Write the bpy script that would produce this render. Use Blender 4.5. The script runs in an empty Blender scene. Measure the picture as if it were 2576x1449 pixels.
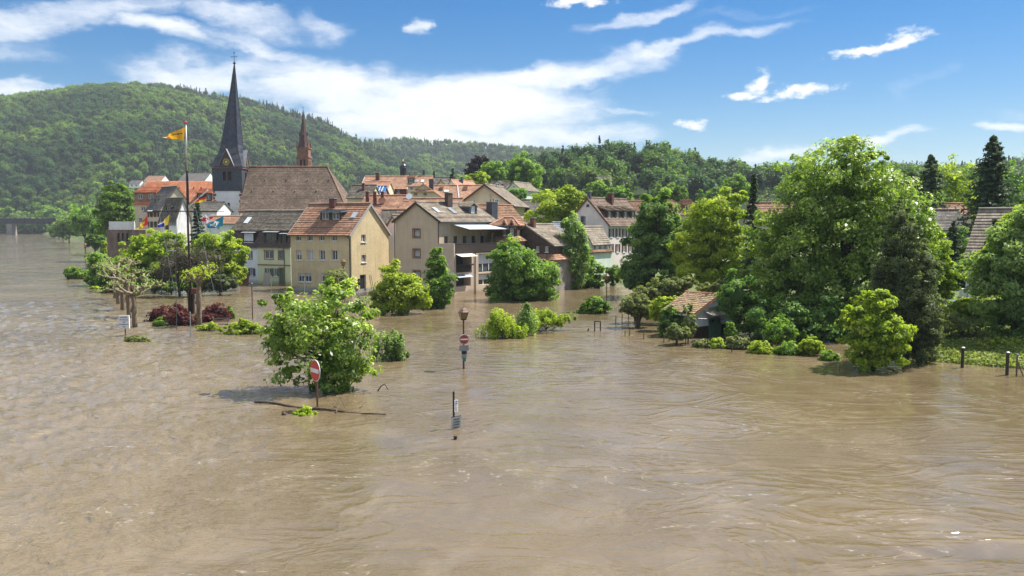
import bpy, math, random
import numpy as np
from mathutils import Vector, Matrix

# ------------------------------------------------------------------ camera, sky, sun, exposure
S = bpy.context.scene
COL = S.collection
IMG_W, IMG_H = 2576.0, 1449.0            # pixel grid in which the photograph was measured
FOC = IMG_W * 30.0 / 36.0
CX, CY = IMG_W / 2, IMG_H / 2
HORIZON = 560.0
CAM_H = 9.0                              # metres above the flood
PITCH = math.atan((CY - HORIZON) / FOC)
CP, SP = math.cos(PITCH), math.sin(PITCH)

cam = bpy.data.objects.new('camera', bpy.data.cameras.new('camera'))
COL.objects.link(cam)
cam.location = (0, 0, CAM_H)
cam.rotation_euler = (math.pi / 2 - PITCH, 0, 0)
cam.data.sensor_width = 36.0
cam.data.lens = 30.0
cam.data.clip_start = 0.5
cam.data.clip_end = 20000.0
S.camera = cam

SUN_AZ, SUN_EL = math.radians(64), math.radians(57)     # azimuth from +Y towards +X
SUN_DIR = Vector((math.sin(SUN_AZ) * math.cos(SUN_EL), math.cos(SUN_AZ) * math.cos(SUN_EL), math.sin(SUN_EL)))
sun = bpy.data.objects.new('sun', bpy.data.lights.new('sun', 'SUN'))
COL.objects.link(sun)
sun.data.energy = 4.4
sun.data.angle = math.radians(0.53)
sun.data.color = (1.0, 0.945, 0.86)
sun.rotation_euler = SUN_DIR.to_track_quat('Z', 'Y').to_euler()
sun.location = (60, 20, 120)

S.view_settings.view_transform = 'Standard'
S.view_settings.look = 'None'
S.view_settings.exposure = 1.16
S.view_settings.gamma = 1.0
S.view_settings.use_curve_mapping = False
S.cycles.max_bounces = 10
S.cycles.diffuse_bounces = 7
S.cycles.transparent_max_bounces = 8
S.cycles.volume_bounces = 0
S.cycles.use_denoising = True


def ray(u, v):
    a, b = (u - CX) / FOC, -(v - CY) / FOC
    return a, CP + b * SP, -SP + b * CP


def at(u, v, Y):
    """world point seen at pixel (u, v) at depth Y"""
    dx, dy, dz = ray(u, v)
    s = Y / dy
    return Vector((dx * s, Y, CAM_H + dz * s))


def g(u, v, z=0.0):
    """world point on the water plane seen at pixel (u, v)"""
    dx, dy, dz = ray(u, v)
    s = (z - CAM_H) / dz
    return Vector((dx * s, dy * s, z))


def zz(v, Y):
    return at(CX, v, Y).z


def azel(u, v):
    dx, dy, dz = ray(u, v)
    return math.atan2(dx, dy), math.atan2(dz, math.hypot(dx, dy))


# ------------------------------------------------------------------ node helpers
class NT:
    def __init__(self, tree):
        self.t = tree
        self.n = tree.nodes
        self.l = tree.links

    def add(self, kind, **kw):
        nd = self.n.new(kind)
        ins = kw.pop('ins', {})
        for k, val in kw.items():
            setattr(nd, k, val)
        for k, val in ins.items():
            if hasattr(val, 'is_output') or isinstance(val, bpy.types.NodeSocket):
                self.l.new(val, nd.inputs[k])
            else:
                nd.inputs[k].default_value = val
        return nd

    def math(self, op, a, b=0.0, c=None):
        nd = self.n.new('ShaderNodeMath')
        nd.operation = op
        for i, val in enumerate((a, b, c)):
            if val is None:
                continue
            if isinstance(val, bpy.types.NodeSocket):
                self.l.new(val, nd.inputs[i])
            else:
                nd.inputs[i].default_value = val
        return nd.outputs[0]

    def mix(self, fac, a, b, blend='MIX'):
        nd = self.n.new('ShaderNodeMix')
        nd.data_type = 'RGBA'
        nd.blend_type = blend
        for idx, val in ((0, fac), (6, a), (7, b)):
            if isinstance(val, bpy.types.NodeSocket):
                self.l.new(val, nd.inputs[idx])
            elif idx == 0:
                nd.inputs[0].default_value = val
            else:
                nd.inputs[idx].default_value = (*val[:3], 1.0)
        return nd.outputs[2]

    def ramp(self, fac, stops):
        nd = self.n.new('ShaderNodeValToRGB')
        self.l.new(fac, nd.inputs[0])
        e = nd.color_ramp.elements
        while len(e) < len(stops):
            e.new(0.5)
        for i, (p, c) in enumerate(stops):
            e[i].position = p
            e[i].color = (*c[:3], 1.0) if hasattr(c, '__len__') else (c, c, c, 1.0)
        return nd.outputs[0]

    def noise(self, vec, scale, detail=4.0, rough=0.55, dist=0.0):
        nd = self.n.new('ShaderNodeTexNoise')
        if vec is not None:
            self.l.new(vec, nd.inputs['Vector'])
        nd.inputs['Scale'].default_value = scale
        nd.inputs['Detail'].default_value = detail
        nd.inputs['Roughness'].default_value = rough
        nd.inputs['Distortion'].default_value = dist
        return nd.outputs[0]

    def maprange(self, val, a, b, c=0.0, d=1.0, smooth=True):
        nd = self.n.new('ShaderNodeMapRange')
        nd.interpolation_type = 'SMOOTHSTEP' if smooth else 'LINEAR'
        self.l.new(val, nd.inputs[0])
        for i, x in enumerate((a, b, c, d)):
            nd.inputs[i + 1].default_value = x
        return nd.outputs[0]

    def mapping(self, vec, loc=(0, 0, 0), rot=(0, 0, 0), scale=(1, 1, 1), kind='POINT'):
        nd = self.n.new('ShaderNodeMapping')
        nd.vector_type = kind
        self.l.new(vec, nd.inputs[0])
        nd.inputs['Location'].default_value = loc
        nd.inputs['Rotation'].default_value = rot
        nd.inputs['Scale'].default_value = scale
        return nd.outputs[0]


# ------------------------------------------------------------------ sky with cirrus and small cumulus
def build_world():
    w = bpy.data.worlds.new('World')
    S.world = w
    w.use_nodes = True
    nt = NT(w.node_tree)
    nt.n.clear()
    out = nt.add('ShaderNodeOutputWorld')
    bg = nt.add('ShaderNodeBackground', ins={'Strength': 0.09})
    nt.l.new(bg.outputs[0], out.inputs[0])
    sky = nt.add('ShaderNodeTexSky', sky_type='NISHITA', sun_disc=False, sun_elevation=SUN_EL, sun_rotation=SUN_AZ,
                 altitude=200.0, air_density=1.0, dust_density=0.35, ozone_density=4.0)
    hs = nt.add('ShaderNodeHueSaturation', ins={'Saturation': 1.50, 'Value': 0.57, 'Hue': 0.503, 'Fac': 1.0})
    nt.l.new(sky.outputs[0], hs.inputs['Color'])
    tc = nt.add('ShaderNodeTexCoord').outputs['Generated']
    sep = nt.add('ShaderNodeSeparateXYZ')
    nt.l.new(tc, sep.inputs[0])
    az = nt.math('ARCTAN2', sep.outputs[0], sep.outputs[1])
    el = nt.math('ARCSINE', sep.outputs[2])
    comb = nt.add('ShaderNodeCombineXYZ')
    nt.l.new(az, comb.inputs[0])
    nt.l.new(el, comb.inputs[1])
    p = comb.outputs[0]
    # warped coordinates so that no cloud outline is an ellipse
    wn = nt.add('ShaderNodeTexNoise', ins={'Scale': 11.0, 'Detail': 8.0, 'Roughness': 0.66})
    nt.l.new(nt.mapping(p, scale=(1, 2.2, 1)), wn.inputs['Vector'])
    off = nt.add('ShaderNodeVectorMath', operation='SUBTRACT')
    nt.l.new(wn.outputs['Color'], off.inputs[0])
    off.inputs[1].default_value = (0.5, 0.5, 0.5)
    wn2 = nt.add('ShaderNodeTexNoise', ins={'Scale': 8.0, 'Detail': 6.0, 'Roughness': 0.58})
    nt.l.new(nt.mapping(p, scale=(1, 2.0, 1)), wn2.inputs['Vector'])
    off2 = nt.add('ShaderNodeVectorMath', operation='SUBTRACT')
    nt.l.new(wn2.outputs['Color'], off2.inputs[0])
    off2.inputs[1].default_value = (0.5, 0.5, 0.5)
    sc = nt.add('ShaderNodeVectorMath', operation='MULTIPLY')
    nt.l.new(off2.outputs[0], sc.inputs[0])
    sc.inputs[1].default_value = (0.16, 0.07, 0)
    wp = nt.add('ShaderNodeVectorMath', operation='ADD')
    nt.l.new(p, wp.inputs[0])
    nt.l.new(sc.outputs[0], wp.inputs[1])
    sc2 = nt.add('ShaderNodeVectorMath', operation='MULTIPLY')
    nt.l.new(off.outputs[0], sc2.inputs[0])
    sc2.inputs[1].default_value = (0.09, 0.045, 0)
    wp2 = nt.add('ShaderNodeVectorMath', operation='ADD')
    nt.l.new(p, wp2.inputs[0])
    nt.l.new(sc2.outputs[0], wp2.inputs[1])

    def blob(vec, u, v, ru, rv, tilt, weight, inner):
        a, e = azel(u, v)
        m = nt.mapping(vec, loc=(a, e, 0), rot=(0, 0, math.radians(tilt)), scale=(ru / FOC, rv / FOC, 1), kind='TEXTURE')
        ln = nt.add('ShaderNodeVectorMath', operation='LENGTH')
        nt.l.new(m, ln.inputs[0])
        return nt.maprange(ln.outputs['Value'], inner, 1.0, weight, 0.0)

    soft = [(520, 185, 330, 70, 4, .8), (830, 215, 400, 120, -8, 1.0), (1150, 270, 560, 130, 0, 1.15), (1000, 330, 420, 90, -8, 1.1),
            (1380, 190, 520, 65, 10, .95), (1700, 105, 430, 32, 9, .7), (1300, 345, 480, 60, 2, .9), (1560, 272, 130, 18, 0, .5),
            (420, 78, 190, 48, -6, .85), (150, 40, 520, 60, 14, .7), (620, 45, 330, 50, -4, .65), (640, 100, 260, 42, -10, .6), (830, 55, 120, 66, -30, .45),
            (1040, 52, 38, 46, 60, .6), (1620, 40, 260, 30, 12, .75), (1900, 15, 300, 26, 6, .25), (30, 228, 190, 38, 2, .95),
            (1950, 392, 260, 28, 3, .8), (2160, 362, 230, 30, 4, .75), (2550, 312, 130, 28, -2, .75), (2330, 195, 230, 34, 42, .22),
            (1500, 350, 200, 30, 0, .6), (-300, 120, 420, 80, 6, .9), (-700, 260, 420, 60, 0, .8), (3000, 200, 420, 60, 6, .7), (3300, 60, 500, 60, -5, .7)]
    crisp = [(1865, 232, 62, 13, 6, 1.), (1905, 208, 50, 22, 32, 1.), (1990, 240, 90, 8, 2, .9), (2035, 232, 75, 13, 4, .95),
             (2175, 122, 95, 13, 6, 1.), (2240, 106, 80, 17, 12, 1.), (1735, 316, 42, 15, 4, .95), (1460, 10, 75, 16, 3, 1.), (1330, 200, 60, 22, 5, .6)]
    acc = None
    for b in soft:
        o = blob(wp.outputs[0], b[0], b[1], b[2], b[3], b[4], b[5], 0.12)
        acc = o if acc is None else nt.math('MAXIMUM', acc, o)
    # flat layer of the same high cloud out of view, thickened to add fill light
    zc = nt.math('MAXIMUM', sep.outputs[2], 0.05)
    cl = nt.add('ShaderNodeCombineXYZ')
    nt.l.new(nt.math('DIVIDE', sep.outputs[0], zc), cl.inputs[0])
    nt.l.new(nt.math('DIVIDE', sep.outputs[1], zc), cl.inputs[1])
    layer = nt.noise(nt.mapping(cl.outputs[0], rot=(0, 0, .5), scale=(.55, .28, 1)), 1.0, 6.0, 0.6, 0.4)
    high = nt.maprange(el, 0.30, 0.5)
    acc = nt.math('MAXIMUM', acc, nt.math('MULTIPLY', nt.maprange(layer, .30, .58, 0., .96), high))
    streak = nt.noise(nt.mapping(wp.outputs[0], rot=(0, 0, -0.10), scale=(5, 26, 1)), 1.6, 7.0, 0.62)
    puff = nt.noise(nt.mapping(p, scale=(10, 18, 1)), 2.2, 7.0, 0.6)
    tex = nt.math('MULTIPLY_ADD', streak, 0.7, nt.math('MULTIPLY', puff, 0.5))
    cov = nt.math('ADD', acc, nt.math('MULTIPLY_ADD', tex, 1.5, -0.95))
    cov = nt.math('MULTIPLY', nt.maprange(cov, 0.02, 1.08, 0., .96), nt.maprange(acc, 0.0, 0.45))
    acc2 = None
    for b in crisp:
        o = blob(wp2.outputs[0], b[0], b[1], b[2] * 1.35, b[3] * 1.6, b[4], b[5], 0.05)
        acc2 = o if acc2 is None else nt.math('MAXIMUM', acc2, o)
    fine = nt.noise(nt.mapping(p, scale=(60, 90, 1)), 1.2, 6.0, 0.65)
    cov2 = nt.maprange(nt.math('ADD', acc2, nt.math('MULTIPLY_ADD', fine, 1.9, -0.95)), 0.10, 1.05, 0., .94)
    cov2 = nt.math('MULTIPLY', cov2, nt.maprange(acc2, 0.0, 0.12))
    col = nt.mix(cov, hs.outputs[0], (5.6, 5.75, 5.95))
    col = nt.mix(cov2, col, (6.0, 6.0, 5.95))
    nt.l.new(col, bg.inputs['Color'])


build_world()


# ------------------------------------------------------------------ mesh helpers
def tag(o, label=None, cat=None, group=None, kind=None):
    if label:
        o['label'] = label
    if cat:
        o['category'] = cat
    if group:
        o['group'] = group
    if kind:
        o['kind'] = kind
    return o


def empty(name, loc=(0, 0, 0), rz=0.0, label=None, cat=None, group=None):
    o = bpy.data.objects.new(name, None)
    COL.objects.link(o)
    o.empty_display_size = 0.3
    o.location = loc
    o.rotation_euler = (0, 0, rz)
    return tag(o, label, cat, group)


def link(name, mesh, parent=None, loc=None, rz=None):
    o = bpy.data.objects.new(name, mesh)
    COL.objects.link(o)
    if parent is not None:
        o.parent = parent
    if loc is not None:
        o.location = loc
    if rz is not None:
        o.rotation_euler = (0, 0, rz)
    return o


class MB:
    """collects polygons; build() links them as one mesh object"""

    def __init__(self):
        self.v, self.f, self.uv, self.mi = [], [], [], []
        self.cur = 0

    def poly(self, pts, uv=None):
        i = len(self.v)
        self.v += [tuple(p) for p in pts]
        self.f.append(tuple(range(i, i + len(pts))))
        self.uv.append(uv)
        self.mi.append(self.cur)

    def box(self, x0, x1, y0, y1, z0, z1):
        i = len(self.v)
        self.v += [(x0, y0, z0), (x1, y0, z0), (x1, y1, z0), (x0, y1, z0), (x0, y0, z1), (x1, y0, z1), (x1, y1, z1), (x0, y1, z1)]
        for q in ((0, 3, 2, 1), (4, 5, 6, 7), (0, 1, 5, 4), (1, 2, 6, 5), (2, 3, 7, 6), (3, 0, 4, 7)):
            self.f.append(tuple(i + k for k in q))
            self.uv.append(None)
            self.mi.append(self.cur)
        return self

    def hexa(self, bottom, top):
        """solid between two quads with matching corners"""
        i = len(self.v)
        self.v += [tuple(p) for p in bottom] + [tuple(p) for p in top]
        for q in ((0, 3, 2, 1), (4, 5, 6, 7), (0, 1, 5, 4), (1, 2, 6, 5), (2, 3, 7, 6), (3, 0, 4, 7)):
            self.f.append(tuple(i + k for k in q))
            self.uv.append(None)
            self.mi.append(self.cur)
        return self

    def bar(self, p, q, w, h=None):
        h = h or w
        p, q = Vector(p), Vector(q)
        d = (q - p).normalized()
        s = d.cross(Vector((0, 0, 1)))
        s = s.normalized() if s.length > 1e-3 else Vector((1, 0, 0))
        t = s.cross(d)
        c = [(-1, -1), (1, -1), (1, 1), (-1, 1)]
        self.hexa([p + s * a * w / 2 + t * b * h / 2 for a, b in c], [q + s * a * w / 2 + t * b * h / 2 for a, b in c])
        return self

    def tube(self, pts, radii, seg=7, cap=True):
        pts = [Vector(p) for p in pts]
        i0 = len(self.v)
        n = len(pts)
        ref = Vector((0.31, 0.95, 0.05))
        for k, p in enumerate(pts):
            d = (pts[min(k + 1, n - 1)] - pts[max(k - 1, 0)]).normalized()
            s = d.cross(ref)
            if s.length < 0.05:
                s = d.cross(Vector((1, 0, 0)))
            s.normalize()
            t = d.cross(s)
            for j in range(seg):
                a = 2 * math.pi * j / seg
                self.v.append(tuple(p + (s * math.cos(a) + t * math.sin(a)) * radii[k]))
        for k in range(n - 1):
            for j in range(seg):
                a, b = i0 + k * seg + j, i0 + k * seg + (j + 1) % seg
                self.f.append((a, b, b + seg, a + seg))
                self.uv.append(None)
                self.mi.append(self.cur)
        if cap:
            for base, rev in ((i0, True), (i0 + (n - 1) * seg, False)):
                r = list(range(base, base + seg))
                self.f.append(tuple(r[::-1] if rev else r))
                self.uv.append(None)
                self.mi.append(self.cur)
        return self

    def lathe(self, prof, c=(0, 0, 0), seg=12, rot=0.0):
        """profile of (radius, z) turned about the vertical through c"""
        i0 = len(self.v)
        for r, z in prof:
            for j in range(seg):
                a = 2 * math.pi * j / seg + rot
                self.v.append((c[0] + r * math.cos(a), c[1] + r * math.sin(a), c[2] + z))
        for k in range(len(prof) - 1):
            for j in range(seg):
                a, b = i0 + k * seg + j, i0 + k * seg + (j + 1) % seg
                self.f.append((a, b, b + seg, a + seg))
                self.uv.append(None)
                self.mi.append(self.cur)
        for base, rev in ((i0, True), (i0 + (len(prof) - 1) * seg, False)):
            r = list(range(base, base + seg))
            self.f.append(tuple(r[::-1] if rev else r))
            self.uv.append(None)
            self.mi.append(self.cur)
        return self

    def mesh(self, name, mats, smooth=False):
        me = bpy.data.meshes.new(name)
        me.from_pydata(self.v, [], self.f)
        for m in (mats if isinstance(mats, (list, tuple)) else [mats]):
            me.materials.append(m)
        if any(self.mi):
            me.polygons.foreach_set('material_index', self.mi)
        if any(u is not None for u in self.uv):
            lay = me.uv_layers.new(name='UVMap')
            flat = []
            for f, u in zip(self.f, self.uv):
                flat += [c for q in (u if u is not None else [(0.0, 0.0)] * len(f)) for c in q]
            lay.data.foreach_set('uv', flat)
        if smooth:
            me.polygons.foreach_set('use_smooth', [True] * len(me.polygons))
        me.update()
        return me

    def build(self, name, mats, parent=None, loc=None, rz=None, smooth=False):
        return link(name, self.mesh(name, mats, smooth), parent, loc, rz)


def np_mesh(name, V, Q, mat, tint=None, smooth=False, normals=None):
    """mesh from numpy arrays: V (n,3), Q (m,4) quads"""
    me = bpy.data.meshes.new(name)
    n, m = len(V), len(Q)
    k = Q.shape[1]
    me.vertices.add(n)
    me.vertices.foreach_set('co', np.ascontiguousarray(V, dtype=np.float32).ravel())
    me.loops.add(m * k)
    me.loops.foreach_set('vertex_index', np.ascontiguousarray(Q, dtype=np.int32).ravel())
    me.polygons.add(m)
    me.polygons.foreach_set('loop_start', np.arange(0, m * k, k, dtype=np.int32))
    if smooth:
        me.polygons.foreach_set('use_smooth', np.ones(m, dtype=bool))
    if tint is not None:
        a = me.attributes.new('tint', 'FLOAT', 'POINT')
        a.data.foreach_set('value', np.ascontiguousarray(tint, dtype=np.float32))
    for mm in (mat if isinstance(mat, (list, tuple)) else [mat]):
        me.materials.append(mm)
    me.update()
    me.validate()
    return me


# ------------------------------------------------------------------ materials
MATS = {}


def base_mat(name):
    m = bpy.data.materials.new(name)
    m.use_nodes = True
    nt = NT(m.node_tree)
    b = nt.n['Principled BSDF']
    MATS[name] = m
    return m, nt, b


def mat_rough(name, col, rough=0.8, var=0.25, scale=1.5, fine=14.0, bump=0.15, spec=0.3, metal=0.0, col2=None, stain=None, objrand=0.0):
    """painted / plastered / stone surface with blotches, fine grain and relief"""
    m, nt, b = base_mat(name)
    co = nt.add('ShaderNodeTexCoord').outputs['Object']
    n1 = nt.noise(co, scale, 5.0, 0.6)
    n2 = nt.noise(co, fine, 4.0, 0.6)
    lo = tuple(c * (1 - var) for c in col)
    hi = tuple(min(1.0, c * (1 + var)) for c in (col2 or col))
    c = nt.mix(nt.maprange(n1, 0.3, 0.7), lo, hi)
    c = nt.mix(nt.math('MULTIPLY', nt.maprange(n2, 0.35, 0.7), 0.35), c, tuple(x * 0.72 for x in col))
    if stain:
        st = nt.noise(nt.mapping(co, scale=(2.2, 2.2, 0.25)), 1.3, 4.0, 0.6)
        c = nt.mix(nt.math('MULTIPLY', nt.maprange(st, 0.5, 0.75), stain), c, tuple(x * 0.55 for x in col))
    if name.startswith('plaster'):
        pos = nt.add('ShaderNodeNewGeometry').outputs['Position']
        zs = nt.add('ShaderNodeSeparateXYZ')
        nt.l.new(pos, zs.inputs[0])
        wob = nt.math('MULTIPLY_ADD', nt.noise(nt.mapping(pos, scale=(.9, .9, .25)), 1.0, 4.0, 0.6), 1.1, zs.outputs[2])
        c = nt.mix(nt.maprange(wob, 1.35, 0.75, 0.0, 0.62), c, tuple(x * q for x, q in zip(col, (0.42, 0.36, 0.28))))
        rain = nt.noise(nt.mapping(pos, scale=(5.0, 5.0, 0.16)), 1.0, 3.0, 0.6)
        c = nt.mix(nt.maprange(rain, 0.56, 0.74, 0.0, 0.28), c, tuple(x * 0.5 for x in col))
    nt.l.new(c, b.inputs['Base Color'])
    b.inputs['Roughness'].default_value = rough
    b.inputs['Metallic'].default_value = metal
    b.inputs['Specular IOR Level'].default_value = spec
    bp = nt.add('ShaderNodeBump', ins={'Strength': bump, 'Distance': 0.05})
    nt.l.new(n2, bp.inputs['Height'])
    nt.l.new(bp.outputs[0], b.inputs['Normal'])
    return m


def mat_roof(name, cols, moss=0.0, tile=(0.24, 1.0), rough=0.85, streak=0.3):
    """tile cover: every tile its own tone, ribbed relief, weathering; UV in metres along / courses up"""
    m, nt, b = base_mat(name)
    uv = nt.add('ShaderNodeUVMap').outputs[0]
    co = nt.add('ShaderNodeTexCoord').outputs['Object']
    sp = nt.add('ShaderNodeSeparateXYZ')
    nt.l.new(uv, sp.inputs[0])
    row = nt.math('FLOOR', sp.outputs[1])
    ux = nt.math('ADD', nt.math('DIVIDE', sp.outputs[0], tile[0]), nt.math('MULTIPLY', row, 0.5))
    cell = nt.add('ShaderNodeCombineXYZ')
    nt.l.new(nt.math('FLOOR', ux), cell.inputs[0])
    nt.l.new(row, cell.inputs[1])
    wn = nt.add('ShaderNodeTexWhiteNoise', noise_dimensions='2D')
    nt.l.new(cell.outputs[0], wn.inputs['Vector'])
    c = nt.ramp(wn.outputs['Value'], [(0.0, cols[0]), (0.5, cols[1]), (1.0, cols[2])])
    big = nt.noise(co, 0.55, 5.0, 0.62)
    c = nt.mix(nt.math('MULTIPLY', nt.maprange(big, 0.36, 0.72), 0.75), c, tuple(x * 0.5 for x in cols[1]))
    st = nt.noise(co, 2.6, 5.0, 0.7)
    c = nt.mix(nt.math('MULTIPLY', nt.maprange(st, 0.55, 0.75), streak), c, tuple(x * 0.4 for x in cols[0]))
    if moss:
        ms = nt.noise(co, 1.1, 6.0, 0.68)
        c = nt.mix(nt.math('MULTIPLY', nt.maprange(ms, 0.5, 0.66), moss), c, (0.10, 0.095, 0.035))
    nt.l.new(c, b.inputs['Base Color'])
    b.inputs['Roughness'].default_value = rough
    b.inputs['Specular IOR Level'].default_value = 0.25
    rib = nt.math('ABSOLUTE', nt.math('SINE', nt.math('MULTIPLY', ux, math.pi)))
    h = nt.math('MULTIPLY_ADD', rib, 0.6, nt.math('MULTIPLY', st, 0.6))
    bp = nt.add('ShaderNodeBump', ins={'Strength': 0.55, 'Distance': 0.05})
    nt.l.new(h, bp.inputs['Height'])
    nt.l.new(bp.outputs[0], b.inputs['Normal'])
    return m


def mat_leaf(name, dark, mid, light, trans=0.35, objrand=0.35, spec=0.25, rough=0.55):
    """leaves: tone per clump and leaf from the mesh, hue per plant, light passing through"""
    m, nt, b = base_mat(name)
    t = nt.add('ShaderNodeAttribute', attribute_name='tint').outputs['Fac']
    oi = nt.add('ShaderNodeObjectInfo').outputs['Random']
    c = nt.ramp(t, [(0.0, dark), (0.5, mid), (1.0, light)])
    if objrand:
        c2 = nt.mix(nt.math('MULTIPLY', nt.maprange(oi, 0.0, 1.0, smooth=False), objrand), c, nt.mix(0.5, c, tuple(x * 0.3 for x in dark)))
        hsv = nt.add('ShaderNodeHueSaturation', ins={'Saturation': 1.0, 'Fac': 1.0})
        nt.l.new(nt.math('MULTIPLY_ADD', oi, 0.05 * objrand, 0.5 - 0.025 * objrand), hsv.inputs['Hue'])
        nt.l.new(nt.math('MULTIPLY_ADD', nt.math('FRACT', nt.math('MULTIPLY', oi, 7.31)), 0.9 * objrand, 1.0 - 0.4 * objrand), hsv.inputs['Value'])
        nt.l.new(c2, hsv.inputs['Color'])
        c = hsv.outputs[0]
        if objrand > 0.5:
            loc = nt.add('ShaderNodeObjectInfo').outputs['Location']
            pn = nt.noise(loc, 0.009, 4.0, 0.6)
            c = nt.mix(nt.maprange(pn, 0.38, 0.62), nt.mix(1.0, c, (0.36, 0.52, 0.78), 'MULTIPLY'), nt.mix(1.0, c, (1.3, 1.22, 0.9), 'MULTIPLY'))  # species tone patches, with cloud shadow painted into the dark bluish ones
    nt.l.new(c, b.inputs['Base Color'])
    b.inputs['Roughness'].default_value = rough
    b.inputs['Specular IOR Level'].default_value = spec
    tr = nt.add('ShaderNodeBsdfTranslucent')
    tc = nt.mix(1.0, c, (1.35, 1.45, 0.7), 'MULTIPLY')
    nt.l.new(tc, tr.inputs['Color'])
    mx = nt.add('ShaderNodeMixShader', ins={'Fac': min(0.5, trans + 0.12)})
    nt.l.new(b.outputs[0], mx.inputs[1])
    nt.l.new(tr.outputs[0], mx.inputs[2])
    nt.l.new(mx.outputs[0], nt.n['Material Output'].inputs['Surface'])
    return m


def mat_plain(name, col, rough=0.5, metal=0.0, spec=0.5, var=0.12, scale=6.0):
    m, nt, b = base_mat(name)
    co = nt.add('ShaderNodeTexCoord').outputs['Object']
    n = nt.noise(co, scale, 4.0, 0.6)
    c = nt.mix(nt.maprange(n, 0.3, 0.7), tuple(x * (1 - var) for x in col), tuple(min(1, x * (1 + var)) for x in col))
    nt.l.new(c, b.inputs['Base Color'])
    b.inputs['Roughness'].default_value = rough
    b.inputs['Metallic'].default_value = metal
    b.inputs['Specular IOR Level'].default_value = spec
    return m


def mat_wood(name, col, rough=0.75, vert=True):
    m, nt, b = base_mat(name)
    co = nt.add('ShaderNodeTexCoord').outputs['Object']
    n = nt.noise(nt.mapping(co, scale=(8, 8, 0.8) if vert else (0.8, 8, 8)), 2.0, 5.0, 0.6)
    c = nt.ramp(n, [(0.25, tuple(x * 0.5 for x in col)), (0.75, tuple(x * 1.3 for x in col))])
    nt.l.new(c, b.inputs['Base Color'])
    b.inputs['Roughness'].default_value = rough
    bp = nt.add('ShaderNodeBump', ins={'Strength': 0.3, 'Distance': 0.02})
    nt.l.new(n, bp.inputs['Height'])
    nt.l.new(bp.outputs[0], b.inputs['Normal'])
    return m


def mat_bark(name, col, col2):
    m, nt, b = base_mat(name)
    co = nt.add('ShaderNodeTexCoord').outputs['Object']
    n = nt.noise(nt.mapping(co, scale=(4, 4, 1.4)), 2.5, 6.0, 0.65)
    c = nt.ramp(n, [(0.35, col), (0.62, col2)])
    nt.l.new(c, b.inputs['Base Color'])
    b.inputs['Roughness'].default_value = 0.9
    bp = nt.add('ShaderNodeBump', ins={'Strength': 0.6, 'Distance': 0.04})
    nt.l.new(n, bp.inputs['Height'])
    nt.l.new(bp.outputs[0], b.inputs['Normal'])
    return m


M_YELLOW = mat_rough('plaster_ochre', (0.60, 0.49, 0.29), 0.9, 0.12, 0.6, 5.0, 0.55, stain=0.35)
M_TAN = mat_rough('plaster_tan', (0.56, 0.455, 0.32), 0.9, 0.08, 0.8, 18.0, 0.25, stain=0.2)
M_PINKTAN = mat_rough('plaster_pink', (0.56, 0.45, 0.35), 0.9, 0.08, 0.8, 14.0, 0.2, stain=0.2)
M_WHITE = mat_rough('plaster_white', (0.82, 0.80, 0.77), 0.9, 0.08, 0.7, 12.0, 0.2, stain=0.3)
M_BLUEWHITE = mat_rough('plaster_bluewhite', (0.72, 0.77, 0.82), 0.9, 0.08, 0.7, 12.0, 0.2, stain=0.25)
M_GREEN = mat_rough('plaster_green', (0.62, 0.66, 0.46), 0.9, 0.08, 0.7, 12.0, 0.2, stain=0.25)
M_CREAM = mat_rough('plaster_cream', (0.66, 0.57, 0.40), 0.9, 0.08, 0.7, 12.0, 0.2, stain=0.25)
M_LILAC = mat_rough('plaster_lilac', (0.68, 0.60, 0.56), 0.9, 0.07, 0.7, 12.0, 0.25, stain=0.2)
M_MINT = mat_rough('plaster_mint', (0.60, 0.68, 0.58), 0.9, 0.08, 0.7, 12.0, 0.2, stain=0.2)
M_BRICK = mat_rough('brick_dark_red', (0.14, 0.055, 0.045), 0.9, 0.35, 1.2, 16.0, 0.4)
M_SANDSTONE = mat_rough('red_sandstone', (0.26, 0.12, 0.085), 0.9, 0.35, 0.9, 7.0, 0.5)
M_BROWNSTONE = mat_rough('brown_sandstone', (0.22, 0.155, 0.12), 0.9, 0.35, 0.8, 6.0, 0.5, stain=0.4)
M_SHEDWALL = mat_rough('plaster_shed', (0.70, 0.73, 0.75), 0.9, 0.12, 1.0, 10.0, 0.3, stain=0.5)
M_STONE = mat_rough('grey_stone', (0.26, 0.23, 0.20), 0.9, 0.3, 1.1, 7.0, 0.4)
M_CONCRETE = mat_rough('concrete', (0.32, 0.31, 0.29), 0.9, 0.2, 1.1, 9.0, 0.3, stain=0.4)
M_SLATEWALL = mat_rough('slate_shingle', (0.05, 0.056, 0.072), 0.5, 0.35, 2.5, 14.0, 0.4, spec=0.5)
M_BROWNSHINGLE = mat_rough('brown_shingle', (0.085, 0.06, 0.05), 0.75, 0.4, 2.5, 12.0, 0.4)

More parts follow.
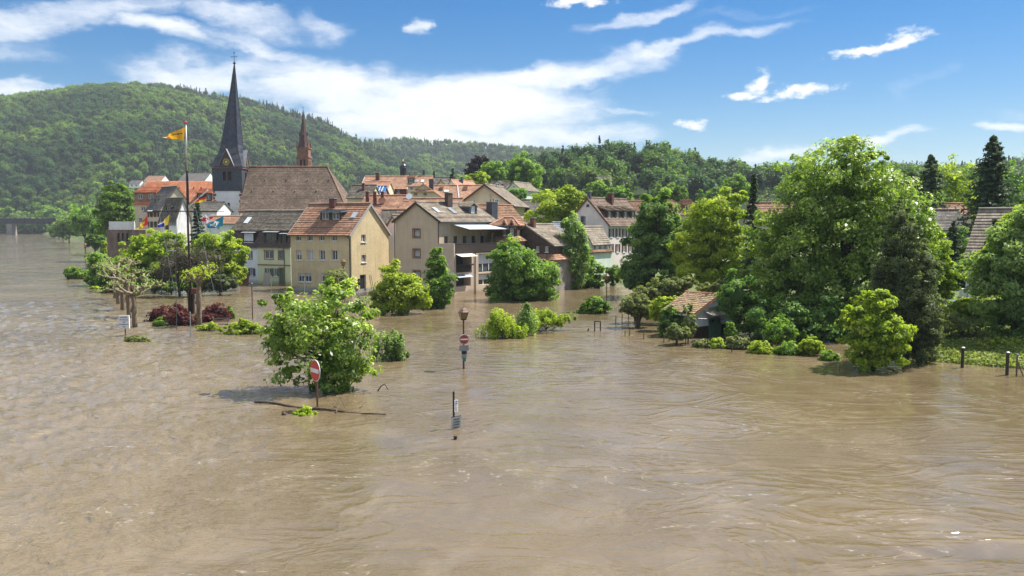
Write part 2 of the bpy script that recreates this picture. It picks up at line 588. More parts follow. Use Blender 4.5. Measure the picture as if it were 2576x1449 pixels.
M_ROOF_ORANGE = mat_roof('tiles_orange', ((0.27, 0.145, 0.092), (0.35, 0.195, 0.125), (0.43, 0.26, 0.175)), streak=0.35)
M_ROOF_NEWORANGE = mat_roof('tiles_new_orange', ((0.42, 0.155, 0.075), (0.49, 0.19, 0.095), (0.55, 0.23, 0.12)), streak=0.15)
M_ROOF_NEWPINK = mat_roof('tiles_salmon', ((0.46, 0.24, 0.16), (0.52, 0.28, 0.19), (0.58, 0.34, 0.24)), streak=0.15)
M_ROOF_PINK = mat_roof('tiles_faded_pink', ((0.36, 0.20, 0.13), (0.44, 0.26, 0.17), (0.52, 0.33, 0.22)), moss=0.25, streak=0.4)
M_ROOF_BROWN = mat_roof('tiles_grey_brown', ((0.20, 0.165, 0.13), (0.28, 0.235, 0.185), (0.36, 0.31, 0.25)), moss=0.3, streak=0.4)
M_ROOF_CHURCH = mat_roof('tiles_church_brown', ((0.12, 0.085, 0.065), (0.18, 0.13, 0.10), (0.26, 0.19, 0.145)), moss=0.35, streak=0.5, tile=(0.2, 1))
M_ROOF_DARK = mat_roof('tiles_dark', ((0.085, 0.072, 0.06), (0.14, 0.12, 0.098), (0.21, 0.185, 0.15)), moss=0.4, streak=0.5)
M_ROOF_GREY = mat_roof('tiles_grey', ((0.10, 0.095, 0.09), (0.15, 0.14, 0.13), (0.22, 0.20, 0.18)), moss=0.2, streak=0.4)
M_ROOF_REDBROWN = mat_roof('tiles_red_brown', ((0.16, 0.085, 0.055), (0.24, 0.135, 0.085), (0.33, 0.20, 0.13)), moss=0.25, streak=0.4)
M_ROOF_SLATE = mat_roof('slate_blue_grey', ((0.13, 0.15, 0.19), (0.17, 0.19, 0.23), (0.22, 0.24, 0.28)), rough=0.6, streak=0.2)
M_ROOF_MOSSY = mat_roof('tiles_mossy_orange', ((0.22, 0.10, 0.05), (0.36, 0.165, 0.085), (0.46, 0.24, 0.13)), moss=0.75, streak=0.5)
M_SPIRE = mat_rough('slate_spire', (0.040, 0.044, 0.058), 0.42, 0.4, 1.6, 12.0, 0.35, spec=0.5)
M_REDSPIRE = mat_rough('red_spire', (0.085, 0.038, 0.036), 0.6, 0.35, 1.6, 10.0, 0.3)

M_FRAMEWHITE = mat_plain('white_paint', (0.74, 0.74, 0.72), 0.5)
M_FRAMEBROWN = mat_wood('brown_frame', (0.19, 0.085, 0.05))
M_SURROUND = mat_rough('stone_surround', (0.27, 0.155, 0.105), 0.85, 0.2, 2.0, 12.0, 0.3)
M_GREYTRIM = mat_plain('grey_trim', (0.36, 0.33, 0.30), 0.7)
M_DARKWOOD = mat_wood('dark_wood', (0.045, 0.030, 0.024))
M_WOOD = mat_wood('weathered_wood', (0.16, 0.115, 0.08))
M_TIMBER = mat_wood('timber_red', (0.16, 0.065, 0.04))
M_SHUTTER = mat_wood('shutter_maroon', (0.11, 0.032, 0.032))
M_SHUTTERBLUE = mat_wood('shutter_blue', (0.06, 0.10, 0.14))
M_SHUTTERGREEN = mat_wood('shutter_sage', (0.12, 0.17, 0.12))
M_DOORGREEN = mat_wood('green_door', (0.10, 0.21, 0.12))
M_BLACK = mat_plain('black_metal', (0.022, 0.021, 0.020), 0.5, 0.3)
M_MAST = mat_rough('mast_paint', (0.055, 0.034, 0.026), 0.6, 0.3, 3.0, 20.0, 0.2)
M_PLANETRUNK = mat_bark('plane_trunk_bark', (0.075, 0.052, 0.032), (0.24, 0.175, 0.11))
M_RUST = mat_rough('rusty_pole', (0.13, 0.065, 0.045), 0.75, 0.4, 3.0, 20.0, 0.2)
M_GALV = mat_plain('galvanised', (0.36, 0.37, 0.38), 0.45, 0.7)
M_ZINC = mat_plain('zinc_gutter', (0.11, 0.105, 0.10), 0.5, 0.5)
M_LEAD = mat_plain('lead_sheet', (0.45, 0.46, 0.48), 0.45, 0.2)
M_GOLD = mat_plain('gilding', (0.80, 0.55, 0.16), 0.35, 0.9)
M_SIGNRED = mat_plain('sign_red', (0.56, 0.045, 0.022), 0.45)
M_SIGNREDSHADED = mat_plain('sign_red_shaded', (0.33, 0.055, 0.03), 0.55)  # darker copy of the sign red, its backlit shade put into the colour
M_SIGNWHITE = mat_plain('sign_white', (0.72, 0.72, 0.72), 0.5)
M_SIGNGREY = mat_plain('sign_grey', (0.27, 0.285, 0.29), 0.5, 0.3)
M_INK = mat_plain('ink', (0.03, 0.03, 0.03), 0.7)
M_SIGNGREEN = mat_plain('sign_green', (0.03, 0.20, 0.10), 0.5)
M_AWNBLUE = mat_plain('awning_blue_grey', (0.40, 0.46, 0.52), 0.6)
M_AWNWHITE = mat_plain('awning_cream', (0.70, 0.66, 0.57), 0.7)
M_TARP = mat_plain('tarp_blue', (0.045, 0.20, 0.46), 0.45, var=0.3, scale=2.0)
M_TARPDEEP = mat_plain('tarp_deep_blue', (0.01, 0.12, 0.60), 0.45)
M_PLASTIC = mat_plain('black_plastic', (0.02, 0.022, 0.024), 0.45)
M_COPPER = mat_plain('dark_copper', (0.03, 0.032, 0.045), 0.35, 0.5)
M_BLUEPIPE = mat_plain('light_metal', (0.55, 0.58, 0.60), 0.4, 0.5)


def mat_glass(name, col, rough=0.08):
    m, nt, b = base_mat(name)
    oi = nt.add('ShaderNodeObjectInfo').outputs['Random']
    c = nt.mix(oi, col, tuple(min(1, x * 3.2 + 0.02) for x in col))
    nt.l.new(c, b.inputs['Base Color'])
    b.inputs['Roughness'].default_value = rough
    b.inputs['Specular IOR Level'].default_value = 0.6
    return m


M_GLASS = mat_glass('window_glass', (0.022, 0.028, 0.034))
M_GLASSWARM = mat_glass('lamp_glass', (0.16, 0.11, 0.03), 0.3)
M_BLIND = mat_plain('white_blind', (0.60, 0.63, 0.66), 0.6)
M_CURTAIN = mat_plain('net_curtain', (0.42, 0.43, 0.43), 0.8)

M_LEAF_MAPLE = mat_leaf('leaf_maple', (0.092, 0.163, 0.024), (0.245, 0.354, 0.048), (0.556, 0.656, 0.149), 0.40, 0.12, 0.6, 0.38)
M_LEAF_BRIGHT = mat_leaf('leaf_bright', (0.147, 0.213, 0.024), (0.330, 0.431, 0.040), (0.514, 0.575, 0.075), 0.42, 0.15)
M_LEAF_MID = mat_leaf('leaf_mid', (0.083, 0.155, 0.032), (0.178, 0.307, 0.049), (0.307, 0.448, 0.081), 0.38, 0.3)
M_LEAF_DARK = mat_leaf('leaf_dark', (0.065, 0.131, 0.037), (0.139, 0.241, 0.056), (0.240, 0.368, 0.079), 0.35, 0.25)
M_LEAF_POPLAR = mat_leaf('leaf_poplar', (0.109, 0.176, 0.051), (0.237, 0.348, 0.103), (0.398, 0.517, 0.184), 0.36, 0.15)
M_LEAF_GREY = mat_leaf('leaf_grey', (0.104, 0.128, 0.045), (0.206, 0.244, 0.085), (0.304, 0.336, 0.137), 0.34, 0.2)
M_LEAF_IVY = mat_leaf('leaf_ivy', (0.054, 0.075, 0.035), (0.120, 0.156, 0.067), (0.217, 0.255, 0.109), 0.3, 0.12)
M_LEAF_SPRUCE = mat_leaf('leaf_spruce', (0.022, 0.043, 0.024), (0.055, 0.098, 0.048), (0.120, 0.180, 0.078), 0.22, 0.25)
M_LEAF_RED = mat_leaf('leaf_berberis', (0.041, 0.014, 0.015), (0.116, 0.030, 0.035), (0.232, 0.075, 0.068), 0.30, 0.2)
M_LEAF_COPPER = mat_leaf('leaf_copper_beech', (0.010, 0.008, 0.010), (0.031, 0.018, 0.026), (0.072, 0.042, 0.049), 0.25, 0.1)
M_LEAF_TWIG = mat_leaf('leaf_bare_twig', (0.050, 0.042, 0.030), (0.105, 0.092, 0.066), (0.17, 0.155, 0.115), 0.15, 0.1)
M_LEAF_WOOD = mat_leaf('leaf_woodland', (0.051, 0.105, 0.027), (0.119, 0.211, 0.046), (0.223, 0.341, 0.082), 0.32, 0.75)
M_LEAF_FIRWOOD = mat_leaf('leaf_firwood', (0.022, 0.048, 0.024), (0.055, 0.100, 0.044), (0.110, 0.170, 0.068), 0.2, 0.4)
M_LEAF_GRASS = mat_leaf('leaf_grass', (0.090, 0.121, 0.024), (0.216, 0.275, 0.060), (0.408, 0.440, 0.140), 0.35, 0.0)
M_BARK = mat_bark('bark', (0.035, 0.026, 0.018), (0.10, 0.080, 0.058))
M_PLANEBARK = mat_bark('plane_bark', (0.07, 0.055, 0.034), (0.32, 0.265, 0.18))
M_DRIFT = mat_bark('driftwood', (0.045, 0.030, 0.020), (0.14, 0.10, 0.07))

# ------------------------------------------------------------------ ground, water, hills
RNG = np.random.default_rng(7)


def field(n, lam0, lam1, slope, aniso, ang, seed):
    """tileable random height field n x n, tile of 1 x 1, wavelengths lam0..lam1 (fractions of the tile)"""
    r = np.random.default_rng(seed)
    k = np.fft.fftfreq(n, 1.0 / n)
    kx, ky = np.meshgrid(k, k, indexing='ij')
    c, s = math.cos(ang), math.sin(ang)
    qx, qy = (kx * c + ky * s) * aniso, -kx * s + ky * c
    kk = np.sqrt(qx * qx + qy * qy) + 1e-6
    amp = np.where((kk >= 1.0 / lam1) & (kk <= 1.0 / lam0), kk ** (-slope), 0.0)
    ph = r.uniform(0, 2 * np.pi, (n, n))
    h = np.real(np.fft.ifft2(amp * np.exp(1j * ph)))
    return h / (h.std() + 1e-9)


def sample(h, x, y):
    n = h.shape[0]
    fx, fy = np.mod(x, 1.0) * n, np.mod(y, 1.0) * n
    i, j = np.floor(fx).astype(int) % n, np.floor(fy).astype(int) % n
    a, b = fx - np.floor(fx), fy - np.floor(fy)
    i2, j2 = (i + 1) % n, (j + 1) % n
    return (h[i, j] * (1 - a) * (1 - b) + h[i2, j] * a * (1 - b) + h[i, j2] * (1 - a) * b + h[i2, j2] * a * b)


F_BIG = field(256, 0.03, 0.5, 1.5, 1.0, 0.0, 3)
F_CHOP = field(512, 0.012, 0.12, 1.6, 0.45, 0.35, 5)
F_LOW = field(256, 0.05, 1.0, 1.6, 1.0, 0.0, 11)

SHORE = [(-4000, 900), (60, 760), (128, 640), (160, 480), (200, 420), (235, 320), (262, 215), (280, 165), (310, 140), (360, 126), (590, 126), (735, 128), (900, 124), (1100, 116), (1250, 118),
         (1400, 122), (1540, 128), (1570, 120), (1640, 112), (1720, 86), (1900, 76), (2050, 70), (2150, 62), (2300, 56.5), (2400, 54.5), (2576, 52.5), (3200, 46), (6000, 40)]
SLOPE = [(-4000, 0.05), (1500, 0.05), (1900, 0.05), (2250, 0.12), (2576, 0.13), (6000, 0.13)]


def ground_z(u, Y):
    sh = np.interp(u, [p[0] for p in SHORE], [p[1] for p in SHORE])
    sl = np.interp(u, [p[0] for p in SLOPE], [p[1] for p in SLOPE])
    t = Y - sh
    up = np.minimum(t * sl, 2.6 + np.maximum(t - 2.6 / sl, 0) * 0.022)
    return np.where(t < 0, np.maximum(t * 0.16, -2.5), up)


def gz(u, Y):
    return float(ground_z(np.array([u], float), np.array([Y], float))[0])


def fan(us, Ys):
    a = (np.asarray(us) - CX) / FOC
    A, Y = np.meshgrid(a, np.asarray(Ys), indexing='ij')
    return A, Y, A * Y


def fan_mesh(name, us, Ys, zfun, mat, smooth=True):
    A, Y, X = fan(us, Ys)
    U = A * FOC + CX
    Z = zfun(U, X, Y)
    V = np.stack([X, Y, Z], -1).reshape(-1, 3)
    nu, ny = A.shape
    i = np.arange(nu - 1)[:, None] * ny + np.arange(ny - 1)[None, :]
    Q = np.stack([i, i + ny, i + ny + 1, i + 1], -1).reshape(-1, 4)
    return link(name, np_mesh(name, V, Q, mat, smooth=smooth))


def mat_ground():
    m, nt, b = base_mat('ground_soil_grass')
    co = nt.add('ShaderNodeTexCoord').outputs['Object']
    n1 = nt.noise(co, 0.12, 6.0, 0.6)
    n2 = nt.noise(co, 2.4, 6.0, 0.7)
    c = nt.mix(nt.maprange(n1, 0.4, 0.6), (0.075, 0.110, 0.028), (0.115, 0.150, 0.045))
    c = nt.mix(nt.math('MULTIPLY', nt.maprange(n2, 0.5, 0.7), 0.6), c, (0.10, 0.082, 0.05))
    nt.l.new(c, b.inputs['Base Color'])
    b.inputs['Roughness'].default_value = 0.95
    bp = nt.add('ShaderNodeBump', ins={'Strength': 0.7, 'Distance': 0.2})
    nt.l.new(n2, bp.inputs['Height'])
    nt.l.new(bp.outputs[0], b.inputs['Normal'])
    return m


def mat_hill():
    m, nt, b = base_mat('forest_floor')
    co = nt.add('ShaderNodeTexCoord').outputs['Object']
    n1 = nt.noise(co, 0.05, 6.0, 0.7)
    c = nt.mix(nt.maprange(n1, 0.35, 0.65), (0.012, 0.022, 0.009), (0.030, 0.050, 0.016))
    nt.l.new(c, b.inputs['Base Color'])
    b.inputs['Roughness'].default_value = 1.0
    b.inputs['Specular IOR Level'].default_value = 0.1
    return m


def mat_water():
    m, nt, b = base_mat('muddy_flood_water')
    co = nt.add('ShaderNodeTexCoord').outputs['Object']
    big = nt.noise(nt.mapping(co, rot=(0, 0, .3), scale=(.05, .03, 1)), 1.0, 5.0, 0.6, 0.8)
    mid = nt.noise(nt.mapping(co, rot=(0, 0, .3), scale=(.35, .2, 1)), 1.0, 5.0, 0.6, 1.0)
    c = nt.mix(nt.maprange(big, 0.3, 0.7), (0.120, 0.089, 0.049), (0.182, 0.138, 0.080))
    c = nt.mix(nt.math('MULTIPLY', nt.maprange(mid, 0.45, 0.7), 0.6), c, (0.210, 0.164, 0.104))
    # flecks of foam carried along in patches
    fl = nt.noise(nt.mapping(co, rot=(0, 0, .25), scale=(2.6, 5.2, 1)), 1.0, 4.0, 0.65)
    pt = nt.noise(nt.mapping(co, rot=(0, 0, .35), scale=(.10, .22, 1)), 1.0, 4.0, 0.6, 0.6)
    fm = nt.math('MULTIPLY', nt.maprange(fl, 0.645, 0.71), nt.maprange(pt, 0.53, 0.68))
    ls = nt.noise(nt.mapping(co, rot=(0, 0, .5), scale=(.10, .26, 1)), 1.0, 4.0, 0.55, 2.5)
    line = nt.math('MULTIPLY', nt.maprange(nt.math('ABSOLUTE', nt.math('SUBTRACT', ls, 0.5)), 0.012, 0.0), nt.maprange(fl, 0.45, 0.62))
    fm = nt.math('MAXIMUM', fm, nt.math('MULTIPLY', line, nt.maprange(pt, 0.48, 0.60, 0., .42)))
    c = nt.mix(nt.math('MULTIPLY', fm, 0.75), c, (0.72, 0.70, 0.64))
    nt.l.new(c, b.inputs['Base Color'])
    b.inputs['Roughness'].default_value = 0.045
    b.inputs['IOR'].default_value = 1.5
    b.inputs['Specular IOR Level'].default_value = 0.5
    f1 = nt.noise(nt.mapping(co, rot=(0, 0, .3), scale=(1.3, 2.2, 1)), 1.0, 3.0, 0.6, 0.5)
    f2 = nt.noise(nt.mapping(co, rot=(0, 0, .1), scale=(4.5, 8.0, 1)), 1.0, 3.0, 0.6, 0.3)
    f3 = nt.noise(nt.mapping(co, scale=(9.0, 12.0, 1)), 1.0, 2.0, 0.6, 0.2)
    calm = nt.noise(nt.mapping(co, scale=(.07, .11, 1)), 1.0, 3.0, 0.6, 1.2)
    sx = nt.add('ShaderNodeSeparateXYZ')
    nt.l.new(co, sx.inputs[0])
    # open river on the left runs choppy, water behind the right bank lies sheltered
    chop = nt.maprange(nt.math('MULTIPLY_ADD', sx.outputs[1], 0.16, sx.outputs[0]), -10.0, 16.0, 1.7, 0.32)
    k = nt.math('MULTIPLY', nt.maprange(calm, 0.38, 0.62, 0.25, 1.0), chop)
    h = nt.math('MULTIPLY', nt.math('MULTIPLY_ADD', f1, 0.085, nt.math('MULTIPLY', f2, 0.034)), k)
    sw = nt.noise(nt.mapping(co, rot=(0, 0, .4), scale=(.16, .30, 1)), 1.0, 3.0, 0.5, 2.2)
    rd = nt.math('POWER', nt.math('MAXIMUM', nt.math('SUBTRACT', 1.0, nt.math('ABSOLUTE', nt.math('MULTIPLY_ADD', sw, 4.0, -2.0))), 0.0), 3.0)
    h = nt.math('MULTIPLY_ADD', rd, 0.030, h)
    # a shoal where the stream breaks into steep ripples
    sh = nt.mapping(co, loc=(14.5, 34.5, 0), rot=(0, 0, .35), scale=(9.0, 3.2, 1), kind='TEXTURE')
    ln = nt.add('ShaderNodeVectorMath', operation='LENGTH')
    nt.l.new(sh, ln.inputs[0])
    shoal = nt.math('MULTIPLY', nt.maprange(nt.math('MULTIPLY_ADD', calm, 1.6, nt.math('SUBTRACT', ln.outputs['Value'], 0.8)), 1.1, 0.2), 0.040)
    h = nt.math('MULTIPLY_ADD', f3, nt.math('ADD', shoal, 0.004), h)
    bp = nt.add('ShaderNodeBump', ins={'Strength': 1.0, 'Distance': 1.15})
    nt.l.new(h, bp.inputs['Height'])
    nt.l.new(bp.outputs[0], b.inputs['Normal'])
    return m


M_GROUND, M_HILL, M_WATER = mat_ground(), mat_hill(), mat_water()


WAKES = [(*g(840, 1046)[:2], 3.2, .07), (*g(1141.5, 1079)[:2], .7, .06), (*g(1145.5, 1106)[:2], .5, .05), (*g(1166.5, 929)[:2], .6, .05), (*g(815, 992)[:2], 2.6, .05), (*g(315, 846)[:2], .6, .06), (*g(340, 822)[:2], .9, .06),
         (*g(2205, 940)[:2], 1.6, .04), (*g(2420, 926)[:2], .5, .04), (*g(1265, 852)[:2], 2.2, .05), (*g(1008, 792)[:2], 2.2, .05)]


def water_z(U, X, Y):
    chop = np.clip(1.0 - (U - 300) / 700.0, 0.0, 1.0)
    boil = sample(F_BIG, X / 47.0 + 0.02 * Y, Y / 47.0)
    sm = sample(F_CHOP, X / 34.0, Y / 15.0)
    sm2 = sample(F_CHOP, X / 71.0 + .3 + Y / 300., Y / 33.0 + .7)
    patch = np.clip(sample(F_LOW, X / 210.0, Y / 140.0) * 0.5 + 0.65, 0.15, 1.2)
    z = 0.013 * boil + (0.007 + 0.024 * chop) * sm * patch + (0.005 + 0.016 * chop) * sm2 * patch
    for px_, py_, rad, amp in WAKES:
        dx, dy = X - px_, Y - py_
        rr_ = np.hypot(dx, dy * 1.3)
        bow = np.exp(-((rr_ - rad) / (0.28 * rad)) ** 2) * np.clip(-dy / rad + 0.5, 0, 1)
        tail = np.sin(np.clip(rr_ / rad, 0, 12) * 4.2) * np.exp(-rr_ / (3.0 * rad)) * np.clip(dy / rad, 0, 1)
        z = z + amp * (bow + 0.6 * tail)
    fade = np.clip((900 - Y) / 600.0, 0.0, 1.0)
    return z * fade


wu = np.concatenate([np.linspace(-5000, -900, 10), np.linspace(-700, 3300, 430), np.linspace(3500, 7500, 8)])
wy = np.concatenate([[-60, -20, 4, 10], np.exp(np.linspace(math.log(15), math.log(900), 560)), [1100, 1500, 2500]])
tag(fan_mesh('flood_water', wu, wy, water_z, M_WATER), kind='structure')

gu = np.concatenate([np.linspace(-5000, -900, 10), np.linspace(-700, 3300, 160), np.linspace(3500, 7500, 8)])
gy = np.concatenate([[-50, 10], np.exp(np.linspace(math.log(36), math.log(1500), 170)), [2500, 3500, 4500]])
tag(fan_mesh('ground', gu, gy, lambda U, X, Y: ground_z(U, Y) + 0.10 * sample(F_BIG, X / 60., Y / 60.), M_GROUND), kind='structure')


class Hill:
    def __init__(self, name, crest, Yb, Yc, tree_h, spur, seed, u0, u1, power=1.0, spur_dir=0.0):
        self.cu = [p[0] for p in crest]
        self.cv = [p[1] for p in crest]
        self.Yb, self.Yc, self.th, self.spur, self.seed, self.pw, self.sd = Yb, Yc, tree_h, spur, seed, power, spur_dir
        self.u0, self.u1 = u0, u1
        us = np.linspace(u0, u1, 150)
        Ys = np.concatenate([np.linspace(Yb, Yc, 70), np.linspace(Yc * 1.03, Yc * 1.5, 14)])
        tag(fan_mesh(name, us, Ys, self.z, M_HILL), kind='structure')

    def z(self, U, X, Y):
        cz = CAM_H + (HORIZON - np.interp(U, self.cu, self.cv)) / FOC * self.Yc - self.th
        base = 2.0
        t = (Y - self.Yb) / (self.Yc - self.Yb)
        up = base + (cz - base) * np.clip(t, 0, 1) ** self.pw
        dn = cz - (Y - self.Yc) * 0.25
        zb = np.where(t <= 1, up, dn)
        c, s = math.cos(self.sd), math.sin(self.sd)
        q = (X * c + Y * s) / 900.0 + self.seed * .37
        r = (-X * s + Y * c) / 2600.0
        n = np.tanh(sample(F_LOW, q, r) * 0.8)
        env = np.clip(t * 4, 0, 1) * np.clip((1 - t) * 3.0, 0, 1)
        return zb + n * self.spur * env - 1.0

    def points(self, spacing, rng, ymax=1.04, umin=None, umax=None):
        a0, a1 = ((umin or self.u0) - CX) / FOC, ((umax or self.u1) - CX) / FOC
        Yt = self.Yc * ymax
        area = (a1 - a0) * (Yt ** 2 - self.Yb ** 2) / 2
        n = int(area / spacing ** 2)
        Y = np.sqrt(rng.uniform(self.Yb ** 2, Yt ** 2, n))
        U = rng.uniform(a0, a1, n) * FOC + CX
        X = (U - CX) / FOC * Y
        return U, X, Y, self.z(U, X, Y)


H_LEFT = Hill('wooded_hill', [(-900, 330), (-300, 275), (0, 246), (140, 228), (230, 214), (350, 208), (460, 216), (560, 236), (650, 252), (740, 272), (830, 302), (880, 330), (920, 352), (1000, 385), (1150, 440), (1300, 500), (1500, 540)],
              690, 1300, 11, 30, 1, -900, 1500, 1.0, 0.9)
H_MID = Hill('wooded_ridge', [(500, 330), (850, 352), (930, 350), (1010, 345), (1090, 350), (1200, 358), (1400, 374), (1600, 392), (1900, 420), (2300, 440)], 850, 1750, 12, 22, 2, 500, 2300, 1.0, 0.4)
H_RIGHT = Hill('wooded_knoll', [(1040, 520), (1150, 455), (1200, 425), (1300, 398), (1380, 378), (1440, 368), (1500, 358), (1600, 357), (1660, 357), (1700, 372), (1760, 390), (1830, 402), (1900, 408), (2000, 415), (2150, 430), (2400, 470)],
               250, 480, 11, 4, 3, 1040, 2400, 0.9, 0.2)
H_FAR = Hill('wooded_rise', [(1700, 440), (2000, 420), (2240, 408), (2330, 410), (2400, 414), (2480, 405), (2576, 394), (2900, 380), (3400, 400)], 330, 760, 12, 8, 4, 1700, 3400, 1.0, 0.2)


# ------------------------------------------------------------------ foliage
def leaves(C, N, size, rng, aspect=0.55, fold=0.25, spread=0.7):
    """quads (n*4 vertices) at C, facing about N"""
    n = len(C)
    nv = N + rng.normal(0, spread, (n, 3))
    nv /= np.linalg.norm(nv, axis=1, keepdims=True) + 1e-9
    t = rng.normal(0, 1, (n, 3))
    t -= (t * nv).sum(1, keepdims=True) * nv
    t /= np.linalg.norm(t, axis=1, keepdims=True) + 1e-9
    b = np.cross(nv, t)
    s = (size * rng.uniform(0.45, 1.5, n))[:, None]
    up = nv * s * fold
    V = np.stack([C - t * s, C - b * s * aspect + up, C + t * s, C + b * s * aspect + up], 1).reshape(-1, 3)
    Q = np.arange(n * 4).reshape(-1, 4)
    return V, Q


def crown_arrays(lobes, n_leaf, size, rng, per=26, clump=0.32, shell=(0.45, 1.04), droop=0.0, spread=0.6, aspect=0.55, flat=0.65, cov=1.15):
    """leaf clumps through the volume of a set of ellipsoids (cx,cy,cz,rx,ry,rz)"""
    L = np.array(lobes, float)
    wgt = (L[:, 3] * L[:, 5] + L[:, 4] * L[:, 5] + L[:, 3] * L[:, 4])
    wgt /= wgt.sum()
    cov = 4 * cov / clump ** 2
    per = max(6, int(n_leaf / (len(L) * cov)))
    nc = max(6, n_leaf // per)
    k = rng.choice(len(L), nc, p=wgt)
    d = rng.normal(0, 1, (nc, 3))
    d /= np.linalg.norm(d, axis=1, keepdims=True)
    r = shell[0] + (shell[1] - shell[0]) * rng.uniform(0, 1, nc) ** 0.6
    # uneven surface: radius wobbles with direction
    r *= 1 + 0.16 * np.sin(d[:, 0] * 5 + k * 1.7) * np.cos(d[:, 1] * 4.3 + k) + rng.normal(0, 0.09, nc)
    cc = L[k, :3] + d * L[k, 3:] * r[:, None]
    cr = clump * np.minimum(np.minimum(L[k, 3], L[k, 4]), L[k, 5]) * rng.uniform(0.55, 1.4, nc)
    ctint = rng.uniform(0.0, 1.0, nc) * 0.65 + 0.25 * np.clip(d[:, 2] * .5 + .5, 0, 1)  # random clump tint, with light from above painted into the upper side
    j = np.repeat(np.arange(nc), per)
    off = rng.normal(0, 1, (len(j), 3))
    off *= (rng.uniform(0, 1, len(j)) ** 0.33 / (np.linalg.norm(off, axis=1) + 1e-9))[:, None]
    off[:, 2] *= flat
    C = cc[j] + off * cr[j][:, None]
    if droop:
        C[:, 2] -= droop * rng.uniform(0, 1, len(j)) * np.hypot(off[:, 0], off[:, 1]) * cr[j]
    N = d[j] * 0.7 + off * 0.5 + np.array([0, 0, 0.55])
    V, Q = leaves(C, N, size, rng, aspect=aspect, spread=spread)
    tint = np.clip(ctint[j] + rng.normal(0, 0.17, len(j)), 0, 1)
    return V, Q, np.repeat(tint, 4)


def spruce_arrays(h, r, n_leaf, size, rng, z0=0.0, jag=0.3, power=0.85):
    """conifer: whorls of drooping branches carrying needle sprays"""
    nb = max(30, n_leaf // 30)
    t = rng.uniform(0, 1, nb) ** 0.9
    az = rng.uniform(0, 2 * np.pi, nb)
    t = np.round(t * h / 0.55) * 0.55 / h + rng.normal(0, 0.006, nb)
    t = np.clip(t, 0, 0.995)
    ln = r * (1 - t) ** power * rng.uniform(1 - jag, 1 + jag * 0.4, nb) + 0.12
    per = 30
    j = np.repeat(np.arange(nb), per)
    s = rng.uniform(0.12, 1.0, len(j))
    wid = 0.22 * ln[j] * (1 - s * 0.6)
    side = rng.normal(0, 0.6, len(j)) * wid
    rad = s * ln[j]
    ca, sa = np.cos(az[j]), np.sin(az[j])
    X = rad * ca - side * sa
    Yy = rad * sa + side * ca
    Z = z0 + t[j] * h - 0.42 * rad + 0.26 * rad * s + rng.normal(0, 0.07, len(j))
    C = np.stack([X, Yy, Z], 1)
    N = np.stack([ca * 0.5, sa * 0.5, np.full(len(j), 0.8)], 1)
    V, Q = leaves(C, N, size, rng, aspect=0.42, spread=0.45)
    bt = rng.uniform(0.1, 0.8, nb)
    tint = np.clip(bt[j] * 0.5 + 0.45 * s + rng.normal(0, 0.12, len(j)), 0, 1)
    return V, Q, np.repeat(tint, 4)


def join_arrays(parts):
    V, Q, T, M = [], [], [], []
    o = 0
    for v, q, t, mi in parts:
        V.append(v)
        Q.append(q + o)
        T.append(t)
        M.append(np.full(len(q), mi))
        o += len(v)
    return np.concatenate(V), np.concatenate(Q), np.concatenate(T), np.concatenate(M)


def mb_arrays(mb):
    """quads only"""
    q = [f if len(f) == 4 else (*f[:3], f[2]) for f in mb.f if len(f) in (3, 4)]
    return np.array(mb.v, float), np.array(q), np.full(len(mb.v), 0.1)


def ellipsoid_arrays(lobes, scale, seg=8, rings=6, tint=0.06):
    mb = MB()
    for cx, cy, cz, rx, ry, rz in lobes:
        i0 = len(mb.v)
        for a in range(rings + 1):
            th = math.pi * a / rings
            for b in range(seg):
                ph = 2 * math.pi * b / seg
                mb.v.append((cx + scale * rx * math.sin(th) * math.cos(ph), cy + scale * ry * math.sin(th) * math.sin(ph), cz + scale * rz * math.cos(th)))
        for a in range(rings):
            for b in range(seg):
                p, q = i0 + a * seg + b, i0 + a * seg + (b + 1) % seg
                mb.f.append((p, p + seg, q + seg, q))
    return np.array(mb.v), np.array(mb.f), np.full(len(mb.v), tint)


def wood_tree_mesh(kind, seed):
    """a woodland tree about 10 m tall, trunk and crown in one mesh (seen from far away)"""
    r = np.random.default_rng(seed)
    tr = MB().tube([(0, 0, -2.0), (0.05, 0, 2.5), (0.1, 0.1, 6)], [0.28, 0.2, 0.08], 5)
    if kind == 'fir':
        V, Q, T = spruce_arrays(11.5, 2.2, 1100, 0.36, r, z0=0.2)
        core = ellipsoid_arrays([(0, 0, 3.6, 1.3, 1.3, 4.5)], 1.0)
        mats = [M_LEAF_FIRWOOD, M_BARK]
    else:
        nl = r.integers(5, 9)
        lobes = [(0, 0, 5.8, 2.6, 2.6, 3.2)]
        for i in range(nl):
            a = 2 * math.pi * i / nl + r.uniform(-.4, .4)
            q = r.uniform(1.5, 2.5)
            lobes.append((q * math.cos(a), q * math.sin(a), r.uniform(3.4, 7.4), r.uniform(1.3, 2.1), r.uniform(1.3, 2.1), r.uniform(1.2, 1.8)))
        V, Q, T = crown_arrays(lobes, 1500, 0.40, r, per=14, clump=0.42, shell=(0.7, 1.06))
        core = ellipsoid_arrays(lobes, 0.72)
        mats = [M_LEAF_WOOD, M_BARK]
    V, Q, T, MI = join_arrays([(V, Q, T, 0), (*core, 0), (*mb_arrays(tr), 1)])
    me = np_mesh('woodland_tree', V, Q, mats, T)
    return me


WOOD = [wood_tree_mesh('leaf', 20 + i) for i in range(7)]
FIRS = [wood_tree_mesh('fir', 40 + i) for i in range(3)]


def place_wood(mesh, x, y, z, s, sz, rz, name, label, cat, group):
    o = link(name, mesh, None, (x, y, z), rz)
    o.scale = (s, s, sz)
    return tag(o, label, cat, group)


rw = np.random.default_rng(99)
